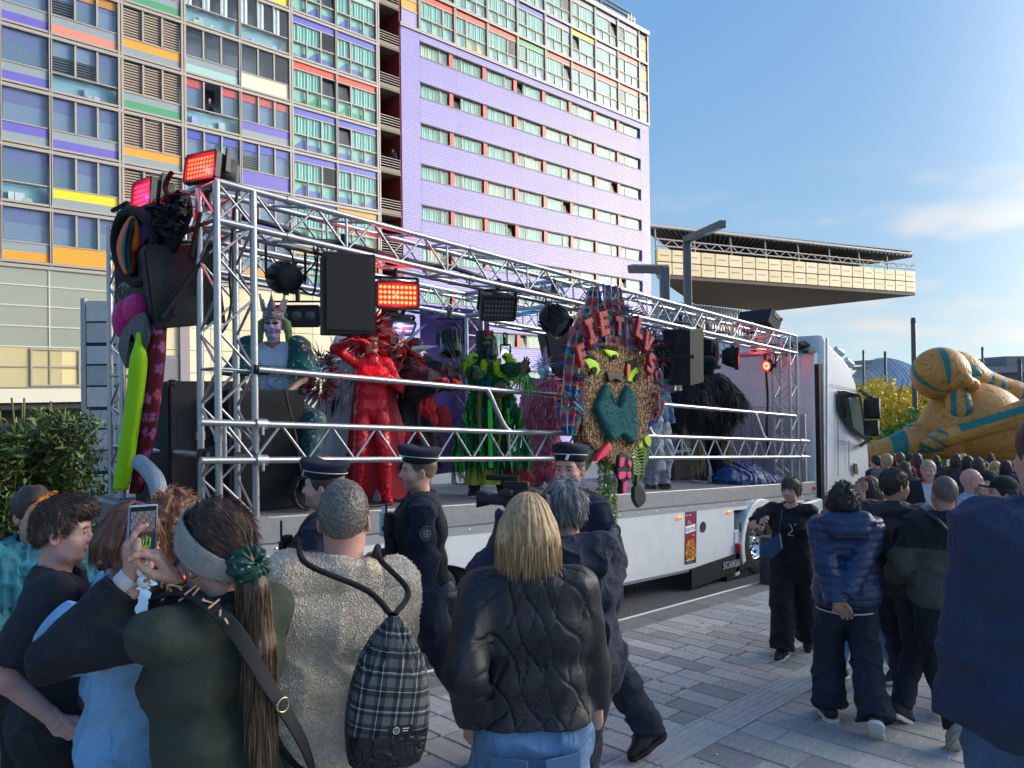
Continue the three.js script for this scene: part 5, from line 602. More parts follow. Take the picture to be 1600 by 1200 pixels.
function headGeo(o, c) {
  const sk = o.skin, w = o.fem ? 0.94 : 1, m = [];
  m.push(ell(V(0, 0.148, -0.012), 0.075, 0.098, 0.095), ell(V(0, 0.098, 0.026), 0.060 * w, 0.078, 0.064), cap(V(-0.028 * w, 0.046, 0.03), V(0.028 * w, 0.046, 0.03), 0.035 * w * (o.jaw || 1)), ell(V(0, 0.03, 0.064), 0.021, 0.019, 0.02), ell(V(0.036, 0.088, 0.058), 0.026, 0.026, 0.024), ell(V(-0.036, 0.088, 0.058), 0.026, 0.026, 0.024), cap(V(-0.031, 0.147, 0.07), V(0.031, 0.147, 0.07), 0.0155));
  const A = uni(m, 0.03), nose = uni([cap(V(0, 0.137, 0.082), V(0, 0.1, 0.106 + (o.nose || 0)), 0.0075, 0.0115), ell(V(0.010, 0.094, 0.098), 0.008, 0.007, 0.01), ell(V(-0.010, 0.094, 0.098), 0.008, 0.007, 0.01)], 0.01), lips = uni([ell(V(0, 0.0635, 0.0865), 0.022, 0.0048, 0.010), ell(V(0, 0.0545, 0.0845), 0.019, 0.0058, 0.010)], 0.003), ear = uni([ell(V(0.077, 0.108, -0.008), 0.009, 0.031, 0.018, new THREE.Quaternion().setFromEuler(new THREE.Euler(0, 0.35, 0))), ell(V(-0.077, 0.108, -0.008), 0.009, 0.031, 0.018, new THREE.Quaternion().setFromEuler(new THREE.Euler(0, -0.35, 0)))], 0.001), conch = uni([ell(V(0.085, 0.108, -0.002), 0.006, 0.014, 0.008), ell(V(-0.085, 0.108, -0.002), 0.006, 0.014, 0.008)], 0.001), sock = uni([ell(V(0.031, 0.127, 0.096), 0.0165, 0.0105, 0.0135), ell(V(-0.031, 0.127, 0.096), 0.0165, 0.0105, 0.0135)], 0.001), lid = uni([ell(V(0.031, 0.1335, 0.0835), 0.0165, 0.0045, 0.0085), ell(V(-0.031, 0.1335, 0.0835), 0.0165, 0.0045, 0.0085)], 0.001), neck = cap(V(0, -0.09, -0.022), V(0, 0.06, -0.012), 0.057 * (o.neck || 1), 0.051 * (o.neck || 1)), sm2 = (a, b, k) => { const h = k - Math.abs(a - b); return Math.min(a, b) - (h > 0 ? h * h / (4 * k) : 0); };
  const f = (x, y, z) => { let d = sm2(A(x, y, z), neck(x, y, z), 0.03); if (d > 0.06) return d; d = smax(d, -sock(x, y, z), 0.012); d = sm2(d, nose(x, y, z), 0.012); d = sm2(d, lips(x, y, z), 0.004); d = sm2(d, lid(x, y, z), 0.003); d = sm2(d, ear(x, y, z), 0.006); return smax(d, -conch(x, y, z), 0.004); };
  const lip = o.lip || mixc(sk, [sk[0] * 0.75, sk[1] * 0.42, sk[2] * 0.42], 0.75), br = o.brow || [0.05, 0.03, 0.02];
  const col = (x, y, z) => { let cc = sk; const k = vn(x * 60, y * 60, z * 60); cc = mixc(cc, [sk[0] * 0.94, sk[1] * 0.78, sk[2] * 0.76], 0.55 * k); const chk = Math.exp(-(Math.pow(Math.abs(x) - 0.04, 2) + Math.pow(y - 0.088, 2)) / 0.0006) * (z > 0.03 ? 1 : 0); cc = mixc(cc, [sk[0] * 0.98, sk[1] * 0.72, sk[2] * 0.7], 0.5 * chk); if (Math.abs(x) > 0.07 && z > -0.035 && y > 0.07) cc = mixc(cc, [sk[0] * 0.95, sk[1] * 0.68, sk[2] * 0.64], 0.6);
    if (o.beard && y < 0.088 && z > -0.01 && Math.abs(x) < 0.075) cc = mixc(cc, o.beardC || [0.06, 0.045, 0.035], o.beard * ss(0.088, 0.07, y) * ss(-0.015, 0.02, z) * (0.6 + 0.5 * vn(x * 300, y * 300, z * 300)) * (y < 0 ? 0.3 : 1));
    if (lips(x, y, z) < 0.0022) cc = lip; if (z > 0.055 && Math.abs(y - 0.1475 + Math.abs(Math.abs(x) - 0.03) * 0.2) < 0.0052 && Math.abs(x) > 0.011 && Math.abs(x) < 0.05) cc = mixc(cc, br, o.browK ?? 0.8); if (o.paint) cc = o.paint(x, y, z, cc) || cc; return cc; };
  const g = sn(f, V(-0.1, -0.11, -0.12), V(0.1, 0.26, 0.14), c, col);
  const eye = (s) => { const e = new THREE.SphereGeometry(0.0122, 14, 10).rotateX(Math.PI / 2); const p = e.attributes.position, cs = []; for (let i = 0; i < p.count; i++) { const q = p.getZ(i) / 0.0122; const v = q > 0.93 ? [0.01, 0.01, 0.01] : q > 0.8 ? (o.iris || [0.1, 0.07, 0.04]) : [0.75, 0.72, 0.7]; cs.push(...v); } e.setAttribute('color', new THREE.Float32BufferAttribute(cs, 3)); e.rotateY(o.gaze || 0); return e.translate(s * 0.031, 0.127, 0.0755); };
  return merge([g, eye(1), eye(-1)]);
}
function hairGeo(h, c) {
  const t = h.t ?? 0.014, L = [ell(V(0, 0.15, -0.014), 0.076 + t, 0.099 + t, 0.097 + t)], big = h.type === 'bob' || h.type === 'curly' || h.type === 'long';
  if (h.extra) L.push(...h.extra);
  let f0 = uni(L, h.k || 0.02); const fl = h.front ?? 0.185, sd = h.side ?? 0.105, nk = h.nape ?? 0.045;
  const line = (z) => z > 0.0 ? sd + (fl - sd) * ss(0.02, 0.075, z) : nk + (sd - nk) * ss(-0.085, -0.005, z);
  if (big) { const dr = uni([ell(V(0, 0.11, -0.015), 0.09 + t * 0.4, 0.15, 0.105), cap(V(-0.04, 0.1, -0.05), V(-0.045, h.low ?? -0.05, -0.035), 0.07, 0.073), cap(V(0.04, 0.1, -0.05), V(0.045, h.low ?? -0.05, -0.035), 0.07, 0.073), cap(V(0, 0.1, -0.06), V(0, h.low ?? -0.05, -0.06), 0.07, 0.07), cap(V(-0.075, 0.14, 0.0), V(-0.08, (h.low ?? -0.05) + 0.015, 0.015), 0.03, 0.032), cap(V(0.075, 0.14, 0), V(0.08, (h.low ?? -0.05) + 0.015, 0.015), 0.03, 0.032)], 0.03); f0 = uni([f0, dr], 0.02); }
  const am = h.amp ?? 0.006, fx = h.fx ?? 46, fy = h.fy ?? 16;
  const nz = (x, y, z) => { const a = Math.atan2(x, -z - 0.001); return big && h.type !== 'curly' ? am * (vn(a * 15, y * 5, 1) - 0.5) * 2 + am * 0.5 * (vn(a * 40, y * 8, 2) - 0.5) : h.type === 'curly' ? am * (vn(x * 42 + 3 * vn(x * 20, y * 20, 1), y * 34, z * 42) - 0.5) * 2.4 : am * (vn(x * fx + z * 20, y * fy, z * fx * 0.5) - 0.5) * 2; };
  const f = (x, y, z) => { let d = f0(x, y, z); if (d > 0.08) return d; d -= nz(x, y, z); if (big) { d = smax(d, (h.low ?? -0.05) - 0.045 - y + 0.003 * vn(x * 50, 1, z * 50), 0.006); const fc = Math.max(-(z - 0.028 - (h.fringe ? 0 : 0)), y - fl, Math.abs(x) - 0.066); d = smax(d, -fc, 0.012); } else d = smax(d, (line(z) + 0.006 * (vn(x * 60, z * 60, 3) - 0.5) - y) * 0.8, 0.008); if (h.cut) d = h.cut(x, y, z, d); return d; };
  const c1 = h.c, c2 = h.c2 || h.c.map((v) => v * 1.7), col = (x, y, z) => { const a = Math.atan2(x, -z); let k = h.type === 'shaved' ? vn(x * 260, y * 260, z * 260) : 0.55 * vn(a * 24 + 5 * vn(x * 18, y * 18, z * 18), y * 9, z * 30) + 0.45 * vn(x * 150, y * 30, z * 150); k = ss(0.25, 0.8, k); let q = mixc(c1, c2, k); if (h.fade && y < h.fade) q = mixc(q, h.fadeC, 0.75 * ss(h.fade, h.fade - 0.05, y)); return q; };
  const lo = Math.min(-0.13, (h.low ?? 0) - 0.08, h.lo ?? 0); return sn(f, V(-0.17, lo, h.zlo ?? -0.19), V(0.17, h.hi ?? 0.33, 0.16), c, col);
}
function ik(a, w, l1, l2, pole) { const d = w.clone().sub(a); let L = d.length(); const mx = (l1 + l2) * 0.999; if (L > mx) { w = a.clone().addScaledVector(d, mx / L); L = mx; } const u = d.normalize(), x = (l1 * l1 - l2 * l2 + L * L) / (2 * L), h = Math.sqrt(Math.max(0, l1 * l1 - x * x)); const p = pole.clone().addScaledVector(u, -pole.dot(u)).normalize(); return [a.clone().addScaledVector(u, x).addScaledVector(p, h), w]; }
const rdg = (t) => 1 - Math.abs(t - 0.5) * 2;
const wr = (x, y, z) => 0.009 * (vn(x * 8 + 3, y * 13, z * 8) - 0.5) + 0.010 * (Math.pow(rdg(vn(x * 7 + y * 3, y * 8 - x * 4, z * 7)), 3) - 0.3) + 0.004 * (vn(x * 24, y * 30, z * 24) - 0.5);
function strapG(pts, w, t, n = 48) { const cv = new THREE.CatmullRomCurve3(pts), P2 = cv.getSpacedPoints(n); return loft(P2.map((p, i) => { const T2 = cv.getTangentAt(i / n), N = V(p.x, 0.35 * (p.y > 1.46 ? 1 : 0), p.z).normalize(), S2 = T2.clone().cross(N).normalize(), O = S2.clone().cross(T2).normalize(); return [[-w, 0], [-w * 0.9, t], [w * 0.9, t], [w, 0], [w * 0.9, -t], [-w * 0.9, -t]].map(([a, b]) => p.clone().addScaledVector(S2, a / 1).addScaledVector(O, b)); })); }
const boxOf = (pts, m) => { const b = new THREE.Box3(); pts.forEach((p) => b.expandByPoint(p)); return [b.min.subScalar(m), b.max.addScalar(m)]; };
function person(o) {
  const t = T('person', o.label, o.cat || 'person', o.pos, yawOf(o.face), o.group); const s = (o.H || 1.75) / 1.75, g = o.g || 1, gd = o.gd || g, res = o.res || 1; t.scale.setScalar(s); t.updateMatrixWorld();
  const toL = (p) => t.worldToLocal(p.clone()); const hy = o.hipY ?? 0.94, R = (p) => { let v = p.clone().sub(V(0, 0.95, 0)); v.applyEuler(new THREE.Euler(o.lean || 0, o.twist || 0, o.side || 0, 'YXZ')); return v.add(V(0, hy + 0.01, 0)); };
  const sw = (o.sw || 0.19) - 0.018, SL = R(V(sw, 1.415, -0.01)), SR = R(V(-sw, 1.415, -0.01)), NB = R(V(0, 1.46, -0.015)), HP = R(V(0, 1.49, 0.0)), HL = V(0.088 * g, hy - 0.03, 0), HR = V(-0.088 * g, hy - 0.03, 0);
  const get = (k, def) => { const v = o[k]; return !v ? def : v.isVector3 ? toL(v) : V(...v); };
  const [EL, WL] = ik(SL, get('hL', V(sw + 0.07, 0.86, 0.06)), 0.285, 0.255, V(...(o.eL || [0.3, -0.3, -1]))), [ER, WR] = ik(SR, get('hR', V(-sw - 0.07, 0.86, 0.06)), 0.285, 0.255, V(...(o.eR || [-0.3, -0.3, -1])));
  const AL0 = get('fL', V(0.1, 0.08, 0)), AR0 = get('fR', V(-0.1, 0.08, 0)), [KL, AL] = ik(HL, AL0, 0.43, 0.425, V(...(o.kL || [0.1, 0, 1]))), [KR, AR] = ik(HR, AR0, 0.43, 0.425, V(...(o.kR || [-0.1, 0, 1])));
  const torso = (e) => [cap(R(V(-0.07 * g, 0.96, -0.005)), R(V(0.07 * g, 0.96, -0.005)), 0.112 * gd + e), cap(R(V(-0.06 * g, 1.11, 0.005)), R(V(0.06 * g, 1.11, 0.005)), 0.1 * gd + e), cap(R(V(-0.08 * g, 1.29, 0)), R(V(0.08 * g, 1.29, 0)), 0.098 * gd + e), cap(R(V(-sw + 0.05, 1.4, -0.012)), R(V(sw - 0.05, 1.4, -0.012)), 0.052 + e * 0.9), ...(o.fem ? [cap(R(V(-0.07, 1.26, 0.06)), R(V(0.07, 1.26, 0.06)), 0.075 + e)] : []), cap(R(V(-0.05, 1.41, -0.02)), R(V(0.05, 1.41, -0.02)), 0.062 + e * 0.6), cap(R(V(0, 1.42, -0.02)), R(V(0, 1.455, -0.018)), 0.058 + e * 0.5)];
  const arm = (S, E, W, e, f = 1, ra = o.arm || 1) => { const L = []; if (f <= 0) return L; const u = Math.min(1, f / 0.53), E2 = S.clone().lerp(E, u); L.push(cap(S, E2, 0.047 * ra + e * 0.8, 0.037 * ra + e, { flat: f < 0.53 })); if (f > 0.53) L.push(cap(E, E.clone().lerp(W, (f - 0.53) / 0.47), 0.037 * ra + e, 0.027 * ra + e * 1.0, { flat: true })); return L; };
  const legP = (H, K, A, e, f = 1, fl = 0) => [cap(H, K, 0.088 * gd + e, 0.056 + e + fl * 0.4), cap(K, K.clone().lerp(A, f), 0.056 + e + fl * 0.4, 0.042 + e + fl, { flat: true })];
  const J = { SL, SR, EL, ER, WL, WR, HL, HR, KL, KR, AL, AR, HP, NB };
  // body in one skin
  const cb = (o.far ? 0.03 : 0.016) / Math.min(1, res); const thin = -0.006; const bones = [...torso(thin - 0.006), ...arm(SL, EL, WL.clone().lerp(EL, -0.02), thin * 0.6), ...arm(SR, ER, WR, thin * 0.6), ...(o.noLegs ? [] : [...legP(HL, KL, AL, thin - 0.004), ...legP(HR, KR, AR, thin - 0.004)])];
  const [lo, hi] = boxOf([SL, SR, EL, ER, WL, WR, HP, V(0, hy - 0.1, 0), ...(o.noLegs ? [] : [KL, KR, AL, AR])], 0.15); const skin = o.skin || SK.fair, skc = o.bodyC || skin; const col0 = (x, y, z) => mixc(skc, [skc[0] * 0.92, skc[1] * 0.78, skc[2] * 0.75], 0.6 * vn(x * 30, y * 30, z * 30));
  const parts = [sn(uni(bones, 0.04), lo, hi, cb, col0)];
  const hm = new THREE.Matrix4().compose(HP, new THREE.Quaternion().setFromEuler(new THREE.Euler((o.hp || 0) + (o.lean || 0) * 0.3, rad(o.headFace != null ? o.headFace - o.face : 0), o.hr || 0, 'YXZ')), V(0.94, 0.95, 0.94));
  if (!o.noHead) parts.push(headGeo({ ...o, skin }, (o.far ? 0.009 : 0.0052) / res).applyMatrix4(hm));
  const hand = (side, W, E, cu, dirO, palm, oc) => { if (cu == null) return; const dir = dirO ? V(...dirO).normalize() : W.clone().sub(E).normalize(), pz = V(...(palm || [-side * -1, 0, 0.3])); pz.addScaledVector(dir, -pz.dot(dir)).normalize(); const k = [side, cu, o.far, JSON.stringify(oc || 0)].join(); const c = handCache[k] = handCache[k] || handGeo(side, cu, o.far ? 0.008 : 0.0045, oc); const m = new THREE.Matrix4().makeBasis(V().crossVectors(dir, pz), dir, pz); m.setPosition(W); const q = c.clone(); const hc = o.handC || skin; const cs = q.attributes.color, pp = q.attributes.position; for (let i = 0; i < cs.count; i++) { const v = mixc(hc, [hc[0] * 0.92, hc[1] * 0.74, hc[2] * 0.7], ss(0.08, 0.17, pp.getY(i)) * 0.7 + 0.3 * vn(pp.getX(i) * 120, pp.getY(i) * 120, 1)); cs.setXYZ(i, ...v); } parts.push(q.applyMatrix4(m)); };
  hand(-1, WL, EL, o.cL, o.dL, o.pL || [-1, 0, 0.3], o.oL); hand(1, WR, ER, o.cR, o.dR, o.pR || [1, 0, 0.3], o.oR);
  M('body', parts, o.skinM || SKINM, t);
  if (o.hair) { const hg = hairGeo(o.hair, (o.far ? 0.011 : o.hair.cell || 0.0062) / res).applyMatrix4(hm); const hm2 = M(o.hair.name || 'hair', hg, HAIRM, t); if (o.hair.st) { const q = o.hair.st, c1 = o.hair.c, c2 = o.hair.c2 || c1.map((v) => v * 1.7); tufts('hair_strands', t, hg, q[0], { l: [q[1] * 0.5, q[1]], w: q[2] || 0.0016, grav: q[3] ?? 0.4, jit: q[4] ?? 0.25, flow: q[3] > 0.8 ? null : (p) => { const c = V(...(q[5] || [0.01, 0.24, -0.045])).applyMatrix4(hm); return p.clone().sub(c).multiplyScalar(q[6] || 1); }, lift: 0.12 + Math.max(0, q[4] - 0.2) * 0.4, cols: [c1, c2, mixc(c1, c2, 0.5), c2.map((v) => v * 1.25)], mat: HSTR }); } }
  const colf = (c) => typeof c === 'function' ? c : (x, y, z) => { const k = 0.82 + 0.36 * vn(x * 5, y * 5, z * 5) * 0.6; return [c[0] * k, c[1] * k, c[2] * k]; };
  // trousers, top, further layers, shoes
  const cc = (o.far ? 0.028 : 0.0125) / res;
  if (o.legs) { const l = o.legs, e = l.off ?? 0.016, fl = l.flare || 0, f0 = uni([cap(V(-0.07 * g, 0.95 + hy - 0.94, -0.008), V(0.07 * g, 0.95 + hy - 0.94, -0.008), 0.113 * gd + e * 0.8), ...legP(HL, KL, AL, e, l.len ?? 0.97, fl), ...legP(HR, KR, AR, e, l.len ?? 0.97, fl)], 0.025), wy = (l.waist ?? 1.04) + hy - 0.94; const f = (x, y, z) => { const d0 = f0(x, y, z); return d0 > 0.09 ? Math.max(d0 - 0.02, y - wy) : Math.max(d0 - wr(x, y, z) * (l.fold ?? 1.3) - 0.006 * Math.max(0, Math.sin(y * 70 + x * 20)) * ss(0.28, 0.1, y) * (l.fold ?? 1), y - wy); }; const [a, b] = boxOf([V(-0.1, hy + 0.1, 0), HL, HR, KL, KR, AL, AR], 0.2); M(l.name || 'trousers', sn(f, a, b, cc, colf(l.c)), VC(l.r ?? 0.85, 'cloth', l.cb ?? 0.012), t); }
  const garment = (l) => { const e = l.off ?? 0.022, fs = l.sleeve ?? 1, L = torso(e); if (fs > 0) L.push(...arm(SL, EL, WL, l.soff ?? e, fs), ...arm(SR, ER, WR, l.soff ?? e, l.sleeveR ?? fs)); if (l.skirt) L.push(cap(R(V(0, 1.0, 0)), V(0, l.skirt[0], 0), 0.12, l.skirt[1])); if (l.more) L.push(...l.more(J, R)); const f0 = uni(L, l.k || 0.035), collar = l.collar ? cap(R(V(0, 1.40, -0.018)), R(V(0, 1.44 + l.collar, 0.0 + (l.cz || -0.005))), 0.078 + e * 0.4, 0.07 + e * 0.4, { flat: true }) : null, hole = cap(R(V(0, 1.44 + (l.collar || 0) - (l.drop || 0.0), -0.005)), R(V(0, 1.7, 0.02)), l.hole || 0.066, 0.08); const hem = (l.hem ?? 0.88) + hy - 0.94;
    const f = (x, y, z) => { let d = f0(x, y, z); if (collar) { const q = collar(x, y, z), h = 0.012 - Math.abs(d - q); d = Math.min(d, q) - (h > 0 ? h * h / 0.048 : 0); } if (d > 0.1) return d; d -= wr(x, y, z) * (l.fold ?? 1.2); if (l.disp) d -= l.disp(x, y, z, J); d = smax(d, -hole(x, y, z), 0.008); d = smax(d, hem + 0.012 * (vn(x * 8, 1, z * 8) - 0.5) - y, 0.008); if (l.cut) d = l.cut(x, y, z, d, J); return d; };
    const [a, b] = boxOf([SL, SR, ...(fs > 0 ? [EL, ER, WL, WR] : []), HP, V(0, hem, 0), ...(l.skirt ? [V(l.skirt[1], l.skirt[0], l.skirt[1]), V(-l.skirt[1], l.skirt[0], -l.skirt[1])] : [])], 0.2 + (l.pad || 0)); b.y = Math.min(b.y, HP.y + 0.12 + (l.up || 0)); if (fs <= 0) { } else b.y = Math.max(b.y, EL.y + 0.08, ER.y + 0.08, WL.y + 0.06, WR.y + 0.06); return M(l.name || 'jacket', sn(f, a, b, (l.cell || cc / res * res), colf(l.c)), l.b === 'fleece' ? VC(l.r ?? 0.85, l.b, l.bs ?? 0.0012, l.ts) : VC(l.r ?? 0.85, 'cloth', l.cb ?? 0.012), t); };
  for (const l of o.tops || []) garment(l);
  if (o.shoes) for (const [A, K, sd, fy, fp] of [[AL, KL, 1, o.yL || 0.15, o.pitL || 0], [AR, KR, -1, o.yR || -0.15, o.pitR || 0]]) {
    const sh = o.shoes, q = new THREE.Quaternion().setFromEuler(new THREE.Euler(fp, fy, 0, 'YXZ')), up = sh.boot || 0; const f0 = uni([cap(V(0, -0.025, -0.045), V(0, -0.035, 0.08), 0.043, 0.04), cap(V(0, -0.035, 0.08), V(0, -0.045, 0.15), 0.042, 0.031), cap(V(0, -0.02, -0.03), V(0, 0.01 + up, -0.015), 0.045, 0.046 + up * 0.06, { flat: true }), ell(V(0, 0.0, 0.05), 0.036, 0.03, 0.06)], 0.03);
    const lift = -0.052; const m = new THREE.Matrix4().compose(A, q, V(1, 1, 1)); const tpart = (n, f, c, mat) => M(n, sn(f, V(-0.09, -0.1, -0.13), V(0.09, 0.1 + up, 0.22), c, colf(sh.c)).applyMatrix4(m), mat, t); const sc = o.far ? 0.018 : 0.0085;
    const sh2 = M('shoe', sn((x, y, z) => Math.max(f0(x, y, z), lift - y), V(-0.09, -0.1, -0.13), V(0.09, 0.12 + up, 0.22), sc, colf(sh.c)).applyMatrix4(m), VC(sh.r ?? 0.6, 'rough', 0.002, 0.1), t);
    M('sole', sn((x, y, z) => Math.max(f0(x, -0.035, z) - 0.006, y - lift, -0.082 - y), V(-0.09, -0.1, -0.13), V(0.09, 0.0, 0.22), sc, colf(sh.sole || [0.7, 0.69, 0.66])).applyMatrix4(m), VC(0.8, 'rough', 0.001, 0.1), sh2);
  }
  return { t, J, hm, R, s };
}
const gP = (x, d) => { const p = P(x, 620, d); return V(p.x, gy(p.x), p.z); };
const onDeck = (x, z) => { const p = PZ(x, 620, z); return V(p.x, dY(p.x) + 0.005, p.z); };
const inHead = (r, name, geo, m) => M(name, (Array.isArray(geo) ? merge(geo) : geo).applyMatrix4(r.hm), m, r.t);
// police side cap: a band that widens upwards, with a dipped crown, white piping and a badge
function policeCap(r, tilt = 0) {
  const n = 36, rg = (y, rx, rz, up) => ring(n, (a) => V(Math.sin(a) * rx, y + up * (Math.cos(a) * 0.5 + 0.5) + 0.008 * Math.cos(a * 2), Math.cos(a) * rz - 0.012)); const navy = mt([0.012, 0.016, 0.035], { r: 0.85, b: 'weave', bs: 0.0012 });
  const m = (g) => g.rotateZ(tilt); const rings = [rg(0.172, 0.082, 0.102, 0.0), rg(0.2, 0.089, 0.112, 0.004), rg(0.224, 0.1, 0.13, 0.012), rg(0.236, 0.104, 0.138, 0.02), rg(0.246, 0.098, 0.13, 0.024), rg(0.254, 0.07, 0.1, 0.022), rg(0.256, 0.02, 0.05, 0.018)];
  const c = inHead(r, 'police_cap', m(loft(rings)), navy); const pipe = m(new THREE.TubeGeometry(new THREE.CatmullRomCurve3(ring(40, (a) => V(Math.sin(a) * 0.0925, 0.204 + 0.012 * (Math.cos(a)), Math.cos(a) * 0.1155 - 0.012)), true), 80, 0.0024, 6, true)).applyMatrix4(r.hm); M('piping', pipe, mt([0.8, 0.8, 0.8], { r: 0.6 }), c);
  M('rank_badge', m(bx(0.016, 0.034, 0.006, 0.0, 0.0, 0.0, 0.002).rotateZ(-0.4).rotateX(-0.3).rotateY(0.35).translate(0.03, 0.2, 0.1)).applyMatrix4(r.hm), mt([0.8, 0.8, 0.82], { r: 0.4 }), c);
}
const NAVY = [0.015, 0.02, 0.042], BK = [0.015, 0.015, 0.018], JEAN = (x, y, z) => { const k = 0.75 + 0.5 * vn(x * 9, y * 5, z * 9) + 0.25 * (vn(x * 90, y * 30, z * 90) - 0.5); return [0.13 * k, 0.24 * k, 0.42 * k]; }, DKJ = (x, y, z) => { const k = 0.7 + 0.6 * vn(x * 9, y * 5, z * 9); return [0.014 * k, 0.02 * k, 0.036 * k]; };
function police(label, pos, face, headFace, H, o) {
  const r = person({ label, pos, face, headFace, H, skin: SK.fair, brow: [0.03, 0.02, 0.015], beard: 0.35, hair: { type: 'shaved', c: [0.05, 0.035, 0.025], c2: [0.12, 0.08, 0.06], t: 0.004, amp: 0.001, nape: 0.07, side: 0.105, fade: 0.15, fadeC: [0.3, 0.18, 0.13] }, sw: 0.2, g: 1.05, legs: { c: NAVY, off: 0.026, fold: 2.2, flare: 0.012, b: 'twill' }, tops: [{ name: 'uniform_jacket', c: NAVY, off: 0.024, collar: 0.045, hem: 0.86, fold: 1.7, b: 'twill' }, { name: 'tactical_vest', c: [0.008, 0.009, 0.013], off: 0.052, sleeve: 0, hem: 1.0, collar: 0, hole: 0.1, drop: 0.06, fold: 0.4, b: 'weave', bs: 0.002, cut: (x, y, z, d, J) => smax(d, Math.abs(x) - 0.185, 0.02) }], shoes: { c: [0.01, 0.01, 0.011], sole: [0.01, 0.01, 0.01], boot: 0.14, r: 0.4 }, ...o });
  policeCap(r, o.tilt || 0);
  const { J, t, R } = r; const pouch = []; for (const [x, y, w, h] of [[0.1, 1.18, 0.09, 0.13], [-0.02, 1.2, 0.1, 0.12], [-0.12, 1.2, 0.07, 0.13], [0.08, 1.34, 0.06, 0.08]]) pouch.push(bx(w, h, 0.05, x, y, 0.165, 0.012)); M('pouch', merge(pouch).applyEuler ? merge(pouch) : merge(pouch), mt([0.008, 0.008, 0.01], { r: 0.7, b: 'weave', bs: 0.002 }), t);
  M('radio', [bx(0.045, 0.12, 0.03, 0.11, 1.3, 0.18, 0.008), tb(V(0.125, 1.36, 0.18), V(0.13, 1.46, 0.18), 0.006, 6), bx(0.03, 0.02, 0.01, 0.11, 1.3, 0.2, 0.003)], BLK, t);
  M('belt', loft([0.99, 1.04].map((y) => ring(28, (a) => R(V(Math.sin(a) * 0.2, y, Math.cos(a) * 0.158))))), BLK, t); M('holster', [bx(0.05, 0.2, 0.11, -0.2, 0.9, 0.02, 0.02), bx(0.045, 0.09, 0.05, -0.21, 1.02, 0.06, 0.012)], BLK, t);
  const pp = J.SL.clone().lerp(J.EL, 0.42), dv = V(1, 0, -0.15).normalize(); const pb = new THREE.CylinderGeometry(0.042, 0.042, 0.008, 24).rotateX(Math.PI / 2); const q = new THREE.Quaternion().setFromUnitVectors(V(0, 0, 1), dv); const patch = M('arm_patch', [pb.clone(), new THREE.TorusGeometry(0.038, 0.003, 6, 24).translate(0, 0, 0.004)].map(nrm), mt([0.05, 0.055, 0.06], { r: 0.7 }), t); patch.quaternion.copy(q); patch.position.copy(pp).addScaledVector(dv, 0.077); M('emblem', [new THREE.TorusGeometry(0.018, 0.003, 6, 20), bx(0.006, 0.03, 0.006), bx(0.03, 0.005, 0.006)], mt([0.25, 0.25, 0.26], { r: 0.6 }), patch).position.z = 0.005; return r;
}
// ---------- spectators and police ----------
const HAIR = { brown: [0.035, 0.02, 0.013], dark: [0.014, 0.011, 0.009], red: [0.17, 0.05, 0.02], auburn: [0.09, 0.03, 0.016], blond: [0.36, 0.23, 0.11], grey: [0.2, 0.19, 0.18], lbrown: [0.1, 0.055, 0.03] };
{ // boy in the dark T-shirt
  const r = person({ label: 'boy with short dark brown hair in dark T-shirt at the left edge', pos: gP(92, 2.72), face: 118, headFace: 106, hp: 0.08, H: 1.68, g: 1.15, gd: 1.12, sw: 0.195, skin: [0.66, 0.39, 0.33], arm: 1.15, jaw: 1.15, neck: 1.12, res: 1.15, hair: { type: 'short', c: HAIR.brown, c2: [0.1, 0.06, 0.04], t: 0.007, front: 0.172, nape: 0.07, side: 0.115, amp: 0.007, fx: 60, fy: 30, fade: 0.165, fadeC: [0.26, 0.155, 0.12], extra: [ell(V(0, 0.215, 0.02), 0.07, 0.052, 0.1)], st: [5000, 0.034, 0.0017, 0.3, 0.3] },
    hR: P(86, 1125, 2.5), eR: [-0.5, -0.2, -0.7], hL: [0.3, 0.85, 0.12], cR: 0.9, oR: { thumb: 0.3 }, dR: [0.15, -0.8, 0.5], legs: { c: BK, off: 0.03, fold: 1.5, flare: 0.02 }, shoes: { c: [0.03, 0.045, 0.09], sole: [0.6, 0.6, 0.6] }, fL: [0.12, 0.08, -0.05],
    tops: [{ name: 't_shirt', c: [0.022, 0.024, 0.03], off: 0.03, sleeve: 0.5, soff: 0.035, hem: 0.84, collar: 0.008, hole: 0.072, fold: 1.8, b: 'fleece', bs: 0.0012, ts: 0.05 }] });
}
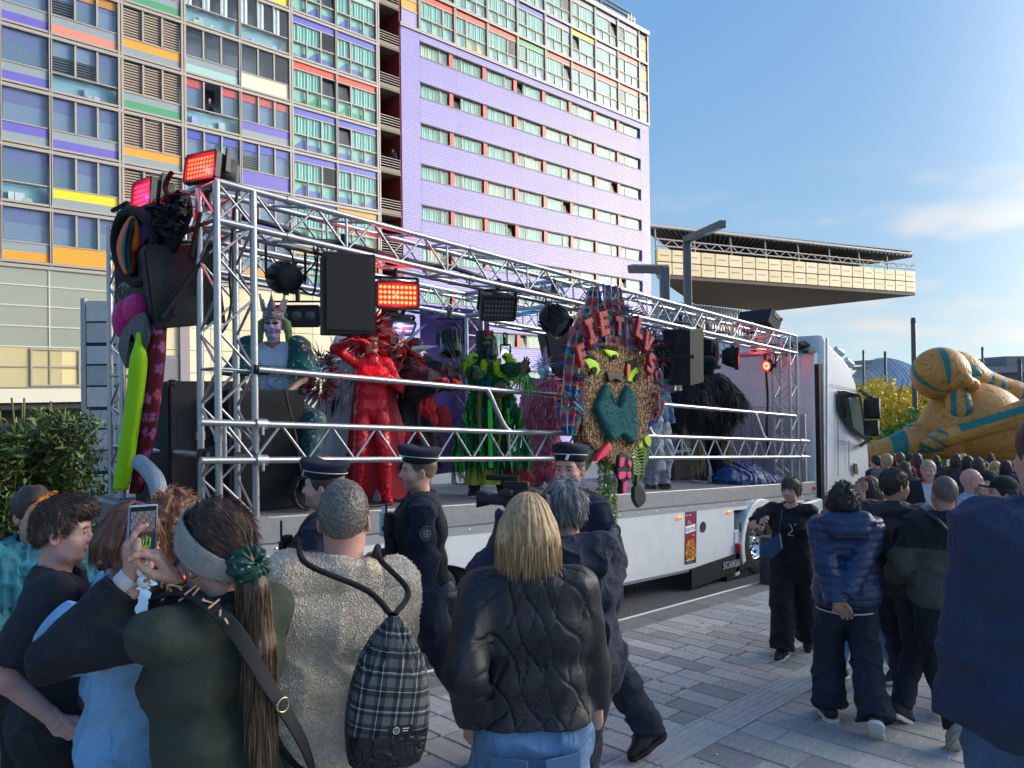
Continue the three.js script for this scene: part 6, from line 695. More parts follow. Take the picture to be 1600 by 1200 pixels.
{ // red short hair, light blue shirt
  const r = person({ label: 'youngster with reddish fringe in a light blue shirt with rolled sleeves', pos: gP(200, 2.5), face: 122, headFace: 62, hp: 0.15, H: 1.69, skin: SK.rosy, res: 1.1, hair: { type: 'bob', c: HAIR.auburn, c2: [0.2, 0.08, 0.04], t: 0.016, low: 0.115, amp: 0.006, front: 0.15, cell: 0.006, st: [2500, 0.07, 0.0018, 0.9, 0.12] }, hL: [0.1, 1.0, 0.2], hR: P(165, 1035, 2.28), eR: [-1, 0.1, -0.8], cR: 0.8, legs: { c: JEAN, off: 0.02 }, shoes: { c: [0.7, 0.7, 0.7] },
    tops: [{ name: 'shirt', c: (x, y, z) => { const k = 0.9 + 0.2 * vn(x * 12, y * 8, z * 12); return [0.24 * k, 0.44 * k, 0.66 * k]; }, off: 0.035, sleeve: 0.62, soff: 0.045, hem: 0.74, collar: 0.02, fold: 2.6, b: 'weave', bs: 0.001 }] });
  const { J, t, R } = r; M('rolled_cuff', [tb(J.ER.clone().lerp(J.WR, 0.1), J.ER.clone().lerp(J.WR, 0.36), 0.082, 18, 0.078)], mt([0.27, 0.47, 0.68], { r: 0.85, b: 'crease', bs: 0.006, ts: 0.2 }), t);
  M('strap', [strapG([R(V(-0.12, 1.4, 0.12)), R(V(-0.125, 1.475, 0.02)), R(V(-0.125, 1.45, -0.1)), R(V(-0.13, 1.38, -0.15))], 0.026, 0.004)], mt([0.012, 0.012, 0.014], { r: 0.8, b: 'weave' }), t); M('lanyard', [wire([V(0.06, 1.48, 0.06), V(0.03, 1.44, 0.11), V(0.0, 1.3, 0.17)], 0.006, 20, 6)], BLK, t);
}
{ // curly red hair with a grey backpack
  const r = person({ label: 'person with curly red hair and a grey backpack behind the raised phone', pos: gP(272, 2.86), face: 165, headFace: 172, H: 1.69, fem: 1, skin: SK.fair, hair: { type: 'curly', c: HAIR.auburn, c2: [0.3, 0.12, 0.05], t: 0.028, amp: 0.014, low: -0.02, front: 0.16, cell: 0.006, st: [3500, 0.04, 0.002, 0.2, 0.7] }, hL: [0.2, 1.0, 0.2], hR: [-0.2, 1.0, 0.2], legs: { c: JEAN }, shoes: { c: [0.6, 0.6, 0.6] }, tops: [{ name: 'shirt', c: [0.3, 0.5, 0.7], off: 0.03, hem: 0.8, fold: 2, collar: 0.02 }] });
  const bp = T('backpack', 'grey backpack with a pale zip worn by the person with curly red hair', 'backpack', r.t.position.clone(), r.t.rotation.y); M('bag', [new RoundedBoxGeometry(0.3, 0.44, 0.17, 6, 0.07).translate(0, 1.18, -0.26)], mt([0.055, 0.06, 0.07], { r: 0.8, b: 'crease', bs: 0.004, ts: 0.2 }), bp); M('zip', [wire([V(-0.14, 1.12, -0.31), V(-0.12, 1.34, -0.325), V(0, 1.385, -0.33), V(0.12, 1.34, -0.325), V(0.14, 1.12, -0.31)], 0.006, 40, 6)], mt([0.6, 0.6, 0.58], { r: 0.5 }), bp); for (const s of [-1, 1]) M('strap', [wire([V(s * 0.1, 1.38, -0.2), V(s * 0.13, 1.46, -0.06), V(s * 0.13, 1.4, 0.12), V(s * 0.14, 1.2, 0.13)], 0.02, 24, 6)], mt([0.05, 0.055, 0.06], { r: 0.8 }), bp);
}
{ // bright costume peeping out behind the boy
  const r = person({ label: 'person in teal fringed coat behind the boy, an orange petal above', pos: gP(52, 3.35), face: 60, H: 1.66, skin: SK.fair, hair: { type: 'short', c: HAIR.brown }, legs: { c: BK }, shoes: { c: [0.03, 0.06, 0.16], sole: [0.6, 0.6, 0.6] }, hL: [0.3, 0.9, 0.1], hR: [-0.3, 0.9, 0.1], tops: [{ name: 'fringed_coat', c: (x, y, z) => { const k = vn(x * 40, y * 12, z * 40); return mixc([0.005, 0.06, 0.1], [0.02, 0.2, 0.26], k); }, off: 0.05, hem: 0.8, collar: 0.05, fold: 3, disp: (x, y, z) => 0.02 * (vn(x * 50, y * 14, z * 50) - 0.5) }] });
  M('petal', loft([0, 1, 2, 3, 4, 5, 6, 7, 8].map((i) => { const a = -0.35 + i * 0.26, c = r.t.worldToLocal(P(93 - Math.cos(a - 0.55) * 26, 815 - Math.sin(a - 0.55) * 48, 3.0)), w = 0.055 * Math.sin((i + 0.6) / 9.2 * Math.PI) + 0.004; return ring(12, (q) => c.clone().add(V(Math.cos(q) * w, Math.sin(q) * w * 0.8, Math.sin(q) * 0.02))); })), mt([0.95, 0.27, 0.03], { r: 0.55, b: 'crease', bs: 0.003, ts: 0.2 }), r.t);
}
{ // woman filming
  const d = 2.1, ph = P(222, 838, 2.02), face = 232; const wl = P(203, 905, 2.02), wrr = P(272, 905, 2.06);
  const r = person({ label: 'woman with knitted headband, ponytail and olive vest filming with a phone', pos: gP(336, d), face, headFace: 241, hp: 0.06, H: 1.745, fem: 1, skin: SK.fair, res: 1.2, g: 0.84, gd: 0.9, sw: 0.176, hL: wl, hR: wrr, eL: [0.3, -1, -0.2], eR: [-0.5, -1, 0], legs: { c: DKJ, off: 0.03 }, shoes: { c: BK }, cL: 0.55, cR: 0.75, dL: [0.0, 0.97, 0.12], dR: [0.5, 0.85, 0.1], pL: [-0.5, 0.0, -0.2], pR: [0.8, 0, 0.4], oL: { thumb: 0.1 }, oR: { thumb: 0.7 },
    hair: { type: 'short', c: HAIR.brown, c2: [0.13, 0.07, 0.045], t: 0.018, nape: 0.03, side: 0.09, front: 0.17, amp: 0.003, fx: 70, fy: 6, cell: 0.005, st: [3000, 0.07, 0.0015, 0.25, 0.06, [0, 0.1, -0.14], -1] },
    tops: [{ name: 'black_jumper', c: [0.012, 0.013, 0.018], off: 0.024, soff: 0.018, sleeve: 0.94, hem: 0.86, collar: 0.055, fold: 1.6, b: 'weave', bs: 0.001 }, { name: 'olive_vest', c: (x, y, z) => { const k = 0.85 + 0.3 * vn(x * 160, y * 160, z * 160); return [0.045 * k, 0.055 * k, 0.036 * k]; }, off: 0.032, sleeve: 0, hem: 0.6, hole: 0.085, drop: 0.01, skirt: [0.62, 0.12], fold: 1.2, b: 'fleece', bs: 0.001, ts: 0.06, more: (J) => [cap(J.SL, J.SL.clone().lerp(J.EL, 0.1), 0.072), cap(J.SR, J.SR.clone().lerp(J.ER, 0.1), 0.072)] }] });
  const { t, hm, J, R } = r;
  // headband: ribs run round the head
  const bandC = (i, a) => { const w = (i - 6) / 6; const nz = Math.cos(a); const y0 = 0.155 + 0.07 * nz; return V(Math.sin(a) * (0.0995 + 0.003 * Math.cos(w * 1.6)), y0 + 0.02, nz * 0.118 - 0.012).add(V(0, -w * 0.055 * 0.72, 0).applyAxisAngle(V(1, 0, 0), 0)); };
  const hb = M('headband', loft(Array.from({ length: 13 }, (_, i) => ring(64, (a) => { const p = bandC(i, a), sc = 1 + 0.014 * Math.cos(i * Math.PI); const back = ss(0.2, -1, Math.cos(a)); p.y = 0.135 + 0.075 * Math.cos(a) + (0.12 - 0.055 * back) * ((6 - i) / 12); const yy = (p.y - 0.15) / 0.125; const rr2 = Math.sqrt(Math.max(0.12, 1 - yy * yy * 0.86)); return V(Math.sin(a) * 0.104 * rr2 * sc, p.y, Math.cos(a) * 0.124 * rr2 * sc - 0.014); })), false, false).applyMatrix4(hm), mt([0.56, 0.51, 0.46], { r: 0.95, b: 'weave', bs: 0.0015, ts: 0.04, side: THREE.DoubleSide }), t);
  M('rib', merge([1, 2, 3, 4, 5, 6, 7, 8, 9, 10, 11].map((i) => new THREE.TubeGeometry(new THREE.CatmullRomCurve3(ring(40, (a) => { const back = ss(0.2, -1, Math.cos(a)), y = 0.135 + 0.075 * Math.cos(a) + (0.12 - 0.055 * back) * ((6 - i) / 12), yy = (y - 0.15) / 0.125, q = Math.sqrt(Math.max(0.12, 1 - yy * yy * 0.86)); return V(Math.sin(a) * 0.1055 * q, y, Math.cos(a) * 0.1258 * q - 0.014); }), true), 80, 0.0034, 5, true))).applyMatrix4(hm), mt([0.66, 0.61, 0.56], { r: 0.95, b: 'twill', bs: 0.0015 }), hb);
  const tail = (x, y, z) => uni([cap(V(0, 0.10, -0.125), V(0.0, 0.02, -0.16), 0.026, 0.034), cap(V(0, 0.02, -0.16), V(-0.01, -0.14, -0.155), 0.036, 0.042), cap(V(-0.01, -0.14, -0.155), V(-0.015, -0.32, -0.14), 0.042, 0.036), cap(V(-0.015, -0.32, -0.14), V(-0.005, -0.43, -0.13), 0.034, 0.008)], 0.02)(x, y, z);
  M('ponytail', sn((x, y, z) => tail(x, y, z) - 0.006 * (vn(x * 120, y * 9, z * 120) - 0.5) - 0.012 * (vn(x * 40, y * 5, z * 40) - 0.5), V(-0.12, -0.48, -0.26), V(0.12, 0.16, -0.05), 0.005, (x, y, z) => { const k = vn(x * 190, y * 8, z * 190); const l = ss(0.05, -0.35, y); return mixc(mixc([0.03, 0.017, 0.011], [0.11, 0.06, 0.035], k), mixc([0.12, 0.065, 0.035], [0.34, 0.2, 0.11], k), l); }).applyMatrix4(hm), HAIRM, t);
  tufts('hair_strands', t, t.children.find((c) => c.name === 'ponytail').geometry, 2600, { l: [0.06, 0.16], w: 0.0018, grav: 0.97, jit: 0.06, cols: [[0.05, 0.03, 0.018], [0.14, 0.08, 0.045], [0.3, 0.18, 0.1]], mat: HSTR, keep: (p) => true });
  M('scrunchie', sn((x, y, z) => { const X = x, Y = (y - 0.085), Z = z + 0.135; const q = Math.hypot(X, Y * 0.8 + Z * 0.6), w = -Y * 0.6 + Z * 0.8; return Math.hypot(q - 0.034, w * 0.8) - 0.024 - 0.004 * Math.sin(Math.atan2(X, Y) * 11) - 0.008 * vn(x * 50, y * 50, z * 50); }, V(-0.09, 0, -0.22), V(0.09, 0.18, -0.06), 0.005, (x, y, z) => vn(x * 150, y * 150, z * 150) > 0.86 ? [0.3, 0.4, 0.35] : [0.004, 0.05, 0.03]).applyMatrix4(hm), VC(0.5), t);
  M('earring', new THREE.TorusGeometry(0.011, 0.0022, 6, 16).translate(0.079, 0.068, -0.004).applyMatrix4(hm), mt([0.8, 0.6, 0.3], { r: 0.2, m: 1 }), t);
  const band = (A, B, f, r0, m, n) => { const c = A.clone().lerp(B, f), u = B.clone().sub(A).normalize(); M(n, tb(c.clone().addScaledVector(u, -0.016), c.clone().addScaledVector(u, 0.016), r0, 20), m, t); }; band(J.EL, J.WL, 0.97, 0.034, mt([0.72, 0.62, 0.6], { r: 0.5 }), 'watch_strap'); band(J.ER, J.WR, 0.93, 0.0335, mt([0.75, 0.55, 0.25], { r: 0.2, m: 1 }), 'bracelet');
  // patterned bag strap
  const strap = M('bag_strap', strapG([R(V(0.13, 1.49, 0.09)), R(V(0.1, 1.515, -0.03)), R(V(0.06, 1.44, -0.165)), R(V(-0.02, 1.28, -0.2)), R(V(-0.12, 1.1, -0.205)), R(V(-0.2, 0.95, -0.16))], 0.02, 0.004), mt([0.012, 0.012, 0.013], { r: 0.7 }), t);
  M('strap_pattern', Array.from({ length: 12 }, (_, i) => { const c = new THREE.CatmullRomCurve3([R(V(0.13, 1.49, 0.09)), R(V(0.1, 1.515, -0.03)), R(V(0.06, 1.44, -0.165)), R(V(-0.02, 1.28, -0.2))]).getPoint(0.1 + i * 0.045), q = V(rr(-0.02, 0.02), rr(-0.015, 0.015), 0); return tb(c.clone().add(V(q.x, q.y + 0.012, -0.016)), c.clone().add(V(-q.x, q.y - 0.004, -0.019)), 0.003, 5); }), mt([0.62, 0.38, 0.22], { r: 0.6 }), strap); M('buckle', [new THREE.TorusGeometry(0.018, 0.003, 6, 18).translate(0, 0, 0)].map((g) => { const p = R(V(-0.05, 1.22, -0.225)); return g.translate(p.x, p.y, p.z); }), mt([0.7, 0.55, 0.3], { r: 0.25, m: 1 }), strap);
  // phone, turned towards her
  const f = T('phone', 'light blue phone held upright showing the parade on its screen', 'phone', ph, yawOf(40)); f.rotation.z = -0.03; f.rotation.x = 0.05; M('case', [new RoundedBoxGeometry(0.072, 0.146, 0.009, 4, 0.0044).translate(0, 0.01, -0.002)], mt([0.25, 0.38, 0.55], { r: 0.35, m: 0.3 }), f);
  const c = document.createElement('canvas'); c.width = 120; c.height = 250; const x = c.getContext('2d'); x.fillStyle = '#0b0c10'; x.fillRect(0, 0, 120, 250); x.fillStyle = '#4d4a50'; x.fillRect(4, 22, 112, 105); for (let i = 0; i < 60; i++) { x.fillStyle = ['#5a5458', '#6b6068', '#3e3c44'][i % 3]; x.fillRect(4 + (i % 10) * 11.2, 24 + Math.floor(i / 10) * 17, 9, 12); } x.fillStyle = '#23212a'; x.fillRect(4, 118, 112, 98); for (let i = 0; i < 50; i++) { x.fillStyle = ['#5e8f2a', '#81ab3a', '#3f6d26'][i % 3]; x.fillRect(46 + rnd() * 52, 130 + rnd() * 60, 3, 20); } x.fillStyle = '#7a2036'; x.fillRect(8, 120, 100, 6); x.fillStyle = '#111'; x.fillRect(22, 130, 16, 80);
  const tx = new THREE.CanvasTexture(c); tx.colorSpace = THREE.SRGBColorSpace; const pl = new THREE.PlaneGeometry(0.064, 0.138).translate(0, 0.01, 0.0032); pl.userData.uvm = 1; M('screen', pl, new THREE.MeshStandardMaterial({ map: tx, roughness: 0.12, emissive: new THREE.Color(1, 1, 1), emissiveMap: tx, emissiveIntensity: 0.18 }), f); M('camera_bump', [new RoundedBoxGeometry(0.03, 0.032, 0.004, 2, 0.002).translate(-0.016, 0.06, -0.009)], BLK, f);
  const ch = T('phone_charm', 'small white ceramic dog charm hanging below the phone', 'charm', P(224, 900, 2.0), yawOf(20)); M('figure', [sph(0.017, 0, 0.012, 0, 1, 0.95, 0.9), sph(0.016, 0, -0.014, 0, 1, 1.2, 0.9), sph(0.007, 0.013, 0.03, 0, 0.7, 1.5, 0.6, 10), sph(0.007, -0.013, 0.03, 0, 0.7, 1.5, 0.6, 10), sph(0.006, 0.012, -0.03, 0.008, 1, 0.8, 1, 8), sph(0.006, -0.012, -0.03, 0.008, 1, 0.8, 1, 8)], mt([0.75, 0.8, 0.76], { r: 0.3 }), ch); M('nose', [sph(0.004, 0.003, 0.01, 0.016, 1, 1, 1, 8), sph(0.005, 0.006, -0.01, 0.012, 1.3, 1, 1, 8)], mt([0.4, 0.12, 0.06], { r: 0.4 }), ch); M('cord', [wire([V(0, 0.028, 0), V(0.008, 0.04, 0), V(0.004, 0.06, 0)], 0.0015, 12, 5)], mt([0.8, 0.8, 0.8]), ch);
}
{ // man in the beige fleece with a drawstring bag
  const FL = (x, y, z) => { const k = 0.85 + 0.3 * vn(x * 120, y * 120, z * 120) + 0.1 * (vn(x * 8, y * 8, z * 8) - 0.5); return [0.86 * k, 0.69 * k, 0.51 * k]; };
  const r = person({ label: 'man with cropped grey hair in a beige fleece seen from behind', pos: gP(486, 2.45), side: 0.18, face: 200, headFace: 186, H: 1.8, g: 1.02, gd: 1.1, sw: 0.184, arm: 1.1, skin: SK.rosy, neck: 1.2, res: 1.2, hL: [0.14, 1.05, 0.3], hR: [-0.14, 1.05, 0.3], eL: [0.25, -1, -0.3], eR: [-0.25, -1, -0.3], hair: { type: 'shaved', c: [0.10, 0.085, 0.07], c2: [0.27, 0.23, 0.2], t: 0.006, amp: 0.002, fx: 200, fy: 200, nape: 0.03, side: 0.1, fade: 0.09, fadeC: [0.42, 0.25, 0.19], cell: 0.0045, st: [9000, 0.007, 0.0012, 0.2, 0.3] }, legs: { c: (x, y, z) => { const q = JEAN(x, y, z); return q.map((v) => v * 0.4); }, off: 0.03 }, shoes: { c: [0.05, 0.05, 0.05] },
    tops: [{ name: 'fleece_jacket', c: FL, off: 0.036, soff: 0.04, hem: 0.74, collar: 0.04, fold: 1.6, b: 'fleece', bs: 0.006, ts: 0.09, r: 0.95, cell: 0.011, disp: (x, y, z) => 0.004 * (vn(x * 90, y * 90, z * 90) - 0.5) - 0.006 * Math.exp(-Math.pow((y - 1.4 + 0.03 * Math.abs(x)) / 0.006, 2)) * (z < 0 ? 1 : 0) - 0.006 * Math.exp(-Math.pow((Math.abs(x) - 0.185 - (y - 1.1) * 0.05) / 0.006, 2)) * (z < 0 && y > 1.0 ? 1 : 0) }] });
  tufts('fleece_pile', r.t, r.t.children.find((c) => c.name === 'fleece_jacket').geometry, 9000, { l: [0.003, 0.006], w: 0.004, grav: 0.1, jit: 0.5, cols: [[0.92, 0.75, 0.56], [0.84, 0.67, 0.5], [0.95, 0.79, 0.6]] });
  const b = T('drawstring_bag', 'black drawstring bag with a tartan top on the back of the beige fleece', 'bag', r.t.position.clone(), r.t.rotation.y); b.scale.copy(r.t.scale); const ox = -0.14;
  // bag swells from the gathered neck to a square base, cloth pleated towards the neck
  const prof = [[1.345, 0.02, 0.02], [1.325, 0.035, 0.028], [1.28, 0.075, 0.045], [1.2, 0.128, 0.062], [1.1, 0.168, 0.075], [1.0, 0.182, 0.08], [0.94, 0.18, 0.08], [0.86, 0.17, 0.07], [0.815, 0.155, 0.055], [0.8, 0.12, 0.03]]; const tilt = -0.1, zb = -0.285; const rg = (q) => ring(72, (a) => { const pl = 1 + 0.10 * Math.sin(a * 18) * ss(1.05, 1.3, q[0]) + 0.03 * vn(a * 3, q[0] * 8, 4); const x = Math.sign(Math.sin(a)) * Math.pow(Math.abs(Math.sin(a)), 0.75) * q[1] * 0.64 * pl, z = Math.sign(Math.cos(a)) * Math.pow(Math.abs(Math.cos(a)), 0.75) * q[2] * pl; return V(x, (q[0] - 1.07) * 0.76, z).applyAxisAngle(V(0, 0, 1), tilt).add(V(ox, 1.18, zb)); });
  const seg = (y0, y1) => { const l = []; for (let i = 0; i <= 14; i++) { const y = y0 + (y1 - y0) * i / 14; let k = 0; while (k < prof.length - 2 && prof[k + 1][0] > y) k++; const f = cl((prof[k][0] - y) / (prof[k][0] - prof[k + 1][0])); l.push([y, prof[k][1] + (prof[k + 1][1] - prof[k][1]) * f, prof[k][2] + (prof[k + 1][2] - prof[k][2]) * f]); } return l; };
  const plaid = tex(256, (u, v) => { const st = (t, p, w) => { const q = ((t % 1) + 1) % 1; return Math.abs(q - p) < w ? 1 : 0; }; let c = [0.055, 0.06, 0.065]; const wide = (t) => st(t, 0.25, 0.11) + st(t, 0.75, 0.11), ln = (t) => st(t, 0.5, 0.012) + st(t, 0.02, 0.012) + st(t, 0.47, 0.006); const w = wide(u) + wide(v); c = c.map((q) => q + 0.17 * w); const l = ln(u) + ln(v); c = c.map((q) => q + 0.42 * l); if (st(u, 0.1, 0.006) || st(v, 0.1, 0.006)) c = [0.1, 0.32, 0.25]; const tw = 0.85 + 0.3 * ((Math.floor(u * 128) + Math.floor(v * 128)) % 2); return c.map((q) => q * tw); }, true); plaid.repeat.set(1 / 0.1, 1 / 0.1);
  const pm = new THREE.MeshStandardMaterial({ map: plaid, roughness: 0.75 }); pm.userData.tile = 1; M('tartan_top', loft(seg(1.345, 0.94).map(rg)).deleteAttribute('uv'), pm, b); M('black_base', loft(seg(0.94, 0.8).map(rg)), mt([0.014, 0.014, 0.016], { r: 0.45, b: 'crease', bs: 0.006, ts: 0.25 }), b);
  const cord = (pts) => wire(pts, 0.009, 60, 8); M('cord', [cord([V(ox + 0.03, 1.39, zb), V(ox + 0.085, 1.43, zb + 0.08), V(0.135, 1.49, -0.16), V(0.15, 1.53, -0.02), V(0.16, 1.45, 0.15)]), cord([V(ox + 0.02, 1.39, zb), V(ox - 0.03, 1.44, zb + 0.09), V(-0.09, 1.51, -0.12), V(-0.1, 1.53, 0), V(-0.12, 1.45, 0.15)]), cord([V(0.16, 1.32, -0.2), V(0.18, 1.2, -0.2), V(0.16, 1.06, -0.24), V(0.08, 0.97, zb), V(0.02, 0.94, zb)])], mt([0.012, 0.012, 0.014], { r: 0.7, b: 'twill' }), b);
  const lg = M('badge', [bx(0.085, 0.032, 0.004, 0, 0, 0, 0.002)], BLK, b); lg.position.set(ox - 0.03, 1.105, zb - 0.084); lg.scale.setScalar(0.8); lg.rotation.set(0, Math.PI, 0.1); M('emblem', [new THREE.TorusGeometry(0.0105, 0.0013, 6, 24), tb(V(0, 0, 0), V(0, 0.0105, 0), 0.0011, 5), tb(V(0, 0, 0), V(0.0091, -0.0052, 0), 0.0011, 5), tb(V(0, 0, 0), V(-0.0091, -0.0052, 0), 0.0011, 5), bx(0.022, 0.003, 0.001, 0.033, 0.006, 0), bx(0.018, 0.003, 0.001, 0.031, -0.002, 0)], mt([0.8, 0.8, 0.8], { r: 0.4 }), lg).position.set(-0.018, 0, 0.003);
  b.children.forEach((c) => { if (c === lg) { c.position.sub(V(0, 0.95, 0)).applyAxisAngle(V(0, 0, 1), 0.18).add(V(0, 0.95, 0)); c.rotation.z -= 0.18; } else c.geometry.translate(0, -0.95, 0).rotateZ(0.18).translate(0, 0.95, 0); });
}
police('police officer at left in a navy cap, mostly hidden behind the man in beige fleece', gP(504, 3.95), -88, -92, 1.78, { hL: [0.3, 1.0, 0.25], hR: [-0.25, 0.95, 0.2], res: 1.1, hair: { type: 'shaved', c: [0.03, 0.02, 0.015], c2: [0.08, 0.05, 0.04], t: 0.006, amp: 0.002, nape: 0.06, side: 0.1 } });
{ const r = police('police officer in a navy cap and tactical vest striding left beside the white trailer', gP(652, 4.58), -80, -72, 1.86, { hL: P(664, 958, 4.45), eL: [0.5, 0, -1], cL: 0.5, pL: [-1, 0, 0], hR: [-0.2, 1.08, 0.2], cR: 0.8, fL: [0.1, 0.1, -0.42], fR: [-0.08, 0.08, 0.12], hipY: 0.93, pitL: 0.6, res: 1.15 }); M('water_bottle', [new THREE.CylinderGeometry(0.028, 0.03, 0.13, 14).translate(0.02, 1.31, 0.19), new THREE.CylinderGeometry(0.014, 0.014, 0.03, 10).translate(0.02, 1.39, 0.19)], mt([0.6, 0.7, 0.75], { r: 0.15 }), r.t); }
{ const r = police('smiling police officer in a navy cap behind the blonde woman', gP(895, 4.55), -62, -28, 1.92, { hL: [0.26, 0.95, 0.1], hR: [-0.2, 1.0, 0.25], fL: [0.1, 0.1, -0.42], fR: [-0.1, 0.08, 0.36], hipY: 0.92, pitL: 0.35, yL: 0.1, twist: 0.15, res: 1.15, lean: 0.05, skin: SK.rosy }); M('thigh_holster', [bx(0.08, 0.22, 0.12, 0.19, 0.76, -0.05, 0.03), bx(0.03, 0.1, 0.06, 0.2, 0.9, -0.02, 0.012)], BLK, r.t); M('strap', [new THREE.TorusGeometry(0.115, 0.012, 6, 24).rotateX(Math.PI / 2).translate(0.1, 0.72, -0.07)], BLK, r.t); }
{ // cameraman
  const r = person({ label: 'grey-haired camera operator in a navy hooded jacket behind the blonde woman', pos: gP(882, 3.35), face: 205, headFace: 205, hp: 0.12, H: 1.76, skin: SK.rosy, g: 1.15, hair: { type: 'short', c: [0.11, 0.105, 0.1], c2: [0.36, 0.35, 0.34], t: 0.018, amp: 0.01, nape: 0.02, side: 0.07, fx: 60, fy: 24, st: [3500, 0.05, 0.0022, 0.4, 0.3] }, hL: P(806, 812, 3.08), hR: [-0.15, 1.3, 0.3], eL: [0.6, -1, 0], cL: 0.9, legs: { c: NAVY, off: 0.025 }, shoes: { c: [0.09, 0.05, 0.035], sole: [0.3, 0.25, 0.2] }, fL: [0.1, 0.08, 0.05], tops: [{ name: 'navy_jacket', c: [0.014, 0.02, 0.042], off: 0.05, soff: 0.045, hem: 0.84, collar: 0.06, fold: 2.4, b: 'weave', more: (J, R) => [cap(R(V(-0.1, 1.46, -0.12)), R(V(0.1, 1.46, -0.12)), 0.06), cap(R(V(-0.06, 1.4, -0.15)), R(V(0.06, 1.4, -0.15)), 0.05)] }] });
  const v = T('video_camera', 'black shoulder video camera with a square lens hood left of the blonde hair', 'video camera', P(803, 781, 3.15), yawOf(-112)); v.scale.setScalar(0.56); M('camera_body', [bx(0.11, 0.14, 0.26, 0, 0.01, -0.06, 0.02), bx(0.06, 0.05, 0.2, 0.0, 0.11, -0.02, 0.012), bx(0.09, 0.1, 0.1, 0, 0.0, -0.22, 0.02)], BLKM, v); M('lens', [new THREE.CylinderGeometry(0.042, 0.046, 0.12, 24).rotateX(Math.PI / 2).translate(0, 0, 0.13)], BLK, v); M('lens_hood', [loft([ring(4, (a, i) => { const q = [[-1, 1], [1, 1], [1, -1], [-1, -1]][Math.round(i * 4)]; return V(q[0] * 0.045, q[1] * 0.04, 0.18); }), ring(4, (a, i) => { const q = [[-1, 1], [1, 1], [1, -1], [-1, -1]][Math.round(i * 4)]; return V(q[0] * 0.075, q[1] * 0.06, 0.27); })])], BLK, v); M('viewfinder', [bx(0.06, 0.05, 0.1, 0.09, 0.06, 0.02, 0.015)], BLK, v); M('microphone', [tb(V(0.03, 0.16, -0.05), V(0.03, 0.165, 0.2), 0.022, 12)], mt([0.02, 0.02, 0.02], { r: 1, b: 'fleece', bs: 0.004 }), v);
}
{ // blonde woman
  const q = (x, y, z) => { const u = Math.atan2(x, -z) * 0.2, v = y; const w = (t) => { const f = ((t % 1) + 1) % 1; return Math.abs(f - 0.5) * 2; }; const a = (u * 1.1 + v * 0.85 + 0.02 * Math.sin(v * 30)) / 0.115, b = (-u * 1.25 + v * 0.75 + 0.02 * Math.sin(u * 40)) / 0.13; const m = Math.min(1 - w(a), 1 - w(b)); return -0.006 * Math.exp(-m * m * 160) + 0.005 * Math.sqrt(Math.max(0, m)); };
  const r = person({ label: 'woman with straight blonde hair in a black quilted jacket and light jeans', pos: gP(822, 2.62), face: 184, headFace: 176, H: 1.755, fem: 1, skin: SK.fair, res: 1.2, sw: 0.19, g: 0.98, gd: 0.98, hL: P(735, 1122, 2.55), hR: [-0.25, 0.86, 0.1], eL: [0.2, 0, -1], cL: 0.55, pL: [-0.7, 0, 0.6], dL: [-0.1, -1, 0.25], legs: { name: 'jeans', c: JEAN, off: 0.025, flare: 0.05, fold: 2.4, b: 'twill' }, shoes: { c: [0.6, 0.58, 0.55] }, hair: { type: 'bob', c: [0.27, 0.145, 0.06], c2: [0.62, 0.41, 0.21], t: 0.011, low: 0.078, amp: 0.003, front: 0.17, cell: 0.005, st: [5200, 0.09, 0.0018, 0.965, 0.05] },
    tops: [{ name: 'quilted_jacket', c: [0.017, 0.017, 0.02], off: 0.04, soff: 0.026, sleeve: 1.0, hem: 0.985, collar: 0.02, fold: 0.6, r: 0.55, b: 'weave', cb: 0.004, cell: 0.008, disp: (x, y, z, J) => { const dl = Math.min(V(x, y, z).distanceTo(J.EL), V(x, y, z).distanceTo(J.ER)); return q(x, y, z) * ss(0.02, 0.05, 0.23 - Math.abs(x)) + 0.0; } }] });
  const { t } = r; M('back_pocket', [-1, 1].map((s) => ext([[-0.06, 0.06], [0.06, 0.06], [0.058, -0.04], [0, -0.065], [-0.058, -0.04]], 0.004, 0.002).rotateY(Math.PI + s * -0.35).translate(s * 0.085, 0.86, -0.168)), mt([0.12, 0.22, 0.39], { r: 0.9, b: 'twill', bs: 0.001 }), t);
}
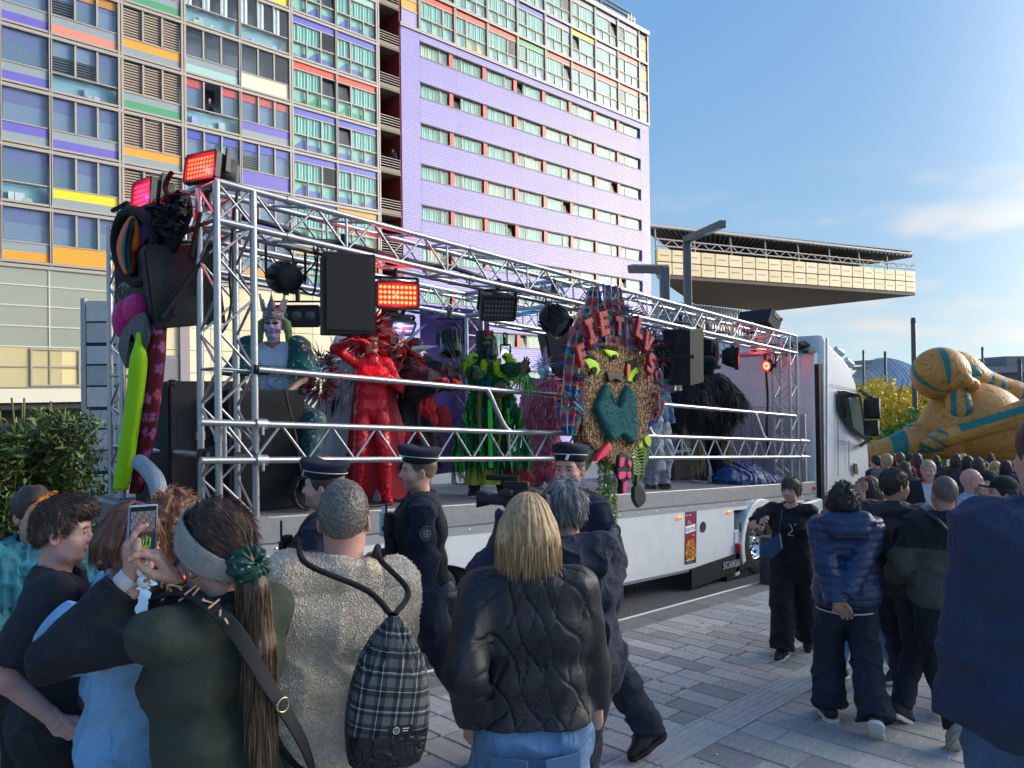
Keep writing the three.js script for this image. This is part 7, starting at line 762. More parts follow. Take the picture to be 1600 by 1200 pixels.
{ // woman in black with phone and blue bag
  const p = gP(1233, 7.05); const r = person({ label: 'young woman in black T-shirt and trousers walking with a phone and a blue pouch bag', pos: p, face: -28, headFace: -42, H: 1.62, fem: 1, skin: SK.pale, res: 1.1, hR: P(1190, 822, 6.8), eR: [-1, -0.6, -0.3], cR: 0.9, dR: [0.1, 0.75, 0.6], hL: [0.24, 0.84, -0.05], cL: 0.4, fL: [0.1, 0.1, -0.24], fR: [-0.08, 0.08, 0.2], pitL: 0.5, hair: { type: 'short', c: HAIR.brown, c2: [0.12, 0.07, 0.045], t: 0.022, front: 0.155, side: 0.09, nape: 0.03, amp: 0.008, extra: [ell(V(0, 0.2, -0.1), 0.045, 0.045, 0.045)], st: [1200, 0.04, 0.003, 0.5, 0.4] }, brow: [0.04, 0.02, 0.015], legs: { c: [0.009, 0.009, 0.011], off: 0.03, flare: 0.045, fold: 1.6 }, shoes: { c: [0.012, 0.012, 0.013], sole: [0.75, 0.74, 0.72] }, tops: [{ name: 't_shirt', c: [0.01, 0.01, 0.013], off: 0.03, soff: 0.034, sleeve: 0.46, hem: 0.86, hole: 0.075, fold: 2 }] });
  M('print', [wire([V(0.01, 1.3, 0.165), V(0.03, 1.24, 0.168), V(-0.01, 1.2, 0.166), V(0.04, 1.19, 0.166)], 0.005, 24, 5), wire([V(0.05, 1.29, 0.162), V(0.07, 1.31, 0.158)], 0.004, 8, 5)], mt([0.5, 0.52, 0.56], { r: 0.7 }), r.t);
  const f = T('phone', 'black phone in the hand of the woman in black', 'phone', P(1189, 808, 6.76), yawOf(130)); f.rotation.z = 0.25; M('case', [new RoundedBoxGeometry(0.072, 0.15, 0.01, 3, 0.004)], BLK, f); M('screen', [bx(0.064, 0.138, 0.002, 0, 0, 0.006)], mt([0.02, 0.02, 0.025], { r: 0.08 }), f);
  const b = T('pouch_bag', 'slanting blue pouch bag hanging at the hip of the woman in black', 'bag', P(1204, 852, 6.75), yawOf(-30)); b.scale.setScalar(0.62); M('pouch', [ext([[-0.13, -0.02], [0.13, 0.17], [0.15, -0.02], [0.02, -0.17], [-0.1, -0.15]], 0.05, 0.012)], mt([0.035, 0.085, 0.19], { r: 0.6, b: 'crease', bs: 0.004, ts: 0.2 }), b); M('strap', [wire([V(0.12, 0.16, 0.02), V(0.14, 0.3, 0.04), V(0.16, 0.5, -0.02)], 0.007, 24, 6)], mt([0.02, 0.04, 0.1], { r: 0.7 }), b);
}
{ // boy in the navy puffer, hands behind his back
  const puff = (x, y, z) => 0.012 * Math.pow(Math.abs(Math.sin(y * Math.PI / 0.058)), 0.5) - 0.006;
  const r = person({ label: 'youth with curly black hair in a navy puffer jacket, hands behind his back', pos: gP(1316, 5.35), face: 168, headFace: 140, H: 1.68, skin: SK.tan, res: 1.1, sw: 0.2, hL: P(1312, 962, 5.08), hR: P(1304, 958, 5.08), eL: [0.8, -0.2, -0.5], eR: [-0.8, -0.2, -0.5], cL: 0.7, cR: 0.6, dL: [-0.6, -0.8, -0.1], dR: [0.3, -0.95, 0], pL: [0, 0, -1], pR: [0, 0, -1], fL: [0.12, 0.08, 0.06], fR: [-0.13, 0.13, -0.24], pitR: 0.95, yR: -0.25, legs: { c: DKJ, off: 0.032, flare: 0.035, fold: 2.4, b: 'twill' }, shoes: { c: [0.02, 0.02, 0.024], sole: [0.72, 0.7, 0.66] }, hair: { type: 'curly', c: HAIR.dark, c2: [0.035, 0.026, 0.02], t: 0.02, amp: 0.012, low: 0.1, front: 0.175, nape: 0.04, st: [2500, 0.025, 0.003, 0, 0.9] },
    tops: [{ name: 'puffer_jacket', c: [0.02, 0.04, 0.105], off: 0.05, soff: 0.043, hem: 0.84, collar: 0.03, fold: 1, r: 0.42, cell: 0.011, cb: 0.006, disp: puff, more: (J, R) => [cap(R(V(-0.11, 1.47, -0.1)), R(V(0.11, 1.47, -0.1)), 0.07), cap(R(V(-0.08, 1.42, -0.15)), R(V(0.08, 1.42, -0.15)), 0.06), cap(R(V(-0.12, 1.48, 0.02)), R(V(-0.1, 1.46, -0.08)), 0.05), cap(R(V(0.12, 1.48, 0.02)), R(V(0.1, 1.46, -0.08)), 0.05)] }] });
  M('hem_piping', [wire(ring(30, (a) => V(Math.sin(a) * 0.205, 0.832, Math.cos(a) * 0.18)), 0.006, 80, 6, true)], mt([0.5, 0.48, 0.46], { r: 0.6 }), r.t);
}
person({ label: 'dark-haired person in jeans raising a hand to the face beside the curly-haired youth', pos: gP(1352, 6.3), face: -75, headFace: -80, H: 1.68, skin: SK.fair, hR: P(1345, 772, 6.1), hL: [0.2, 1.0, 0.2], eR: [-1, -0.5, 0], cR: 0.5, dR: [0, 1, 0.1], fL: [0.1, 0.1, -0.2], fR: [-0.1, 0.08, 0.25], legs: { name: 'jeans', c: JEAN, off: 0.02 }, shoes: { c: [0.02, 0.02, 0.024], sole: [0.7, 0.7, 0.7] }, hair: { type: 'bob', c: HAIR.dark, c2: [0.05, 0.035, 0.03], t: 0.02, low: 0.02 }, tops: [{ name: 'dark_jacket', c: [0.02, 0.022, 0.03], off: 0.04, collar: 0.03, hem: 0.8 }] });
{ const r = person({ label: 'man with short dark hair in a black jacket with grey sleeves', pos: gP(1396, 5.6), face: 128, headFace: 102, H: 1.79, skin: SK.tan, beard: 0.3, res: 1.1, g: 1.05, gd: 1.05, sw: 0.2, arm: 1.05, hL: [0.22, 0.98, 0.2], hR: [-0.2, 1.0, 0.26], eR: [-0.5, -0.6, -0.6], fL: [0.1, 0.08, 0.28], fR: [-0.1, 0.12, -0.2], pitR: 0.5, legs: { c: DKJ, off: 0.025, fold: 1.6 }, shoes: { c: [0.018, 0.02, 0.03], sole: [0.7, 0.7, 0.7] }, hair: { type: 'short', c: HAIR.dark, c2: [0.06, 0.045, 0.035], t: 0.012, nape: 0.05, side: 0.1, amp: 0.005, fade: 0.1, fadeC: [0.12, 0.08, 0.06], st: [2500, 0.022, 0.0025, 0.3, 0.35] }, tops: [{ name: 'jacket', c: (x, y, z) => { const k = 0.85 + 0.3 * vn(x * 10, y * 10, z * 10); return Math.abs(x) > 0.2 - 0.25 * ss(1.32, 1.5, y) * 0 ? [0.12 * k, 0.12 * k, 0.125 * k] : [0.018, 0.019, 0.023]; }, off: 0.045, soff: 0.042, hem: 0.86, collar: 0.03, fold: 2.6, r: 0.6 }] });
  M('key_tag', [bx(0.03, 0.05, 0.008, 0.03, 0.85, -0.185, 0.004), wire([V(0.03, 0.88, -0.185), V(0.035, 0.92, -0.18)], 0.003, 6, 5)], mt([0.6, 0.04, 0.02], { r: 0.4 }), r.t); M('shoe_mark', [new THREE.TorusGeometry(0.012, 0.003, 5, 12)], mt([0.8, 0.8, 0.8]), r.t).position.copy(r.J.AL).add(V(0.05, -0.01, 0.03)); }
{ const r = person({ label: 'man with shaved head in a dark two-tone fleece walking away beside the blazer', pos: gP(1472, 5.25), face: 172, headFace: 178, H: 1.76, skin: SK.tan, neck: 1.1, g: 1.08, gd: 1.08, sw: 0.2, arm: 1.05, res: 1.1, hL: [0.25, 1.0, 0.2], hR: [-0.25, 1.0, 0.2], eL: [0.4, -0.6, -0.5], eR: [-0.4, -0.6, -0.5], fL: [0.09, 0.16, -0.34], fR: [-0.08, 0.08, 0.3], pitL: 0.85, legs: { c: [0.008, 0.009, 0.012], off: 0.025, fold: 1.6 }, shoes: { c: [0.33, 0.32, 0.26], sole: [0.5, 0.47, 0.38] }, hair: { type: 'shaved', c: [0.07, 0.045, 0.035], c2: [0.2, 0.13, 0.1], t: 0.004, amp: 0.001, nape: 0.05, side: 0.11, fade: 0.12, fadeC: [0.32, 0.19, 0.14] }, tops: [{ name: 'fleece_jacket', c: (x, y, z) => { const k = 0.85 + 0.3 * vn(x * 70, y * 70, z * 70); return y > 1.26 ? [0.009 * k, 0.011 * k, 0.015 * k] : [0.075 * k, 0.075 * k, 0.06 * k]; }, off: 0.045, soff: 0.042, hem: 0.82, collar: 0.05, fold: 2.2, b: 'fleece', bs: 0.002, ts: 0.1 }] }); M('shoulder_strap', [wire([V(0.15, 1.5, 0), V(0.08, 1.42, -0.16), V(-0.08, 1.15, -0.175), V(-0.2, 0.98, -0.12)], 0.018, 40, 6)], BLK, r.t); }
person({ label: 'short blond man facing the viewer in a dark jacket and white shirt', pos: gP(1448, 9.2), face: -20, headFace: -30, H: 1.78, skin: SK.rosy, hair: { type: 'short', c: [0.32, 0.22, 0.13], c2: [0.55, 0.4, 0.27], t: 0.012, amp: 0.004 }, brow: [0.3, 0.2, 0.12], legs: { c: BK }, shoes: { c: BK }, res: 1.1, tops: [{ name: 'white_shirt', c: [0.7, 0.7, 0.72], off: 0.02, hem: 0.8, collar: 0.03 }, { name: 'dark_jacket', c: [0.012, 0.014, 0.02], off: 0.045, hem: 0.8, collar: 0.05, cut: (x, y, z, d) => smax(d, z > 0 ? 0.04 + (y - 1.15) * 0.12 - Math.abs(x) : -1, 0.01) }] });
person({ label: 'bald bearded man in a light blue shirt beside the shaved head', pos: gP(1516, 7.2), face: 70, headFace: 72, H: 1.76, skin: SK.rosy, beard: 0.8, legs: { c: DKJ }, shoes: { c: BK }, tops: [{ name: 'light_blue_shirt', c: (x, y, z) => Math.sin(y * 160) > 0.6 ? [0.5, 0.6, 0.7] : [0.24, 0.38, 0.58], off: 0.03, hem: 0.8, collar: 0.03 }] });
const capOn = (r, col) => { inHead(r, 'cap', [new THREE.SphereGeometry(1, 24, 12, 0, 6.3, 0, 1.5).scale(0.092, 0.105, 0.112).translate(0, 0.165, -0.014), ext(Array.from({ length: 13 }, (_, i) => { const a = -1.2 + i * 0.2; return [Math.sin(a) * 0.08, Math.cos(a) * 0.1]; }), 0.008, 0.003).rotateX(Math.PI / 2 - 0.15).translate(0, 0.175, 0.075)].map(nrm), mt(col, { r: 0.8, b: 'weave' })); };
capOn(person({ label: 'man in a black baseball cap left of the navy blazer', pos: gP(1563, 6.0), face: -100, headFace: -108, H: 1.73, skin: SK.fair, legs: { c: BK }, shoes: { c: BK }, hair: { type: 'short', c: HAIR.dark, t: 0.01 }, tops: [{ name: 'dark_jacket', c: BK, off: 0.04, hem: 0.8, collar: 0.05 }] }), [0.01, 0.011, 0.014]);
capOn(person({ label: 'person in a dark cap partly behind the other cap', pos: gP(1541, 7.6), face: -60, headFace: -70, H: 1.72, skin: SK.fair, legs: { c: BK }, shoes: { c: BK }, hair: { type: 'short', c: HAIR.dark, t: 0.01 }, far: 1, tops: [{ name: 'dark_coat', c: [0.02, 0.02, 0.025], off: 0.04, hem: 0.8, collar: 0.05 }] }), [0.015, 0.015, 0.016]);
{ // the blazer
  const r = person({ label: 'tall man in a navy blazer and jeans cropped by the right edge of the photo', pos: gP(1640, 2.5), face: 176, headFace: 178, H: 2.1, skin: SK.fair, res: 1.2, g: 1.1, gd: 1.05, sw: 0.205, arm: 1.05, neck: 1.1, hL: [0.215, 0.87, 0.06], hR: [-0.215, 0.87, 0.06], eL: [0.1, 0, -1], eR: [-0.2, -0.8, -0.6], legs: { name: 'jeans', c: (x, y, z) => JEAN(x, y, z).map((v) => v * 0.45), off: 0.03, fold: 1.6, b: 'twill' }, shoes: { c: BK }, hair: { type: 'short', c: HAIR.dark, c2: [0.06, 0.045, 0.035], t: 0.012, nape: 0.03, amp: 0.004, fade: 0.09, fadeC: [0.2, 0.12, 0.09] },
    tops: [{ name: 'white_shirt', c: [0.6, 0.62, 0.66], off: 0.02, sleeve: 0.2, hem: 0.9, collar: 0.055 }, { name: 'blazer', c: (x, y, z) => { const k = 0.85 + 0.25 * vn(x * 140, y * 140, z * 140); return [0.026 * k, 0.038 * k, 0.082 * k]; }, off: 0.05, soff: 0.042, hem: 0.74, collar: 0.03, hole: 0.082, drop: 0.012, skirt: [0.76, 0.145], fold: 1.6, b: 'weave', bs: 0.001, ts: 0.04, cell: 0.011, disp: (x, y, z) => z < 0 ? -0.004 * Math.exp(-Math.pow(x / 0.004, 2)) : 0 }] });
}
// people in the distance in front of the inflatable figure
{ const cs = [[0.02, 0.02, 0.024], [0.05, 0.05, 0.06], [0.16, 0.02, 0.02], [0.03, 0.045, 0.08], [0.2, 0.18, 0.16], [0.06, 0.04, 0.03]], hs = [HAIR.dark, HAIR.brown, HAIR.lbrown, HAIR.dark, HAIR.blond, HAIR.brown]; const cn = ['black', 'grey', 'red', 'navy', 'beige', 'brown'];
  const xs = [[1366, 14], [1374, 17], [1383, 12.5], [1393, 16], [1404, 14.5], [1412, 12], [1421, 17], [1432, 15], [1493, 15], [1503, 18], [1511, 14], [1519, 17], [1527, 13], [1536, 16], [1545, 19], [1553, 15], [1571, 14], [1580, 18], [1460, 18]]; let proto = {};
  xs.forEach(([x, d], i) => { const k = (i * 5 + (i > 7 ? 1 : 0)) % 6, p = gP(x, d), lab = 'distant spectator in a ' + cn[k] + (i < 8 ? ' jacket between the truck cab and the blond man' : ' jacket in front of the belly of the inflatable'); let t; if (!proto[k]) { proto[k] = person({ label: '', pos: p, face: 170, H: 1.72, far: 1, skin: SK.fair, hair: { type: k % 2 ? 'bob' : 'short', c: hs[k], t: 0.016, low: 0.03 }, legs: { c: BK }, shoes: { c: BK }, tops: [{ name: 'jacket', c: cs[k], off: 0.045, hem: 0.8, collar: 0.03 }] }).t; t = proto[k]; } else { t = proto[k].clone(); t.name = numbered('person'); scene.add(t); t.position.copy(p); } t.rotation.y = yawOf(rr(120, 220)); t.scale.setScalar(rr(0.94, 1.03)); tag(t, lab, 'person', (i < 8 ? 'far crowd beside the cab in ' : 'far crowd before the inflatable in ') + cn[k]); });
}
// two residents at the building
{ const w = BLD.localToWorld(V(-41.35, 17.45, -0.55)); BLD.updateMatrixWorld(); const p = BLD.localToWorld(V(-41.3, 16.78, -0.5)); person({ label: 'grey-haired resident leaning at the open window of the building', pos: p, face: 20, lean: 0.35, H: 1.7, far: 1, skin: SK.fair, hair: { type: 'short', c: HAIR.grey }, hL: [0.2, 1.0, 0.4], hR: [-0.2, 1.0, 0.4], noLegs: 1, tops: [{ name: 'dark_top', c: [0.03, 0.04, 0.07], off: 0.04, hem: 0.9 }] }); person({ label: 'resident in dark clothes standing on a loggia balcony left of the purple wall', pos: BLD.localToWorld(V(-28.95, 16.58 + 0.1, -0.4)), face: -10, H: 1.7, far: 1, skin: SK.fair, hair: { type: 'short', c: HAIR.dark }, legs: { c: BK }, shoes: { c: BK }, tops: [{ name: 'dark_top', c: [0.03, 0.035, 0.07], off: 0.04, hem: 0.84 }] }); }
// ================= COSTUMES, DECORATIONS, INFLATABLE =================
const ellG = (x, y, z, a, b, c) => sph(1, 0, 0, 0, a, b, c, 20).translate(x, y, z);
const DECK = (x, z) => onDeck(x, z);
{ // seated queen
  const pos = DECK(428, -6.3); pos.y += 0.75 - 0.94; const spark = (c, k = 0.5) => (x, y, z) => { const n = vn(x * 170, y * 170, z * 170); return n > k ? mixc(c, [0.8, 0.88, 0.92], 0.75 * (n - k) / (1 - k) + 0.1) : mixc(c, [c[0] * 0.4, c[1] * 0.45, c[2] * 0.5], vn(x * 90, y * 90, z * 90)); };
  const paint = (x, y, z) => { let c = [0.58, 0.64, 0.86]; c = mixc(c, [0.8, 0.8, 0.92], ss(0.05, 0.12, z) * 0.7); if (z > 0.05) { const ex = Math.abs(x) - 0.031, ey = y - 0.135 - 0.2 * ex; if (Math.hypot(ex * 0.75, ey * 1.7) < 0.021) c = mixc([0.02, 0.02, 0.06], [0.1, 0.12, 0.35], ss(0.0, 0.02, ey)); if (Math.abs(x) > 0.035 && y < 0.085 && y > 0.05) c = [0.25, 0.22, 0.5]; const lip = Math.hypot(x / 0.027, (y - 0.059) / 0.0125); if (lip < 1) c = Math.abs(y - 0.059) < 0.0022 && lip < 0.8 ? [0.8, 0.8, 0.8] : [0.2, 0.1, 0.42]; if (Math.abs(y - 0.158 - 0.25 * (Math.abs(x) - 0.03)) < 0.005 && Math.abs(x) > 0.012 && Math.abs(x) < 0.058) c = [0.02, 0.02, 0.05]; } if (y > 0.168) c = spark([0.25, 0.35, 0.42], 0.4)(x, y, z); return c; };
  const r = person({ label: 'seated performer in a silver crown, blue face paint and pale blue sequin dress', cat: 'performer', pos, face: 4, headFace: 8, hp: -0.02, H: 1.95, fem: 1, skin: [0.5, 0.5, 0.68], bodyC: [0.42, 0.25, 0.19], handC: [0.42, 0.25, 0.19], paint, res: 1.1, g: 1.12, sw: 0.2, hL: [0.14, 1.03, 0.3], hR: [-0.1, 1.04, 0.3], eL: [1, -0.5, -0.2], eR: [-1, -0.5, -0.2], cL: 0.5, cR: 0.5, fL: [0.36, 0.42, 0.42], fR: [-0.15, 0.4, 0.3], kL: [1, 0.2, 1], legs: { c: spark([0.005, 0.09, 0.085], 0.75), off: 0.03, r: 0.6 }, shoes: { c: [0.005, 0.1, 0.09], sole: [0.1, 0.3, 0.3], boot: 0.1 },
    tops: [{ name: 'sequin_dress', c: (x, y, z) => y > 1.28 ? mixc([0.55, 0.68, 0.82], [0.6, 0.74, 0.88], vn(x * 60, y * 60, 1)) : spark(y < 1.02 ? [0.06, 0.32, 0.46] : [0.3, 0.46, 0.6], 0.42)(x, y, z), off: 0.016, sleeve: 0, hem: 0.86, skirt: [0.9, 0.26], r: 0.35, cell: 0.009, hole: 0.07 }, { name: 'teal_shrug', c: (x, y, z) => vn(x * 75, y * 75, z * 75) > 0.83 ? [0.7, 0.8, 0.76] : [0.006, 0.11, 0.11], off: 0.0, soff: 0.075, sleeve: 0.62, hem: 1.2, fold: 1.5, r: 0.7, cut: (x, y, z, d, J) => smax(d, 0.135 - Math.abs(x), 0.02), more: (J) => [cap(J.SL, J.EL, 0.1, 0.13), cap(J.SR, J.ER, 0.1, 0.13)] }] });
  inHead(r, 'wig', [0, 1].map((k) => { const s = k ? 1 : -1; return loft([[0.2, 0.06, 0.05], [0.16, 0.1, 0.07], [0.06, 0.12, 0.06], [-0.06, 0.125, 0.045], [-0.12, 0.12, 0.01]].map(([y, x, w]) => ring(12, (a) => V(s * x + Math.cos(a) * w * 0.55, y, -0.05 + Math.sin(a) * w)))); }).map(nrm), mt([0.2, 0.42, 0.12], { r: 0.6, b: 'hair', bs: 0.004 }));
  const spike = (a, h, w) => { const c = V(Math.sin(a) * 0.085, 0.24, Math.cos(a) * 0.1 - 0.02), t = V(Math.sin(a) * 0.125, 0.24 + h, Math.cos(a) * 0.11 - 0.02), sd = V(Math.cos(a), 0, -Math.sin(a)); return loft([0, 0.3, 0.6, 0.85, 1].map((f) => ring(10, (q) => c.clone().lerp(t, f).addScaledVector(sd, Math.cos(q) * w * (1 - f * 0.9) * (1 + 0.4 * Math.sin(f * 6))).add(V(Math.sin(a) * Math.sin(q) * 0.012, 0, Math.cos(a) * Math.sin(q) * 0.012))))); };
  const cr = inHead(r, 'crown', [loft([0.165, 0.2, 0.24, 0.27].map((y, i) => ring(30, (a) => V(Math.sin(a) * [0.086, 0.092, 0.088, 0.08][i], y + (Math.cos(a) < 0 ? -0.03 : 0.0), Math.cos(a) * [0.106, 0.11, 0.104, 0.095][i] - 0.014)))), spike(0, 0.16, 0.035), spike(1.0, 0.15, 0.04), spike(-1.0, 0.15, 0.04), spike(2.2, 0.12, 0.035), spike(-2.2, 0.12, 0.035)].map(nrm), mt([0.42, 0.46, 0.5], { r: 0.25, m: 0.6, b: 'fleece', bs: 0.01, ts: 0.12 }));
  const fg = ellG(0.35, 1.2, -0.1, 0.09, 0.17, 0.08); tufts('feather_trim', r.t, fg, 500, { l: [0.05, 0.15], w: 0.01, grav: 0.05, cols: [[0.16, 0.015, 0.035], [0.25, 0.04, 0.06], [0.1, 0.01, 0.02]], jit: 0.4 });
}
{ // white tulle costume behind the red performer
  const r = person({ label: 'performer in a huge white tulle and feather gown mostly hidden behind the red performer', cat: 'performer', pos: DECK(538, -6.75), face: 150, H: 1.7, skin: SK.pale, hair: { type: 'long', c: [0.6, 0.6, 0.6], low: 0 }, res: 1, legs: { c: [0.6, 0.6, 0.6] }, shoes: { c: [0.6, 0.6, 0.6] }, tops: [{ name: 'bodice', c: [0.62, 0.63, 0.66], off: 0.03, hem: 0.9, fold: 3 }] });
  const gown = loft(Array.from({ length: 14 }, (_, i) => ring(70, (a) => { const f = i / 13, w = 0.17 + 0.62 * Math.pow(f, 0.8), fl = 1 + 0.13 * Math.sin(a * 17 + f * 2) * f + 0.1 * Math.sin(a * 7 + f * 4) * f; return V(Math.sin(a) * w * fl * 1.05, 1.2 - f * 1.18, Math.cos(a) * w * fl * 0.62); })), false, false); M('gown', gown, mt([0.66, 0.67, 0.68], { phys: 1, r: 0.9, transmission: 0.35, side: THREE.DoubleSide }), r.t);
  M('teal_underskirt', loft([0, 1, 2, 3, 4].map((i) => ring(24, (a) => V(-0.52 + Math.sin(a) * (0.1 + 0.05 * i) * (1 + 0.2 * Math.sin(a * 5)), 0.95 - i * 0.2, 0.05 + Math.cos(a) * (0.08 + i * 0.02))))), mt([0.02, 0.2, 0.16], { r: 0.7, b: 'crease', bs: 0.006, ts: 0.3 }), r.t);
  tufts('feathers', r.t, ellG(0, 1.22, 0, 0.42, 0.26, 0.3), 420, { l: [0.14, 0.34], w: 0.03, grav: 0.45, cols: [[0.72, 0.73, 0.76], [0.6, 0.62, 0.66], [0.5, 0.52, 0.58], [0.04, 0.05, 0.09]], jit: 0.3 });
}
{ // red performer
  const RD = (x, y, z) => { const k = 0.6 + 0.8 * vn(x * 70, y * 90, z * 70); return vn(x * 200, y * 200, z * 200) > 0.86 ? [0.75, 0.2, 0.2] : [0.66 * k, 0.01 * k, 0.022 * k]; }; const rs = [0.62, 0.012, 0.022];
  const r = person({ label: 'performer all in red sequins with a red feather headdress, one hand at the brow', cat: 'performer', pos: DECK(581, -5.95), face: 12, headFace: 32, hp: -0.16, H: 1.64, fem: 1, sw: 0.175, skin: [0.55, 0.33, 0.27], bodyC: rs, handC: rs, paint: (x, y, z, c) => { if (y < 0.012 || z < 0.0 + 0.02 * (y > 0.1 ? 1 : 0) || y > 0.185) return rs; if (z > 0.05 && Math.hypot((Math.abs(x) - 0.032) * 0.7, (y - 0.137) * 1.5) < 0.02) return [0.03, 0.02, 0.02]; if (Math.hypot(x / 0.024, (y - 0.059) / 0.012) < 1 && z > 0.06) return [0.32, 0.01, 0.03]; return c; }, res: 1.1, g: 0.95, gd: 0.92, hR: P(553, 533, 6.95), eR: [-1, 0.3, 0.2], hL: P(603, 588, 7.12), eL: [0.6, -0.6, -0.5], cR: 0.5, cL: 1.0, dR: [1, 0.1, 0.1], pR: [0, -1, -0.2], dL: [-0.1, -0.4, 1], pL: [0, -1, 0], fL: [0.13, 0.08, 0.05], fR: [-0.14, 0.08, 0.02], legs: { name: 'leggings', c: RD, off: 0.008, fold: 1.2, r: 0.3 }, shoes: { c: RD, sole: [0.3, 0.01, 0.01], boot: 0.26, r: 0.25 }, tops: [{ name: 'bodysuit', c: RD, off: 0.008, soff: 0.01, hem: 0.84, collar: 0.05, r: 0.32, fold: 0.8 }] });
  M('cape', loft(Array.from({ length: 12 }, (_, i) => ring(48, (a) => { const f = i / 11, w = 0.14 + 0.24 * f; return V(0.1 * f + Math.sin(a) * w * (1 + 0.12 * Math.sin(a * 9 + f * 2)), 1.42 - f * 1.4, -0.14 - 0.08 * f + Math.cos(a) * (0.04 + 0.1 * f) * (1 + 0.2 * Math.sin(a * 7))); })), false, false), mt([0.52, 0.008, 0.03], { phys: 1, r: 0.45, transmission: 0.15, side: THREE.DoubleSide }), r.t);
  const hd = inHead(r, 'headdress', [sph(0.105, 0, 0.16, -0.03, 1, 1.1, 1.05)], mt([0.35, 0.006, 0.012], { r: 0.5 })); tufts('feathers', r.t, ellG(0.04, 0.25, -0.13, 0.13, 0.17, 0.1).applyMatrix4(r.hm), 420, { l: [0.1, 0.26], w: 0.03, grav: 0.1, cols: [[0.75, 0.015, 0.04], [0.55, 0.008, 0.02], [0.8, 0.08, 0.1], [0.8, 0.6, 0.6]], jit: 0.35, mat: TINSEL }); tufts('back_feathers', r.t, ellG(0.3, 1.42, -0.22, 0.16, 0.24, 0.08), 160, { l: [0.14, 0.3], w: 0.045, grav: 0.35, cols: [[0.45, 0.01, 0.02], [0.6, 0.58, 0.6], [0.3, 0.02, 0.03]], jit: 0.3, mat: TINSEL });
}
{ // black cape, yellow collar
  const r = person({ label: 'white-faced performer in a black cape lined with red and a yellow collar', cat: 'performer', pos: DECK(650, -5.98), face: 60, headFace: 84, hp: 0.02, H: 1.63, skin: [0.4, 0.22, 0.15], handC: [0.45, 0.01, 0.02], paint: (x, y, z, c) => z > 0.045 && y < 0.19 ? (Math.hypot(x / 0.02, (y - 0.059) / 0.01) < 1 ? [0.2, 0.02, 0.02] : [0.72, 0.72, 0.7]) : c, res: 1.1, hR: P(684, 594, 7.3), hL: P(714, 597, 7.45), eR: [-0.3, -1, 0.2], eL: [0.4, -1, 0], cR: 1.1, cL: 1.1, pR: [0, -1, 0], pL: [0, -1, 0], legs: { c: BK }, shoes: { c: BK }, hair: { type: 'short', c: HAIR.dark, t: 0.022, nape: 0.03, side: 0.08, extra: [ell(V(0, 0.2, -0.09), 0.06, 0.05, 0.05)] },
    tops: [{ name: 'cape', c: (x, y, z) => { const lin = z > 0.02 && x > -0.42 && y < 1.16 - 0.5 * Math.abs(x + 0.05) && y > 0.72 + 0.3 * x && Math.sin(x * 9 + y * 7) > -0.5; return lin ? [0.38, 0.006, 0.015] : [0.011, 0.011, 0.014]; }, off: 0.05, soff: 0.1, sleeve: 0.95, hem: 0.35, skirt: [0.4, 0.3], fold: 3.5, pad: 0.15, k: 0.08, disp: (x, y, z) => 0.03 * Math.sin(Math.atan2(x, z) * 9 + y * 3) * ss(1.3, 0.8, y) }, { name: 'yellow_collar', c: (x, y, z) => vn(x * 60, y * 60, z * 60) > 0.75 ? [0.2, 0.15, 0.02] : [0.6, 0.42, 0.02], off: 0.075, sleeve: 0, hem: 1.2, hole: 0.072, fold: 1.5, cut: (x, y, z, d) => smax(d, Math.abs(x) - 0.12 - Math.max(0, 1.42 - y) * 0.2, 0.02) }] });
  M('red_ruffle', [sph(1, 0.0, 0, 0, 0.12, 0.16, 0.1, 16).translate(0.34, 0.85, 0.1)], mt([0.42, 0.008, 0.02], { r: 0.7, b: 'crease', bs: 0.02, ts: 0.2 }), r.t);
}
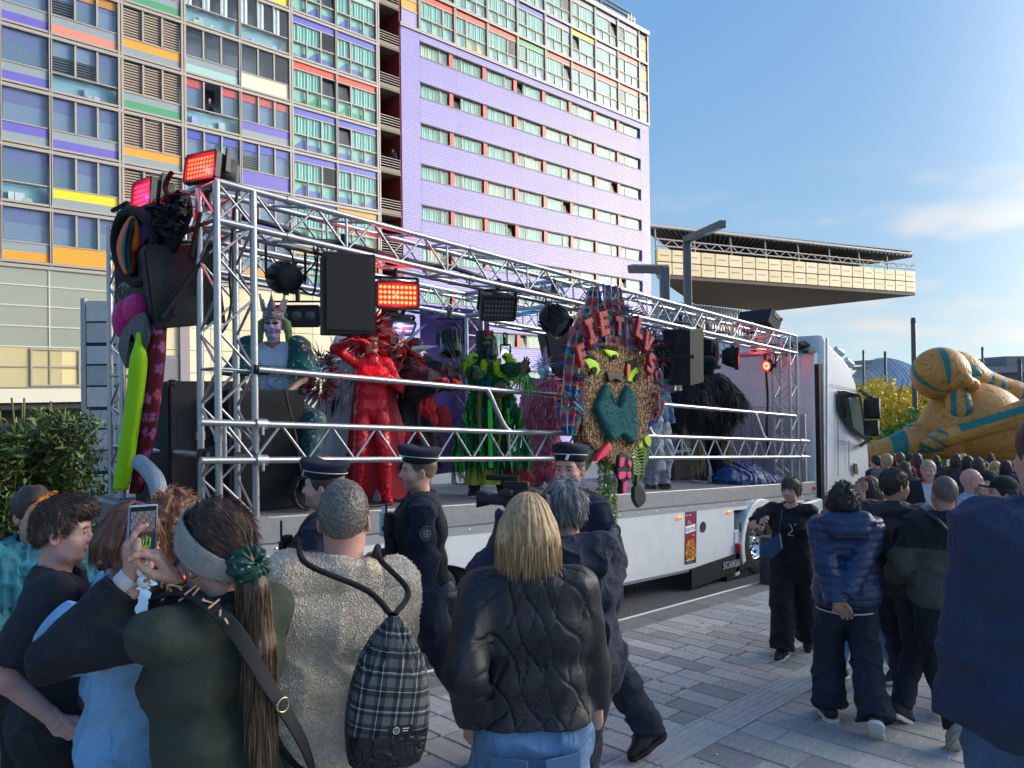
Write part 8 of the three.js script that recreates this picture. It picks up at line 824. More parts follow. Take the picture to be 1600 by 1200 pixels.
{ // green performer
  const r = person({ label: 'performer in a green feather and tinsel costume with dark mask and tall hat', cat: 'performer', pos: DECK(768, -6.0), face: -5, headFace: 12, H: 1.7, skin: [0.16, 0.09, 0.06], paint: (x, y, z, c) => y > 0.07 && z > 0.02 ? [0.01, 0.09, 0.085] : [0.3, 0.17, 0.13], res: 1.05, hL: P(823, 580, 7.9), hR: P(740, 590, 7.7), eL: [1, -0.6, -0.2], eR: [-1, -0.6, -0.2], cL: 0.25, cR: 0.6, dL: [0.4, 0.9, 0.1], pL: [0, 0, 1], legs: { c: BK }, shoes: { c: BK, boot: 0.08 }, fR: [-0.2, 0.08, 0.1], tops: [{ name: 'green_robe', c: (x, y, z) => { const k = 0.5 + vn(x * 30, y * 6, z * 30); return [0.008 * k, 0.075 * k, 0.02 * k]; }, off: 0.05, soff: 0.05, hem: 0.32, skirt: [0.4, 0.26], fold: 2.5 }] });
  const cone = loft([0, 1, 2, 3, 4, 5].map((i) => ring(30, (a) => V(Math.sin(a) * (0.2 + 0.055 * i), 1.35 - i * 0.17, Math.cos(a) * (0.15 + i * 0.035))))); tufts('leaf_fringe', r.t, cone, 900, { l: [0.18, 0.42], w: 0.024, grav: 0.86, cols: [[0.015, 0.26, 0.05], [0.03, 0.42, 0.08], [0.008, 0.14, 0.04], [0.08, 0.6, 0.09], [0.0, 0.2, 0.12]], jit: 0.12, mat: TINSEL });
  const neon = mt([0.55, 0.85, 0.01], { r: 0.5, b: 'crease', bs: 0.006, ts: 0.12 }); for (const s of [-1, 1]) { const pts = []; for (let i = 0; i <= 60; i++) { const a = i / 60 * Math.PI * 1.7; pts.push(V(s * (0.17 + Math.sin(a) * 0.1), 1.45 + Math.cos(a) * 0.11 + 0.03 * Math.sin(i * 1.3), 0.06 + 0.05 * Math.cos(i * 0.9))); } M('neon_ruffle', wire(pts, 0.04, 120, 8), neon, r.t); }
  M('neon_ribbon', [bx(0.05, 0.75, 0.012, 0.02, 0.72, 0.33, 0.004)], mt([0.05, 0.75, 0.08], { r: 0.5 }), r.t); M('gold_braid', [wire([V(-0.09, 1.2, 0.25), V(-0.1, 0.9, 0.32), V(-0.08, 0.6, 0.36)], 0.022, 40, 6), wire([V(0.12, 1.1, 0.26), V(0.13, 0.8, 0.33), V(0.1, 0.55, 0.36)], 0.016, 40, 6)], mt([0.3, 0.22, 0.06], { r: 0.5, m: 0.4, b: 'fleece', bs: 0.01 }), r.t); M('sequin_pouch', [sph(0.085, 0.13, 1.2, 0.22, 1, 1.05, 0.6)], mt([0.5, 0.3, 0.18], { r: 0.3, m: 0.5, b: 'fleece', bs: 0.02, ts: 0.1 }), r.t); tufts('blue_tassels', r.t, bx(0.14, 0.02, 0.04, -0.06, 1.3, 0.2), 40, { l: [0.12, 0.2], w: 0.012, grav: 0.95, cols: [[0.01, 0.25, 0.4], [0.02, 0.35, 0.3], [0.02, 0.1, 0.35]], jit: 0.06, mat: TINSEL });
  tufts('fronds', r.t, ellG(-0.3, 1.36, 0.02, 0.1, 0.06, 0.08), 70, { l: [0.3, 0.55], w: 0.012, grav: -0.1, cols: [[0.08, 0.14, 0.06], [0.16, 0.2, 0.1]], jit: 0.5 }); tufts('hand_fronds', r.t, sph(0.05, 0, 0, 0).translate(r.J.WL.x + 0.02, r.J.WL.y - 0.06, r.J.WL.z), 70, { l: [0.15, 0.3], w: 0.014, grav: 0.6, cols: [[0.05, 0.4, 0.05], [0.1, 0.3, 0.05]], jit: 0.4 }); M('gold_ruffle', [loft([0, 1, 2, 3].map((i) => ring(40, (a) => V(-0.08 + Math.sin(a) * (0.16 + 0.02 * i) * (1 + 0.16 * Math.sin(a * 9)), 0.36 - i * 0.07, 0.08 + Math.cos(a) * (0.14 + 0.02 * i) * (1 + 0.16 * Math.sin(a * 9))))), false, false)], mt([0.4, 0.38, 0.02], { r: 0.5, side: THREE.DoubleSide }), r.t); M('red_bundle', [sph(0.16, 0.3, 0.2, 0.12, 1.2, 0.9, 0.8)], mt([0.5, 0.02, 0.03], { r: 0.4, b: 'crease', bs: 0.02, ts: 0.15 }), r.t);
  inHead(r, 'mask', [loft([[0.05, 0.05, 0.09], [0.1, 0.075, 0.115], [0.15, 0.07, 0.12], [0.24, 0.05, 0.08], [0.33, 0.02, 0.03]].map(([y, w, z]) => ring(20, (a) => V(Math.sin(a) * w, y, 0.02 + Math.max(0, Math.cos(a)) * (z - 0.02))))), sph(0.02, 0, 0.11, 0.135, 0.8, 2, 1, 10)].map(nrm), mt([0.02, 0.07, 0.075], { r: 0.25, m: 0.3 })); inHead(r, 'gold_horn', [tb(V(0.07, 0.1, 0.06), V(0.05, 0.34, 0.04), 0.022, 8, 0.008)], mt([0.4, 0.28, 0.08], { r: 0.4, m: 0.5 }));
  inHead(r, 'tall_hat', [loft([0.16, 0.25, 0.34, 0.41].map((y, i) => ring(24, (a) => V(-0.06 + Math.sin(a) * [0.1, 0.115, 0.12, 0.1][i], y, -0.06 + Math.cos(a) * 0.11)))), loft([0.02, 0.1, 0.17].map((y, i) => ring(20, (a) => V(-0.1 + Math.sin(a) * 0.1, y, -0.08 + Math.cos(a) * 0.1))))].map(nrm), mt([0.02, 0.045, 0.055], { r: 0.8, b: 'fleece', bs: 0.006 })); inHead(r, 'hat_ornament', [sph(0.05, -0.06, 0.37, 0.06, 1, 1.1, 0.6), sph(0.045, -0.05, 0.25, 0.06, 1, 0.8, 0.6)], mt([0.5, 0.05, 0.02], { r: 0.6, b: 'crease', bs: 0.01, ts: 0.1 })); inHead(r, 'hat_leaf', [sph(0.045, -0.05, 0.315, 0.07, 1.1, 0.6, 0.5), sph(0.03, -0.08, 0.25, 0.085, 1.4, 0.6, 0.5)], mt([0.05, 0.2, 0.04], { r: 0.6 }));
}
{ // pink fur performer
  const r = person({ label: 'performer in shaggy pink fur with a silver mask and lilac horn', cat: 'performer', pos: DECK(851, -6.45), face: -20, headFace: 40, H: 1.62, skin: [0.4, 0.42, 0.5], res: 1, legs: { c: [0.5, 0.1, 0.16], off: 0.05 }, shoes: { c: [0.4, 0.1, 0.15] }, tops: [{ name: 'pink_robe', c: [0.5, 0.1, 0.16], off: 0.08, soff: 0.08, hem: 0.3, skirt: [0.4, 0.24], fold: 3 }] });
  tufts('pink_fur', r.t, r.t.children.find((c) => c.name === 'pink_robe').geometry, 5200, { l: [0.06, 0.14], w: 0.008, grav: 0.72, cols: [[0.85, 0.2, 0.3], [0.95, 0.34, 0.44], [0.65, 0.11, 0.2]], jit: 0.2 });
  inHead(r, 'mask', [sph(0.085, 0, 0.13, 0.04, 0.95, 1.15, 1), loft([[0.12, 0.05, 0.03], [0.17, 0.04, 0.02], [0.2, 0.02, 0.01]].map(([z, w, h]) => ring(12, (a) => V(Math.sin(a) * w, 0.08 + Math.cos(a) * h, z))))].map(nrm), mt([0.35, 0.42, 0.52], { r: 0.25, m: 0.4 })); inHead(r, 'horn', [tb(V(0, 0.24, 0.0), V(0.0, 0.5, 0.04), 0.045, 12, 0.008), ...[0, 1, 2, 3, 4].map((i) => new THREE.TorusGeometry(0.042 - i * 0.006, 0.006, 6, 16).rotateX(1.5).translate(0, 0.27 + i * 0.045, 0.005 * i))].map(nrm), mt([0.4, 0.2, 0.42], { r: 0.4 })); tufts('mask_plume', r.t, sph(0.05, 0, 0.23, -0.02).applyMatrix4(r.hm), 90, { l: [0.08, 0.18], w: 0.014, grav: -0.1, cols: [[0.5, 0.5, 0.62], [0.4, 0.3, 0.5], [0.6, 0.6, 0.62]], jit: 0.5 });
}
{ // shaggy black costume
  const r = person({ label: 'tall performer in a shaggy black fur cloak and black hat seen from behind', cat: 'performer', pos: DECK(1108, -6.15), face: 200, headFace: 200, H: 1.95, skin: SK.tan, lean: 0.06, hair: { type: 'short', c: HAIR.dark, t: 0.02 }, res: 0.9, fL: [0.1, 0.08, 0.05], fR: [-0.14, 0.08, -0.05], hL: [0.3, 1.0, 0.1], hR: [-0.32, 1.0, 0.1], legs: { c: [0.012, 0.011, 0.01], off: 0.05 }, shoes: { c: BK, boot: 0.1 }, tops: [{ name: 'black_cloak', c: [0.009, 0.009, 0.01], off: 0.09, soff: 0.13, sleeve: 0.9, hem: 0.62, fold: 3, k: 0.08, pad: 0.12 }] });
  tufts('black_fur', r.t, r.t.children.find((c) => c.name === 'black_cloak').geometry, 8000, { l: [0.12, 0.3], w: 0.007, grav: 0.7, cols: [[0.012, 0.012, 0.013], [0.02, 0.019, 0.018], [0.03, 0.026, 0.022]], jit: 0.2 });
  for (const s of [-1, 1]) tufts('straw_fringe', r.t, tb(V(s * 0.24, 0.75, -0.05), V(s * 0.22, 0.3, -0.02), 0.07, 12), 650, { l: [0.12, 0.3], w: 0.008, grav: 0.9, cols: [[0.3, 0.21, 0.11], [0.22, 0.15, 0.075], [0.38, 0.28, 0.16]], jit: 0.12 });
  inHead(r, 'hat', [sph(0.14, 0, 0.24, -0.02, 1.1, 0.8, 1.1), new THREE.CylinderGeometry(0.2, 0.19, 0.05, 24).translate(0, 0.17, -0.02)].map(nrm), mt([0.01, 0.01, 0.011], { r: 0.9, b: 'fleece', bs: 0.02 })); M('belt_dots', Array.from({ length: 5 }, (_, i) => sph(0.012, -0.16 + i * 0.07, 1.02, -0.25, 1, 1, 1, 8)), mt([0.5, 0.5, 0.5], { m: 0.6, r: 0.3 }), r.t);
}
{ const r = person({ label: 'man in black T-shirt raising a hand to his face at the back of the stage', cat: 'person', pos: DECK(1050, -7.0), face: -15, headFace: -20, H: 1.76, skin: SK.fair, hR: P(1046, 618, 10.7), eR: [-1, -0.4, 0.2], cR: 0.6, dR: [0.4, 0.9, 0.2], hair: { type: 'short', c: HAIR.dark }, legs: { c: BK }, shoes: { c: BK }, tops: [{ name: 't_shirt', c: BK, off: 0.03, sleeve: 0.45, hem: 0.85 }] }); M('print', [bx(0.14, 0.08, 0.004, 0, 1.25, 0.14, 0.002)], mt([0.03, 0.2, 0.3], { r: 0.6 }), r.t);
  person({ label: 'performer in white fringes and grey trousers mostly hidden behind the leopard banner', cat: 'performer', pos: DECK(1022, -5.8), face: 30, H: 1.74, skin: SK.fair, hair: { type: 'short', c: HAIR.brown }, legs: { c: [0.3, 0.32, 0.36], off: 0.04, flare: 0.03, fold: 2 }, shoes: { c: [0.1, 0.06, 0.045], sole: [0.3, 0.2, 0.15] }, tops: [{ name: 'blue_fringe_top', c: [0.05, 0.13, 0.25], off: 0.04, hem: 0.8 }, { name: 'white_drape', c: [0.62, 0.64, 0.67], off: 0.06, sleeve: 0, hem: 0.25, skirt: [0.3, 0.2], fold: 3, cut: (x, y, z, d) => smax(d, x - 0.02, 0.02) }] });
  const hb = T('head_ornament', 'dark leafy headdress with red tips hanging right of the banner letters', 'headdress', PZ(1023, 550, -5.75)); M('core', sph(0.1, 0, 0, 0, 1, 1.3, 0.9), mt([0.015, 0.02, 0.02], { r: 0.8 }), hb); tufts('leaves', hb, sph(0.11, 0, 0, 0, 1, 1.5, 0.9), 220, { l: [0.1, 0.24], w: 0.022, grav: 0.3, cols: [[0.01, 0.025, 0.02], [0.015, 0.05, 0.02], [0.01, 0.01, 0.012], [0.25, 0.01, 0.02]], jit: 0.5 }); }
// ---- the leopard banner hung over the rail ----
{
  const z0 = -5.16, c0 = PZ(945, 620, z0), t = T('leopard_banner', 'big hanging leopard-print face with three neon eyes and red stuffed letters', 'banner', c0); const q = (x, y, z = z0) => { const p = PZ(x, y, z); return [p.x - c0.x, p.y - c0.y]; };
  const puff = (name, pts, d, z, m, bev = 0.03, par = t) => { const s = pts.map((p) => q(...p)); const cv = new THREE.CatmullRomCurve3(s.map((p) => V(p[0], p[1], 0)), true, 'catmullrom', 0.35).getPoints(pts.length * 5); const sh = shape(cv.map((p) => [p.x, p.y])); const g = new THREE.ExtrudeGeometry(sh, { depth: Math.max(0.004, d - bev), bevelEnabled: true, bevelSize: bev, bevelOffset: -bev, bevelThickness: bev, bevelSegments: 4 }); const n = g.attributes.position; for (let i = 0; i < n.count; i++) { const x = n.getX(i), y = n.getY(i); if (n.getZ(i) > 0.001) n.setZ(i, n.getZ(i) + bev * 0.8 * (fbm(x * 7, y * 7, z * 3, 2) - 0.5)); } g.computeVertexNormals(); return M(name, g.translate(0, 0, z), m, par); };
  const leo = tex(512, (u, v) => { const cells = 13; let best = 9, second = 9; const X = u * cells, Y = v * cells; for (let i = -1; i < 2; i++) for (let j = -1; j < 2; j++) { const a = Math.floor(X) + i, b = Math.floor(Y) + j, ha = ((a % cells) + cells) % cells, hb = ((b % cells) + cells) % cells; const d = Math.hypot(X - a - 0.2 - 0.6 * hsh(ha, hb, 1), (Y - b - 0.2 - 0.6 * hsh(ha, hb, 2)) * 0.85); if (d < best) best = d; } const w = best + 0.16 * (fbm(u * 40, v * 40, 1, 3, 40) - 0.5); const rs = w > 0.24 && w < 0.47 && fbm(u * 26, v * 26, 5, 2, 26) > 0.38; const base = 0.9 + 0.3 * (fbm(u * 30, v * 30, 2, 3, 30) - 0.5); return rs ? [0.10, 0.06, 0.04] : w <= 0.24 ? [0.52 * base, 0.34 * base, 0.18 * base] : [0.72 * base, 0.58 * base, 0.40 * base]; }, true); leo.repeat.set(2.1, 2.1); const LM = new THREE.MeshStandardMaterial({ map: leo, roughness: 0.85 }); LM.userData.tile = 1;
  const flo = tex(512, (u, v) => { const n = fbm(u * 6, v * 4, 3, 2, 12), m = fbm(u * 12 + n * 3, v * 8, 8, 2, 0), k = Math.sin((n * 8 + m * 3) * 3.1); const pal = [[0.03, 0.25, 0.55], [0.03, 0.25, 0.55], [0.25, 0.6, 0.5], [0.85, 0.35, 0.1], [0.1, 0.38, 0.6], [0.7, 0.12, 0.12], [0.05, 0.3, 0.35]]; const i = Math.floor(cl(n * 1.5 - 0.25 + 0.35 * (m - 0.5)) * 6.99); const c = pal[i]; return c.map((x) => x * (0.75 + 0.35 * (k > 0.3 ? 1 : 0.6))); }, true); flo.repeat.set(2.4, 2.4); const FM = new THREE.MeshStandardMaterial({ map: flo, roughness: 0.75, side: THREE.DoubleSide }); FM.userData.tile = 1;
  const TEAL = mt([0.008, 0.14, 0.15], { r: 0.85, b: 'fleece', bs: 0.008, ts: 0.12 }), NEO = mt([0.5, 0.85, 0.01], { r: 0.6 }), BKF = mt([0.012, 0.011, 0.013], { r: 0.9 });
  puff('face', [[902, 560], [918, 543], [945, 534], [975, 545], [1000, 560], [1014, 590], [1013, 630], [1006, 660], [994, 688], [982, 705], [972, 722], [955, 735], [938, 722], [922, 706], [904, 690], [898, 655], [895, 610]], 0.1, 0, LM, 0.05); puff('face_edge', [[893, 560], [903, 552], [908, 640], [915, 690], [912, 712], [903, 705], [897, 660]], 0.06, -0.03, LM, 0.025);
  // blue patterned cloth: hood over the truss and two side falls, in folds
  const fall = (name, L, R2, z) => { const n = L.length, pos = [], idx = [], K = 26; for (let i = 0; i < n; i++) for (let j = 0; j <= K; j++) { const f = j / K, a = q(...L[i]), b = q(...R2[i]); const p = [a[0] + (b[0] - a[0]) * f, a[1] + (b[1] - a[1]) * f]; pos.push(p[0], p[1], z + 0.035 * Math.sin(f * 19 + i * 0.7) * (0.5 + 0.5 * vn(i * 0.8, f * 5, 2)) + 0.02 * vn(f * 20, i, 3)); } for (let i = 0; i < n - 1; i++) for (let j = 0; j < K; j++) { const a = i * (K + 1) + j; idx.push(a, a + K + 1, a + 1, a + 1, a + K + 1, a + K + 2); } const g = new THREE.BufferGeometry(); g.setAttribute('position', new THREE.Float32BufferAttribute(pos, 3)); g.setIndex(idx); g.computeVertexNormals(); return M(name, g, FM, t); };
  fall('hood_cloth', [[912, 450], [906, 475], [892, 492], [885, 520], [884, 560]], [[930, 448], [934, 478], [944, 510], [946, 530], [930, 566]], 0.04); fall('hood_cloth', [[932, 444], [934, 478], [936, 510], [936, 535]], [[962, 450], [966, 480], [984, 510], [990, 560]], 0.06); fall('side_cloth', [[880, 510], [870, 560], [865, 610], [863, 650], [868, 676]], [[908, 530], [903, 570], [900, 610], [898, 645], [888, 680]], 0.08); fall('side_cloth', [[980, 525], [994, 560], [1000, 600], [1002, 640], [1000, 668]], [[1002, 520], [1014, 560], [1024, 600], [1028, 640], [1014, 662]], 0.08);
  puff('mouth', [[914, 640], [922, 618], [931, 600], [938, 610], [945, 628], [951, 636], [957, 618], [965, 602], [973, 612], [978, 632], [981, 655], [979, 678], [973, 694], [964, 685], [955, 678], [948, 686], [940, 688], [930, 672], [922, 656]], 0.1, 0.07, TEAL, 0.045); tufts('mouth_fur', t, t.children.find((c) => c.name === 'mouth').geometry, 1400, { l: [0.015, 0.04], w: 0.004, grav: 0.3, cols: [[0.008, 0.16, 0.17], [0.01, 0.23, 0.23], [0.005, 0.09, 0.1]], jit: 0.3, keep: (p) => p.z > 0.08 });
  puff('nose', [[933, 582], [945, 584], [957, 583], [956, 597], [946, 593], [937, 597]], 0.04, 0.1, mt([0.03, 0.015, 0.012], { r: 0.6 }), 0.012);
  const eye = (o, pu, br) => { const e = puff('eye', o, 0.03, 0.1, NEO, 0.012); puff('pupil', pu, 0.02, 0.13, BKF, 0.006); puff('brow', br, 0.02, 0.1, BKF, 0.008); };
  eye([[898, 563], [908, 561], [920, 568], [923, 580], [917, 585], [907, 580], [902, 572]], [[908, 576], [914, 574], [917, 579], [913, 585], [908, 582]], [[890, 556], [906, 551], [919, 563], [908, 560]]); eye([[929, 547], [945, 549], [952, 553], [952, 559], [945, 561], [938, 557]], [[942, 556], [947, 555], [948, 561], [943, 563]], [[928, 540], [950, 543], [949, 548], [930, 545]]); eye([[966, 594], [972, 582], [980, 575], [983, 580], [981, 592], [972, 597]], [[974, 592], [980, 584], [980, 593], [976, 597]], [[964, 588], [966, 566], [982, 562], [980, 574], [970, 580]]);
  M('lashes', Array.from({ length: 6 }, (_, i) => { const a = q(931 + i * 4, 547), b = q(928 + i * 4.4, 538); return tb(V(a[0], a[1], 0.12), V(b[0], b[1], 0.15), 0.007, 6); }), mt([0.5, 0.15, 0.1], { r: 0.6 }), t); puff('orange_patch', [[966, 570], [971, 572], [970, 588], [966, 592]], 0.02, 0.11, mt([0.85, 0.16, 0.03], { r: 0.6 }), 0.006);
  { const arc = wire([[884, 640], [886, 590], [896, 545], [914, 505], [940, 480], [968, 492], [990, 530], [1006, 580], [1012, 640]].map((p) => { const a = q(...p); return V(a[0], a[1], 0.05); }), 0.06, 60, 8); tufts('mane', t, arc, 460, { l: [0.09, 0.24], w: 0.028, grav: 0.35, jit: 0.45, cols: [[0.02, 0.14, 0.42], [0.02, 0.14, 0.42], [0.55, 0.03, 0.03], [0.75, 0.25, 0.04], [0.1, 0.42, 0.36], [0.35, 0.02, 0.03]] }); }
  const LT = [['F', 884, 556, 0.2, 0.38], ['I', 898, 520, 0.25, 0.35], ['E', 919, 508, 0.24, 0.2], ['T', 943, 512, 0.19, -0.05], ['L', 976, 515, 0.22, -0.35], ['V', 988, 536, 0.2, -0.5], ['S', 993, 569, 0.21, -0.3]]; const RDM = mt([0.4, 0.008, 0.018], { r: 0.5, b: 'crease', bs: 0.006, ts: 0.15 }), MAR = mt([0.16, 0.004, 0.025], { r: 0.55, b: 'crease', bs: 0.006, ts: 0.15 });
  for (const [ch, x, y, s, ro] of LT) { const g = new TextGeometry(ch, { font: FONT, size: s, depth: 0.012, curveSegments: 6, bevelEnabled: true, bevelSize: 0.018, bevelThickness: 0.022, bevelSegments: 5 }); g.center(); const o = M('stuffed_letter', g, ch === 'T' ? MAR : RDM, t); const p = q(x, y); o.position.set(p[0], p[1], 0.2); o.rotation.z = ro; }
  // leaves, tongue and fringes below
  puff('leaf', [[913, 680], [919, 676], [922, 700], [916, 725], [906, 738], [907, 710]], 0.02, 0.05, mt([0.01, 0.09, 0.02], { r: 0.7 }), 0.008); puff('pepper', [[938, 694], [935, 708], [924, 716], [913, 720], [920, 708], [930, 696]], 0.06, 0.1, mt([0.8, 0.03, 0.1], { r: 0.6 }), 0.028); puff('pepper_tip', [[936, 690], [940, 698], [938, 706], [932, 696]], 0.05, 0.1, mt([0.8, 0.1, 0.02], { r: 0.6 }), 0.015); puff('leaf', [[990, 700], [1000, 678], [1008, 676], [1013, 690], [1010, 715], [1003, 730], [997, 720]], 0.025, 0.02, mt([0.01, 0.10, 0.025], { r: 0.7 }), 0.01); puff('leaf_spot', [[1000, 684], [1007, 679], [1011, 688], [1008, 698], [1002, 692]], 0.015, 0.05, mt([0.45, 0.62, 0.03], { r: 0.6 }), 0.005); puff('leaf_spot', [[990, 688], [996, 686], [998, 700], [1002, 712], [994, 706]], 0.015, 0.05, mt([0.4, 0.58, 0.03], { r: 0.6 }), 0.005);
  puff('lizard', [[952, 712], [962, 706], [972, 714], [970, 735], [968, 750], [962, 768], [956, 770], [957, 750], [950, 735]], 0.05, 0.08, mt([0.02, 0.012, 0.015], { r: 0.7 }), 0.02); for (const b of [[[953, 716], [960, 714], [958, 727], [952, 728]], [[966, 716], [971, 722], [969, 730], [965, 724]], [[951, 738], [961, 736], [962, 744], [952, 748]], [[958, 755], [965, 750], [963, 764], [958, 768]], [[964, 737], [970, 738], [969, 748], [965, 744]]]) puff('pink_spot', b, 0.02, 0.125, mt([0.85, 0.06, 0.2], { r: 0.55 }), 0.006);
  const fern = []; for (let i = 0; i < 9; i++) for (const s of [-1, 1]) { const a = q(988 + i * 0.2, 702 + i * 5), b = q(988 + s * (14 - i * 1.1), 702 + i * 5 + 9), m = q(988 + s * 8, 700 + i * 5); fern.push(wire([V(a[0], a[1], 0.06), V(m[0], m[1], 0.09), V(b[0], b[1], 0.05)], 0.012, 8, 6)); } { const a = q(988, 698), b = q(990, 756); fern.push(tb(V(...a, 0.06), V(...b, 0.05), 0.014, 6)); } M('fern', fern, mt([0.22, 0.3, 0.05], { r: 0.7 }), t); puff('dotted_leaf', [[985, 762], [993, 756], [1002, 768], [1003, 782], [993, 793], [985, 780]], 0.04, 0.02, mt([0.012, 0.06, 0.04], { r: 0.6, b: 'fleece', bs: 0.01, ts: 0.1, g: 'fleece', gl: 0.2 }), 0.016); puff('stem', [[984, 745], [990, 742], [994, 758], [990, 764]], 0.02, 0.02, mt([0.01, 0.03, 0.02], { r: 0.7 }), 0.006);
  const gar = (x0, y0, x1, y1) => { const a = q(x0, y0), b = q(x1, y1); return tb(V(a[0], a[1], 0.04), V(b[0], b[1], 0.03), 0.045, 12); }; tufts('tinsel_garland', t, merge([gar(940, 700, 939, 790), gar(948, 730, 950, 822)]), 1700, { l: [0.03, 0.075], w: 0.008, grav: 0.35, cols: [[0.12, 0.25, 0.02], [0.22, 0.4, 0.04], [0.08, 0.16, 0.02]], jit: 0.35, mat: TINSEL });
}
// ---- decorated end of the float ----
{
  const t = T('eye_decoration', 'tall black decoration with an orange and purple eye at the rear end of the float', 'decoration', D(2.5, 0, -7.1)); const zx = 2.5, f = (px1, py1, off = 0) => { const q = ray(px1, py1), k = (zx - off) / q.x; return camera.position.clone().addScaledVector(q, k); }; // a plane across the end of the trailer
  const lens = (pts, d, off) => { const l = new THREE.CatmullRomCurve3(pts.map(([x, y]) => f(x, y, off)), true, 'catmullrom', 0.4).getPoints(48).slice(0, 48); return nrm(loft([l, l.map((p) => p.clone().add(V(-d * 0.7, 0, 0))), (() => { const c = l.reduce((a, p) => a.add(p), V()).divideScalar(l.length); return l.map((p) => p.clone().lerp(c, 0.12).add(V(-d, 0, 0))); })()])); };
  const lp = (n, pts, d, off, m) => px(t, n, [lens(pts, d, off)], m); const blk = mt([0.012, 0.012, 0.014], { r: 0.8, b: 'crease', bs: 0.02, ts: 0.2 });
  lp('backing', [[186, 355], [200, 335], [240, 318], [290, 300], [300, 340], [262, 420], [228, 470], [188, 520], [186, 440]], 0.05, 0.0, blk); lp('eye_purple', [[187, 388], [196, 362], [214, 337], [228, 350], [240, 366], [230, 385], [220, 410], [205, 430], [192, 415]], 0.05, 0.06, mt([0.07, 0.018, 0.16], { r: 0.7 })); lp('eye_orange', [[192, 388], [200, 358], [213, 338], [221, 352], [221, 385], [213, 402], [211, 424], [204, 430], [196, 412]], 0.06, 0.1, mt([0.85, 0.14, 0.01], { r: 0.65 })); lp('eye_teal', [[197, 388], [203, 360], [212, 340], [206, 365], [203, 390], [204, 412], [206, 428], [199, 410]], 0.04, 0.17, mt([0.012, 0.09, 0.09], { r: 0.7 }));
  px(t, 'rim', [wire(Array.from({ length: 30 }, (_, i) => { const a = i / 30 * 6.283; return f(212 + Math.cos(a) * 31 - 4 * Math.sin(a), 385 - Math.sin(a) * 56, 0.1); }), 0.045, 80, 8, true)], blk);
  const plume = merge([lens([[246, 330], [262, 312], [296, 300], [296, 330], [276, 372], [256, 356]], 0.1, 0.05)].map((g) => g)); const loc = local(t, [plume])[0]; tufts('black_plumes', t, loc, 300, { l: [0.05, 0.12], w: 0.035, grav: 0.1, cols: [[0.012, 0.012, 0.014], [0.02, 0.02, 0.024], [0.03, 0.03, 0.034]], jit: 0.5 });
  px(t, 'antenna', [wire([f(205, 332), f(200, 318), f(190, 322), f(176, 329)], 0.02, 20, 6), wire([f(262, 306), f(258, 292), f(262, 280), f(268, 270)], 0.022, 20, 6)], blk);
  const fp = tex(256, (u, v) => { const n = fbm(u * 9, v * 9, 4, 3, 9), m = fbm(u * 14, v * 14, 8, 2, 14); return n > 0.6 ? (m > 0.5 ? [0.5, 0.36, 0.12] : [0.55, 0.5, 0.42]) : [0.02, 0.018, 0.02]; }, true); fp.repeat.set(3, 3); const FPM = new THREE.MeshStandardMaterial({ map: fp, roughness: 0.7 }); FPM.userData.tile = 1; lp('floral_black_cloth', [[188, 450], [212, 440], [238, 455], [232, 480], [212, 500], [188, 515]], 0.04, 0.03, FPM);
  const g = T('flower_decoration', 'pink and grey fabric flower with a long neon green tube and magenta floral roll at the rear of the float', 'decoration', D(2.5, 0, -7.2)); g.userData.label = 'pink fabric flower with a neon green tube and floral roll on the float rear'; const pg = (n, l, m) => M(n, local(g, l), m, g); const pinkm = mt([0.9, 0.03, 0.26], { r: 0.5, b: 'crease', bs: 0.01, ts: 0.15 });
  const bulb = (x, y, w, h, off) => { const c = f(x, y, off); return sph(1, 0, 0, 0, 0.1, h, w, 18).translate(c.x, c.y, c.z); }; pg('pink_petal', [bulb(214, 484, 0.13, 0.13, 0.12), bulb(196, 500, 0.12, 0.17, 0.08)], pinkm);
  pg('grey_leaf', [lens([[206, 505], [230, 488], [236, 520], [228, 548], [214, 520], [206, 560], [202, 575], [190, 545], [196, 520]], 0.04, 0.16)], mt([0.10, 0.11, 0.115], { r: 0.6, b: 'crease', bs: 0.01, ts: 0.25 }));
  const tube = (pts, r0, off) => { const cv = new THREE.CatmullRomCurve3(pts.map(([x, y]) => f(x, y, off))), P2 = cv.getPoints(40); return loft(P2.map((p, i) => { const r = r0 * (pts.w ? pts.w(i / 40) : 1) * (1 + 0.012 * Math.sin(i * 1.1)); return ring(18, (a) => V(p.x + Math.cos(a) * r * 0.7, p.y, p.z + Math.sin(a) * r)); })); };
  const gt = [[218, 520], [217, 560], [212, 610], [205, 660], [197, 715], [188, 765]]; gt.w = (k) => 0.35 + 0.65 * ss(0, 0.25, k) - 0.1 * ss(0.8, 1, k); pg('neon_tube', [tube(gt, 0.088, 0.2)], mt([0.42, 0.82, 0.005], { r: 0.7, b: 'fleece', bs: 0.002, ts: 0.1 }));
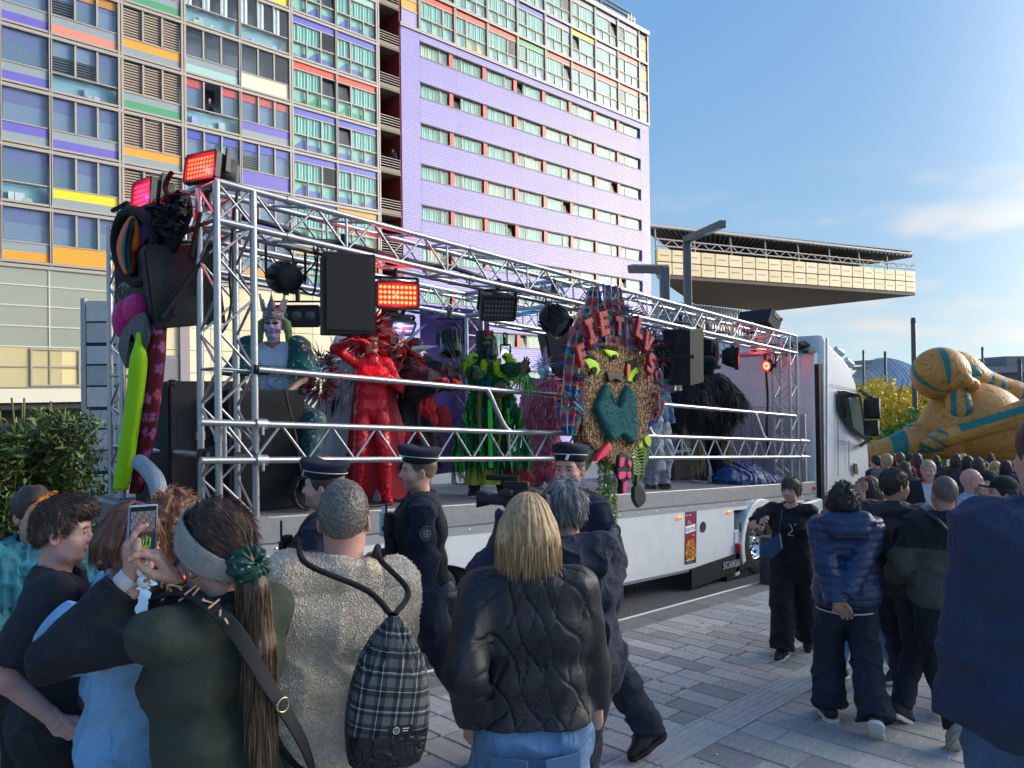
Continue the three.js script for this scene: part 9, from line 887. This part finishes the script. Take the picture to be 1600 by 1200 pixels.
  const ft = tex(512, (u, v) => { let c = [0.42, 0.03, 0.13]; const cells = 4; for (let i = -1; i < 2; i++) for (let j = -1; j < 2; j++) { const a = Math.floor(u * cells) + i, b = Math.floor(v * cells) + j, ha = ((a % cells) + cells) % cells, hb = ((b % cells) + cells) % cells; const X = u * cells - a - 0.25 - 0.5 * hsh(ha, hb, 5), Y = v * cells - b - 0.25 - 0.5 * hsh(ha, hb, 6), R = Math.hypot(X, Y), th = Math.atan2(Y, X), pet = 0.3 * (0.6 + 0.4 * Math.abs(Math.cos(th * 2.5 + hsh(ha, hb, 7) * 6))); const k = (ha + hb) % 3; if (R < pet) c = k === 0 ? [0.68, 0.3, 0.55] : k === 1 ? [0.7, 0.2, 0.3] : [0.55, 0.22, 0.5]; if (R < pet * 0.6 && R > pet * 0.5) c = [0.8, 0.55, 0.7]; if (R < 0.05) c = [0.6, 0.4, 0.1]; const lx = X - 0.32, ly = Y + 0.1; if (Math.abs(lx) < 0.05 && Math.abs(ly) < 0.2 * Math.cos(lx * 20)) c = [0.12, 0.28, 0.2]; } return c.map((x) => x * (0.9 + 0.2 * fbm(u * 20, v * 20, 2, 2, 20))); }, true); ft.repeat.set(1.5, 1.5); const FTM = new THREE.MeshStandardMaterial({ map: ft, roughness: 0.7 }); FTM.userData.tile = 1; const mt2 = [[243, 505], [242, 560], [238, 610], [231, 670], [222, 720], [212, 770]]; mt2.w = (k) => 1 - 0.35 * k; pg('floral_roll', [tube(mt2, 0.11, 0.08)], FTM);
  pg('grey_tube', [wire([f(218, 722, 0.2), f(232, 735, 0.25), f(245, 755, 0.3), f(252, 785, 0.3)], 0.06, 30, 12)], mt([0.32, 0.36, 0.4], { r: 0.7, b: 'crease', bs: 0.004, ts: 0.2 }));
}
// ---- inflatable figure ----
{
  const pos = P(1490, 706, 30), t = T('inflatable_figure', 'giant ochre and teal inflatable figure lying above the far crowd', 'inflatable', pos, yawOf(-2)); const K = (x, y, z = 0) => V((x - 1490) / 40, (720 - y) / 40, z); const OC = [0.66, 0.285, 0.05], TL = [0.01, 0.17, 0.14];
  const carve = (x, y, z) => { const n = fbm(x * 1.3, y * 1.3, z * 1.3, 3) * 7; return Math.abs((n % 1) - 0.5) * 2; }; const och = (x, y, z) => { const k = carve(x, y, z), b = 0.9 + 0.25 * (vn(x * 1.5, y * 1.5, z) - 0.5); return k < 0.16 ? [OC[0] * 0.62, OC[1] * 0.55, OC[2] * 0.4] : [OC[0] * b, OC[1] * b, OC[2] * b]; };
  const part = (n, f, a, b, c, col) => M(n, sn((x, y, z) => f(x, y, z) > 0.2 ? f(x, y, z) : f(x, y, z) + 0.012 * (1 - ss(0, 0.3, carve(x, y, z))), a, b, c, col), VC(0.42, 'rough', 0.01, 1), t);
  const hc = K(1466, 598, 0.3), ax = V(-0.1, -0.72, 0.7).normalize(); part('turban', uni([ell(hc, 1.06, 1.03, 1.0)], 0.1), hc.clone().addScalar(-1.3), hc.clone().addScalar(1.3), 0.034, (x, y, z) => { const v = V(x, y, z).sub(hc), r = v.clone().addScaledVector(ax, -v.dot(ax)), u = V(0, 0.7, 0.72).cross(ax).normalize(), w = ax.clone().cross(u), th = Math.atan2(r.dot(u), r.dot(w)); const q = ((th / (2 * Math.PI) * 5 + 10.25) % 1); return q < 0.2 ? TL : och(x, y, z); });
  const b2 = K(1515, 604, -1.1); part('rear_sphere', uni([ell(b2, 1.2, 1.1, 1.0), cap(K(1535, 610, -1), K(1600, 640, -0.8), 0.75, 0.7), cap(K(1600, 640, -0.8), K(1625, 690, -0.5), 0.68, 0.6)], 0.3), V(-1, -0.2, -2.6), V(4.2, 4.4, 0.6), 0.045, (x, y, z) => { const s = x * 0.8 - y * 0.35; const f = s - 0.25; return (f > 0.05 && f < 0.22) || (f > 0.45 && f < 0.6) || (f > 1.15 && f < 1.5) || (Math.abs(x - 0.95) < 0.3 && y > 2.9 && y < 3.4) ? TL : och(x, y, z); });
  part('torso', uni([ell(K(1522, 672, 0), 1.85, 1.5, 1.4), ell(K(1560, 690, -0.3), 1.7, 1.3, 1.3), ell(K(1490, 690, 0.1), 1.5, 1.0, 1.1)], 0.4), V(-2, -0.9, -1.9), V(3.8, 3, 1.7), 0.06, och);
  part('neck', uni([cap(K(1478, 618, 0.75), K(1484, 652, 0.8), 0.4, 0.5)], 0.1), V(-1.1, 1, -0.2), V(0.8, 3.2, 1.6), 0.045, (x, y, z) => { const th = Math.atan2(x + 0.2, z - 0.5); return Math.sin(th * 9) > 0.1 ? TL : och(x, y, z); }); part('collar_roll', uni([cap(K(1464, 616, 0.95), K(1480, 608, 1.25), 0.26), cap(K(1480, 608, 1.25), K(1500, 616, 0.95), 0.26)], 0.15), V(-1.2, 2, 0.2), V(0.9, 3.4, 1.9), 0.045, och);
  const A0 = K(1580, 656, 1.15), A1 = K(1452, 694, 1.2); part('arm', uni([cap(A0, A1, 0.5, 0.36), cap(A1, K(1430, 703, 1.15), 0.38, 0.3), ...[0, 1, 2, 3].map((i) => cap(K(1444, 692 + i * 4, 1.35 - i * 0.06), K(1428, 698 + i * 4.4, 1.35 - i * 0.06), 0.13, 0.09))], 0.12), V(-2.2, -0.4, 0.3), V(3, 2.4, 2), 0.034, (x, y, z) => { const q = V(x, y, z), d = A1.clone().sub(A0), f = q.clone().sub(A0).dot(d) / d.lengthSq(), off = y - (A0.y + d.y * f); const vol = Math.hypot(x - A0.x - 0.05, y - A0.y + 0.05); if (vol < 0.42) return Math.sin(vol * 26 - Math.atan2(y - A0.y, x - A0.x)) > -0.1 ? TL : och(x, y, z); if (f > 0.02 && f < 0.86 && off > 0.08 && off < 0.33) return TL; if (x < -1.0 && Math.sin(x * 9 + y * 14) > 0.5) return TL; return och(x, y, z); });
  part('leg', uni([cap(K(1475, 705, 0.5), K(1415, 704, 0.5), 0.62, 0.58), cap(K(1415, 704, 0.5), K(1350, 724, 0.5), 0.55, 0.42)], 0.2), V(-4.2, -0.9, -0.5), V(0.6, 1.5, 1.5), 0.04, (x, y, z) => (x < -2.2 && x > -2.75) || (x > -1.9 && x < -0.9 && Math.abs(y - 0.15 - (x + 1.4) * 0.1) < 0.09) ? TL : och(x, y, z)); part('knee', uni([ell(K(1440, 694, 0.0), 0.75, 0.55, 0.6)], 0.1), V(-2.3, -0.2, -0.9), V(-0.2, 1.4, 0.9), 0.05, (x, y, z) => Math.sin(x * 8 + y * 3) > 0.6 ? TL : och(x, y, z));
  M('carrier_frame', [bx(7.5, 0.3, 2.4, 0.2, -1.0, 0, 0.05), bx(7, 0.8, 2, 0.2, -1.6, 0, 0.05)], mt([0.03, 0.03, 0.035], { r: 0.7 }), t);
  const b = T('festival_stall', 'small red and white roadside stall behind the truck mirrors', 'stall', P(1372, 700, 40), yawOf(0)); b.position.y = gy(b.position.x); const hh = P(1372, 690, 40).y - b.position.y; M('awning', [ext([[-0.7, hh - 0.5], [0.7, hh - 0.5], [0.35, hh], [-0.35, hh]], 0.6, 0.02)], mt([0.6, 0.05, 0.05], { r: 0.7 }), b); M('counter', [bx(1.2, hh - 0.6, 0.6, 0, (hh - 0.6) / 2, 0.3, 0.02)], mt([0.6, 0.6, 0.6], { r: 0.7 }), b);
}
renderer.render(scene, camera);
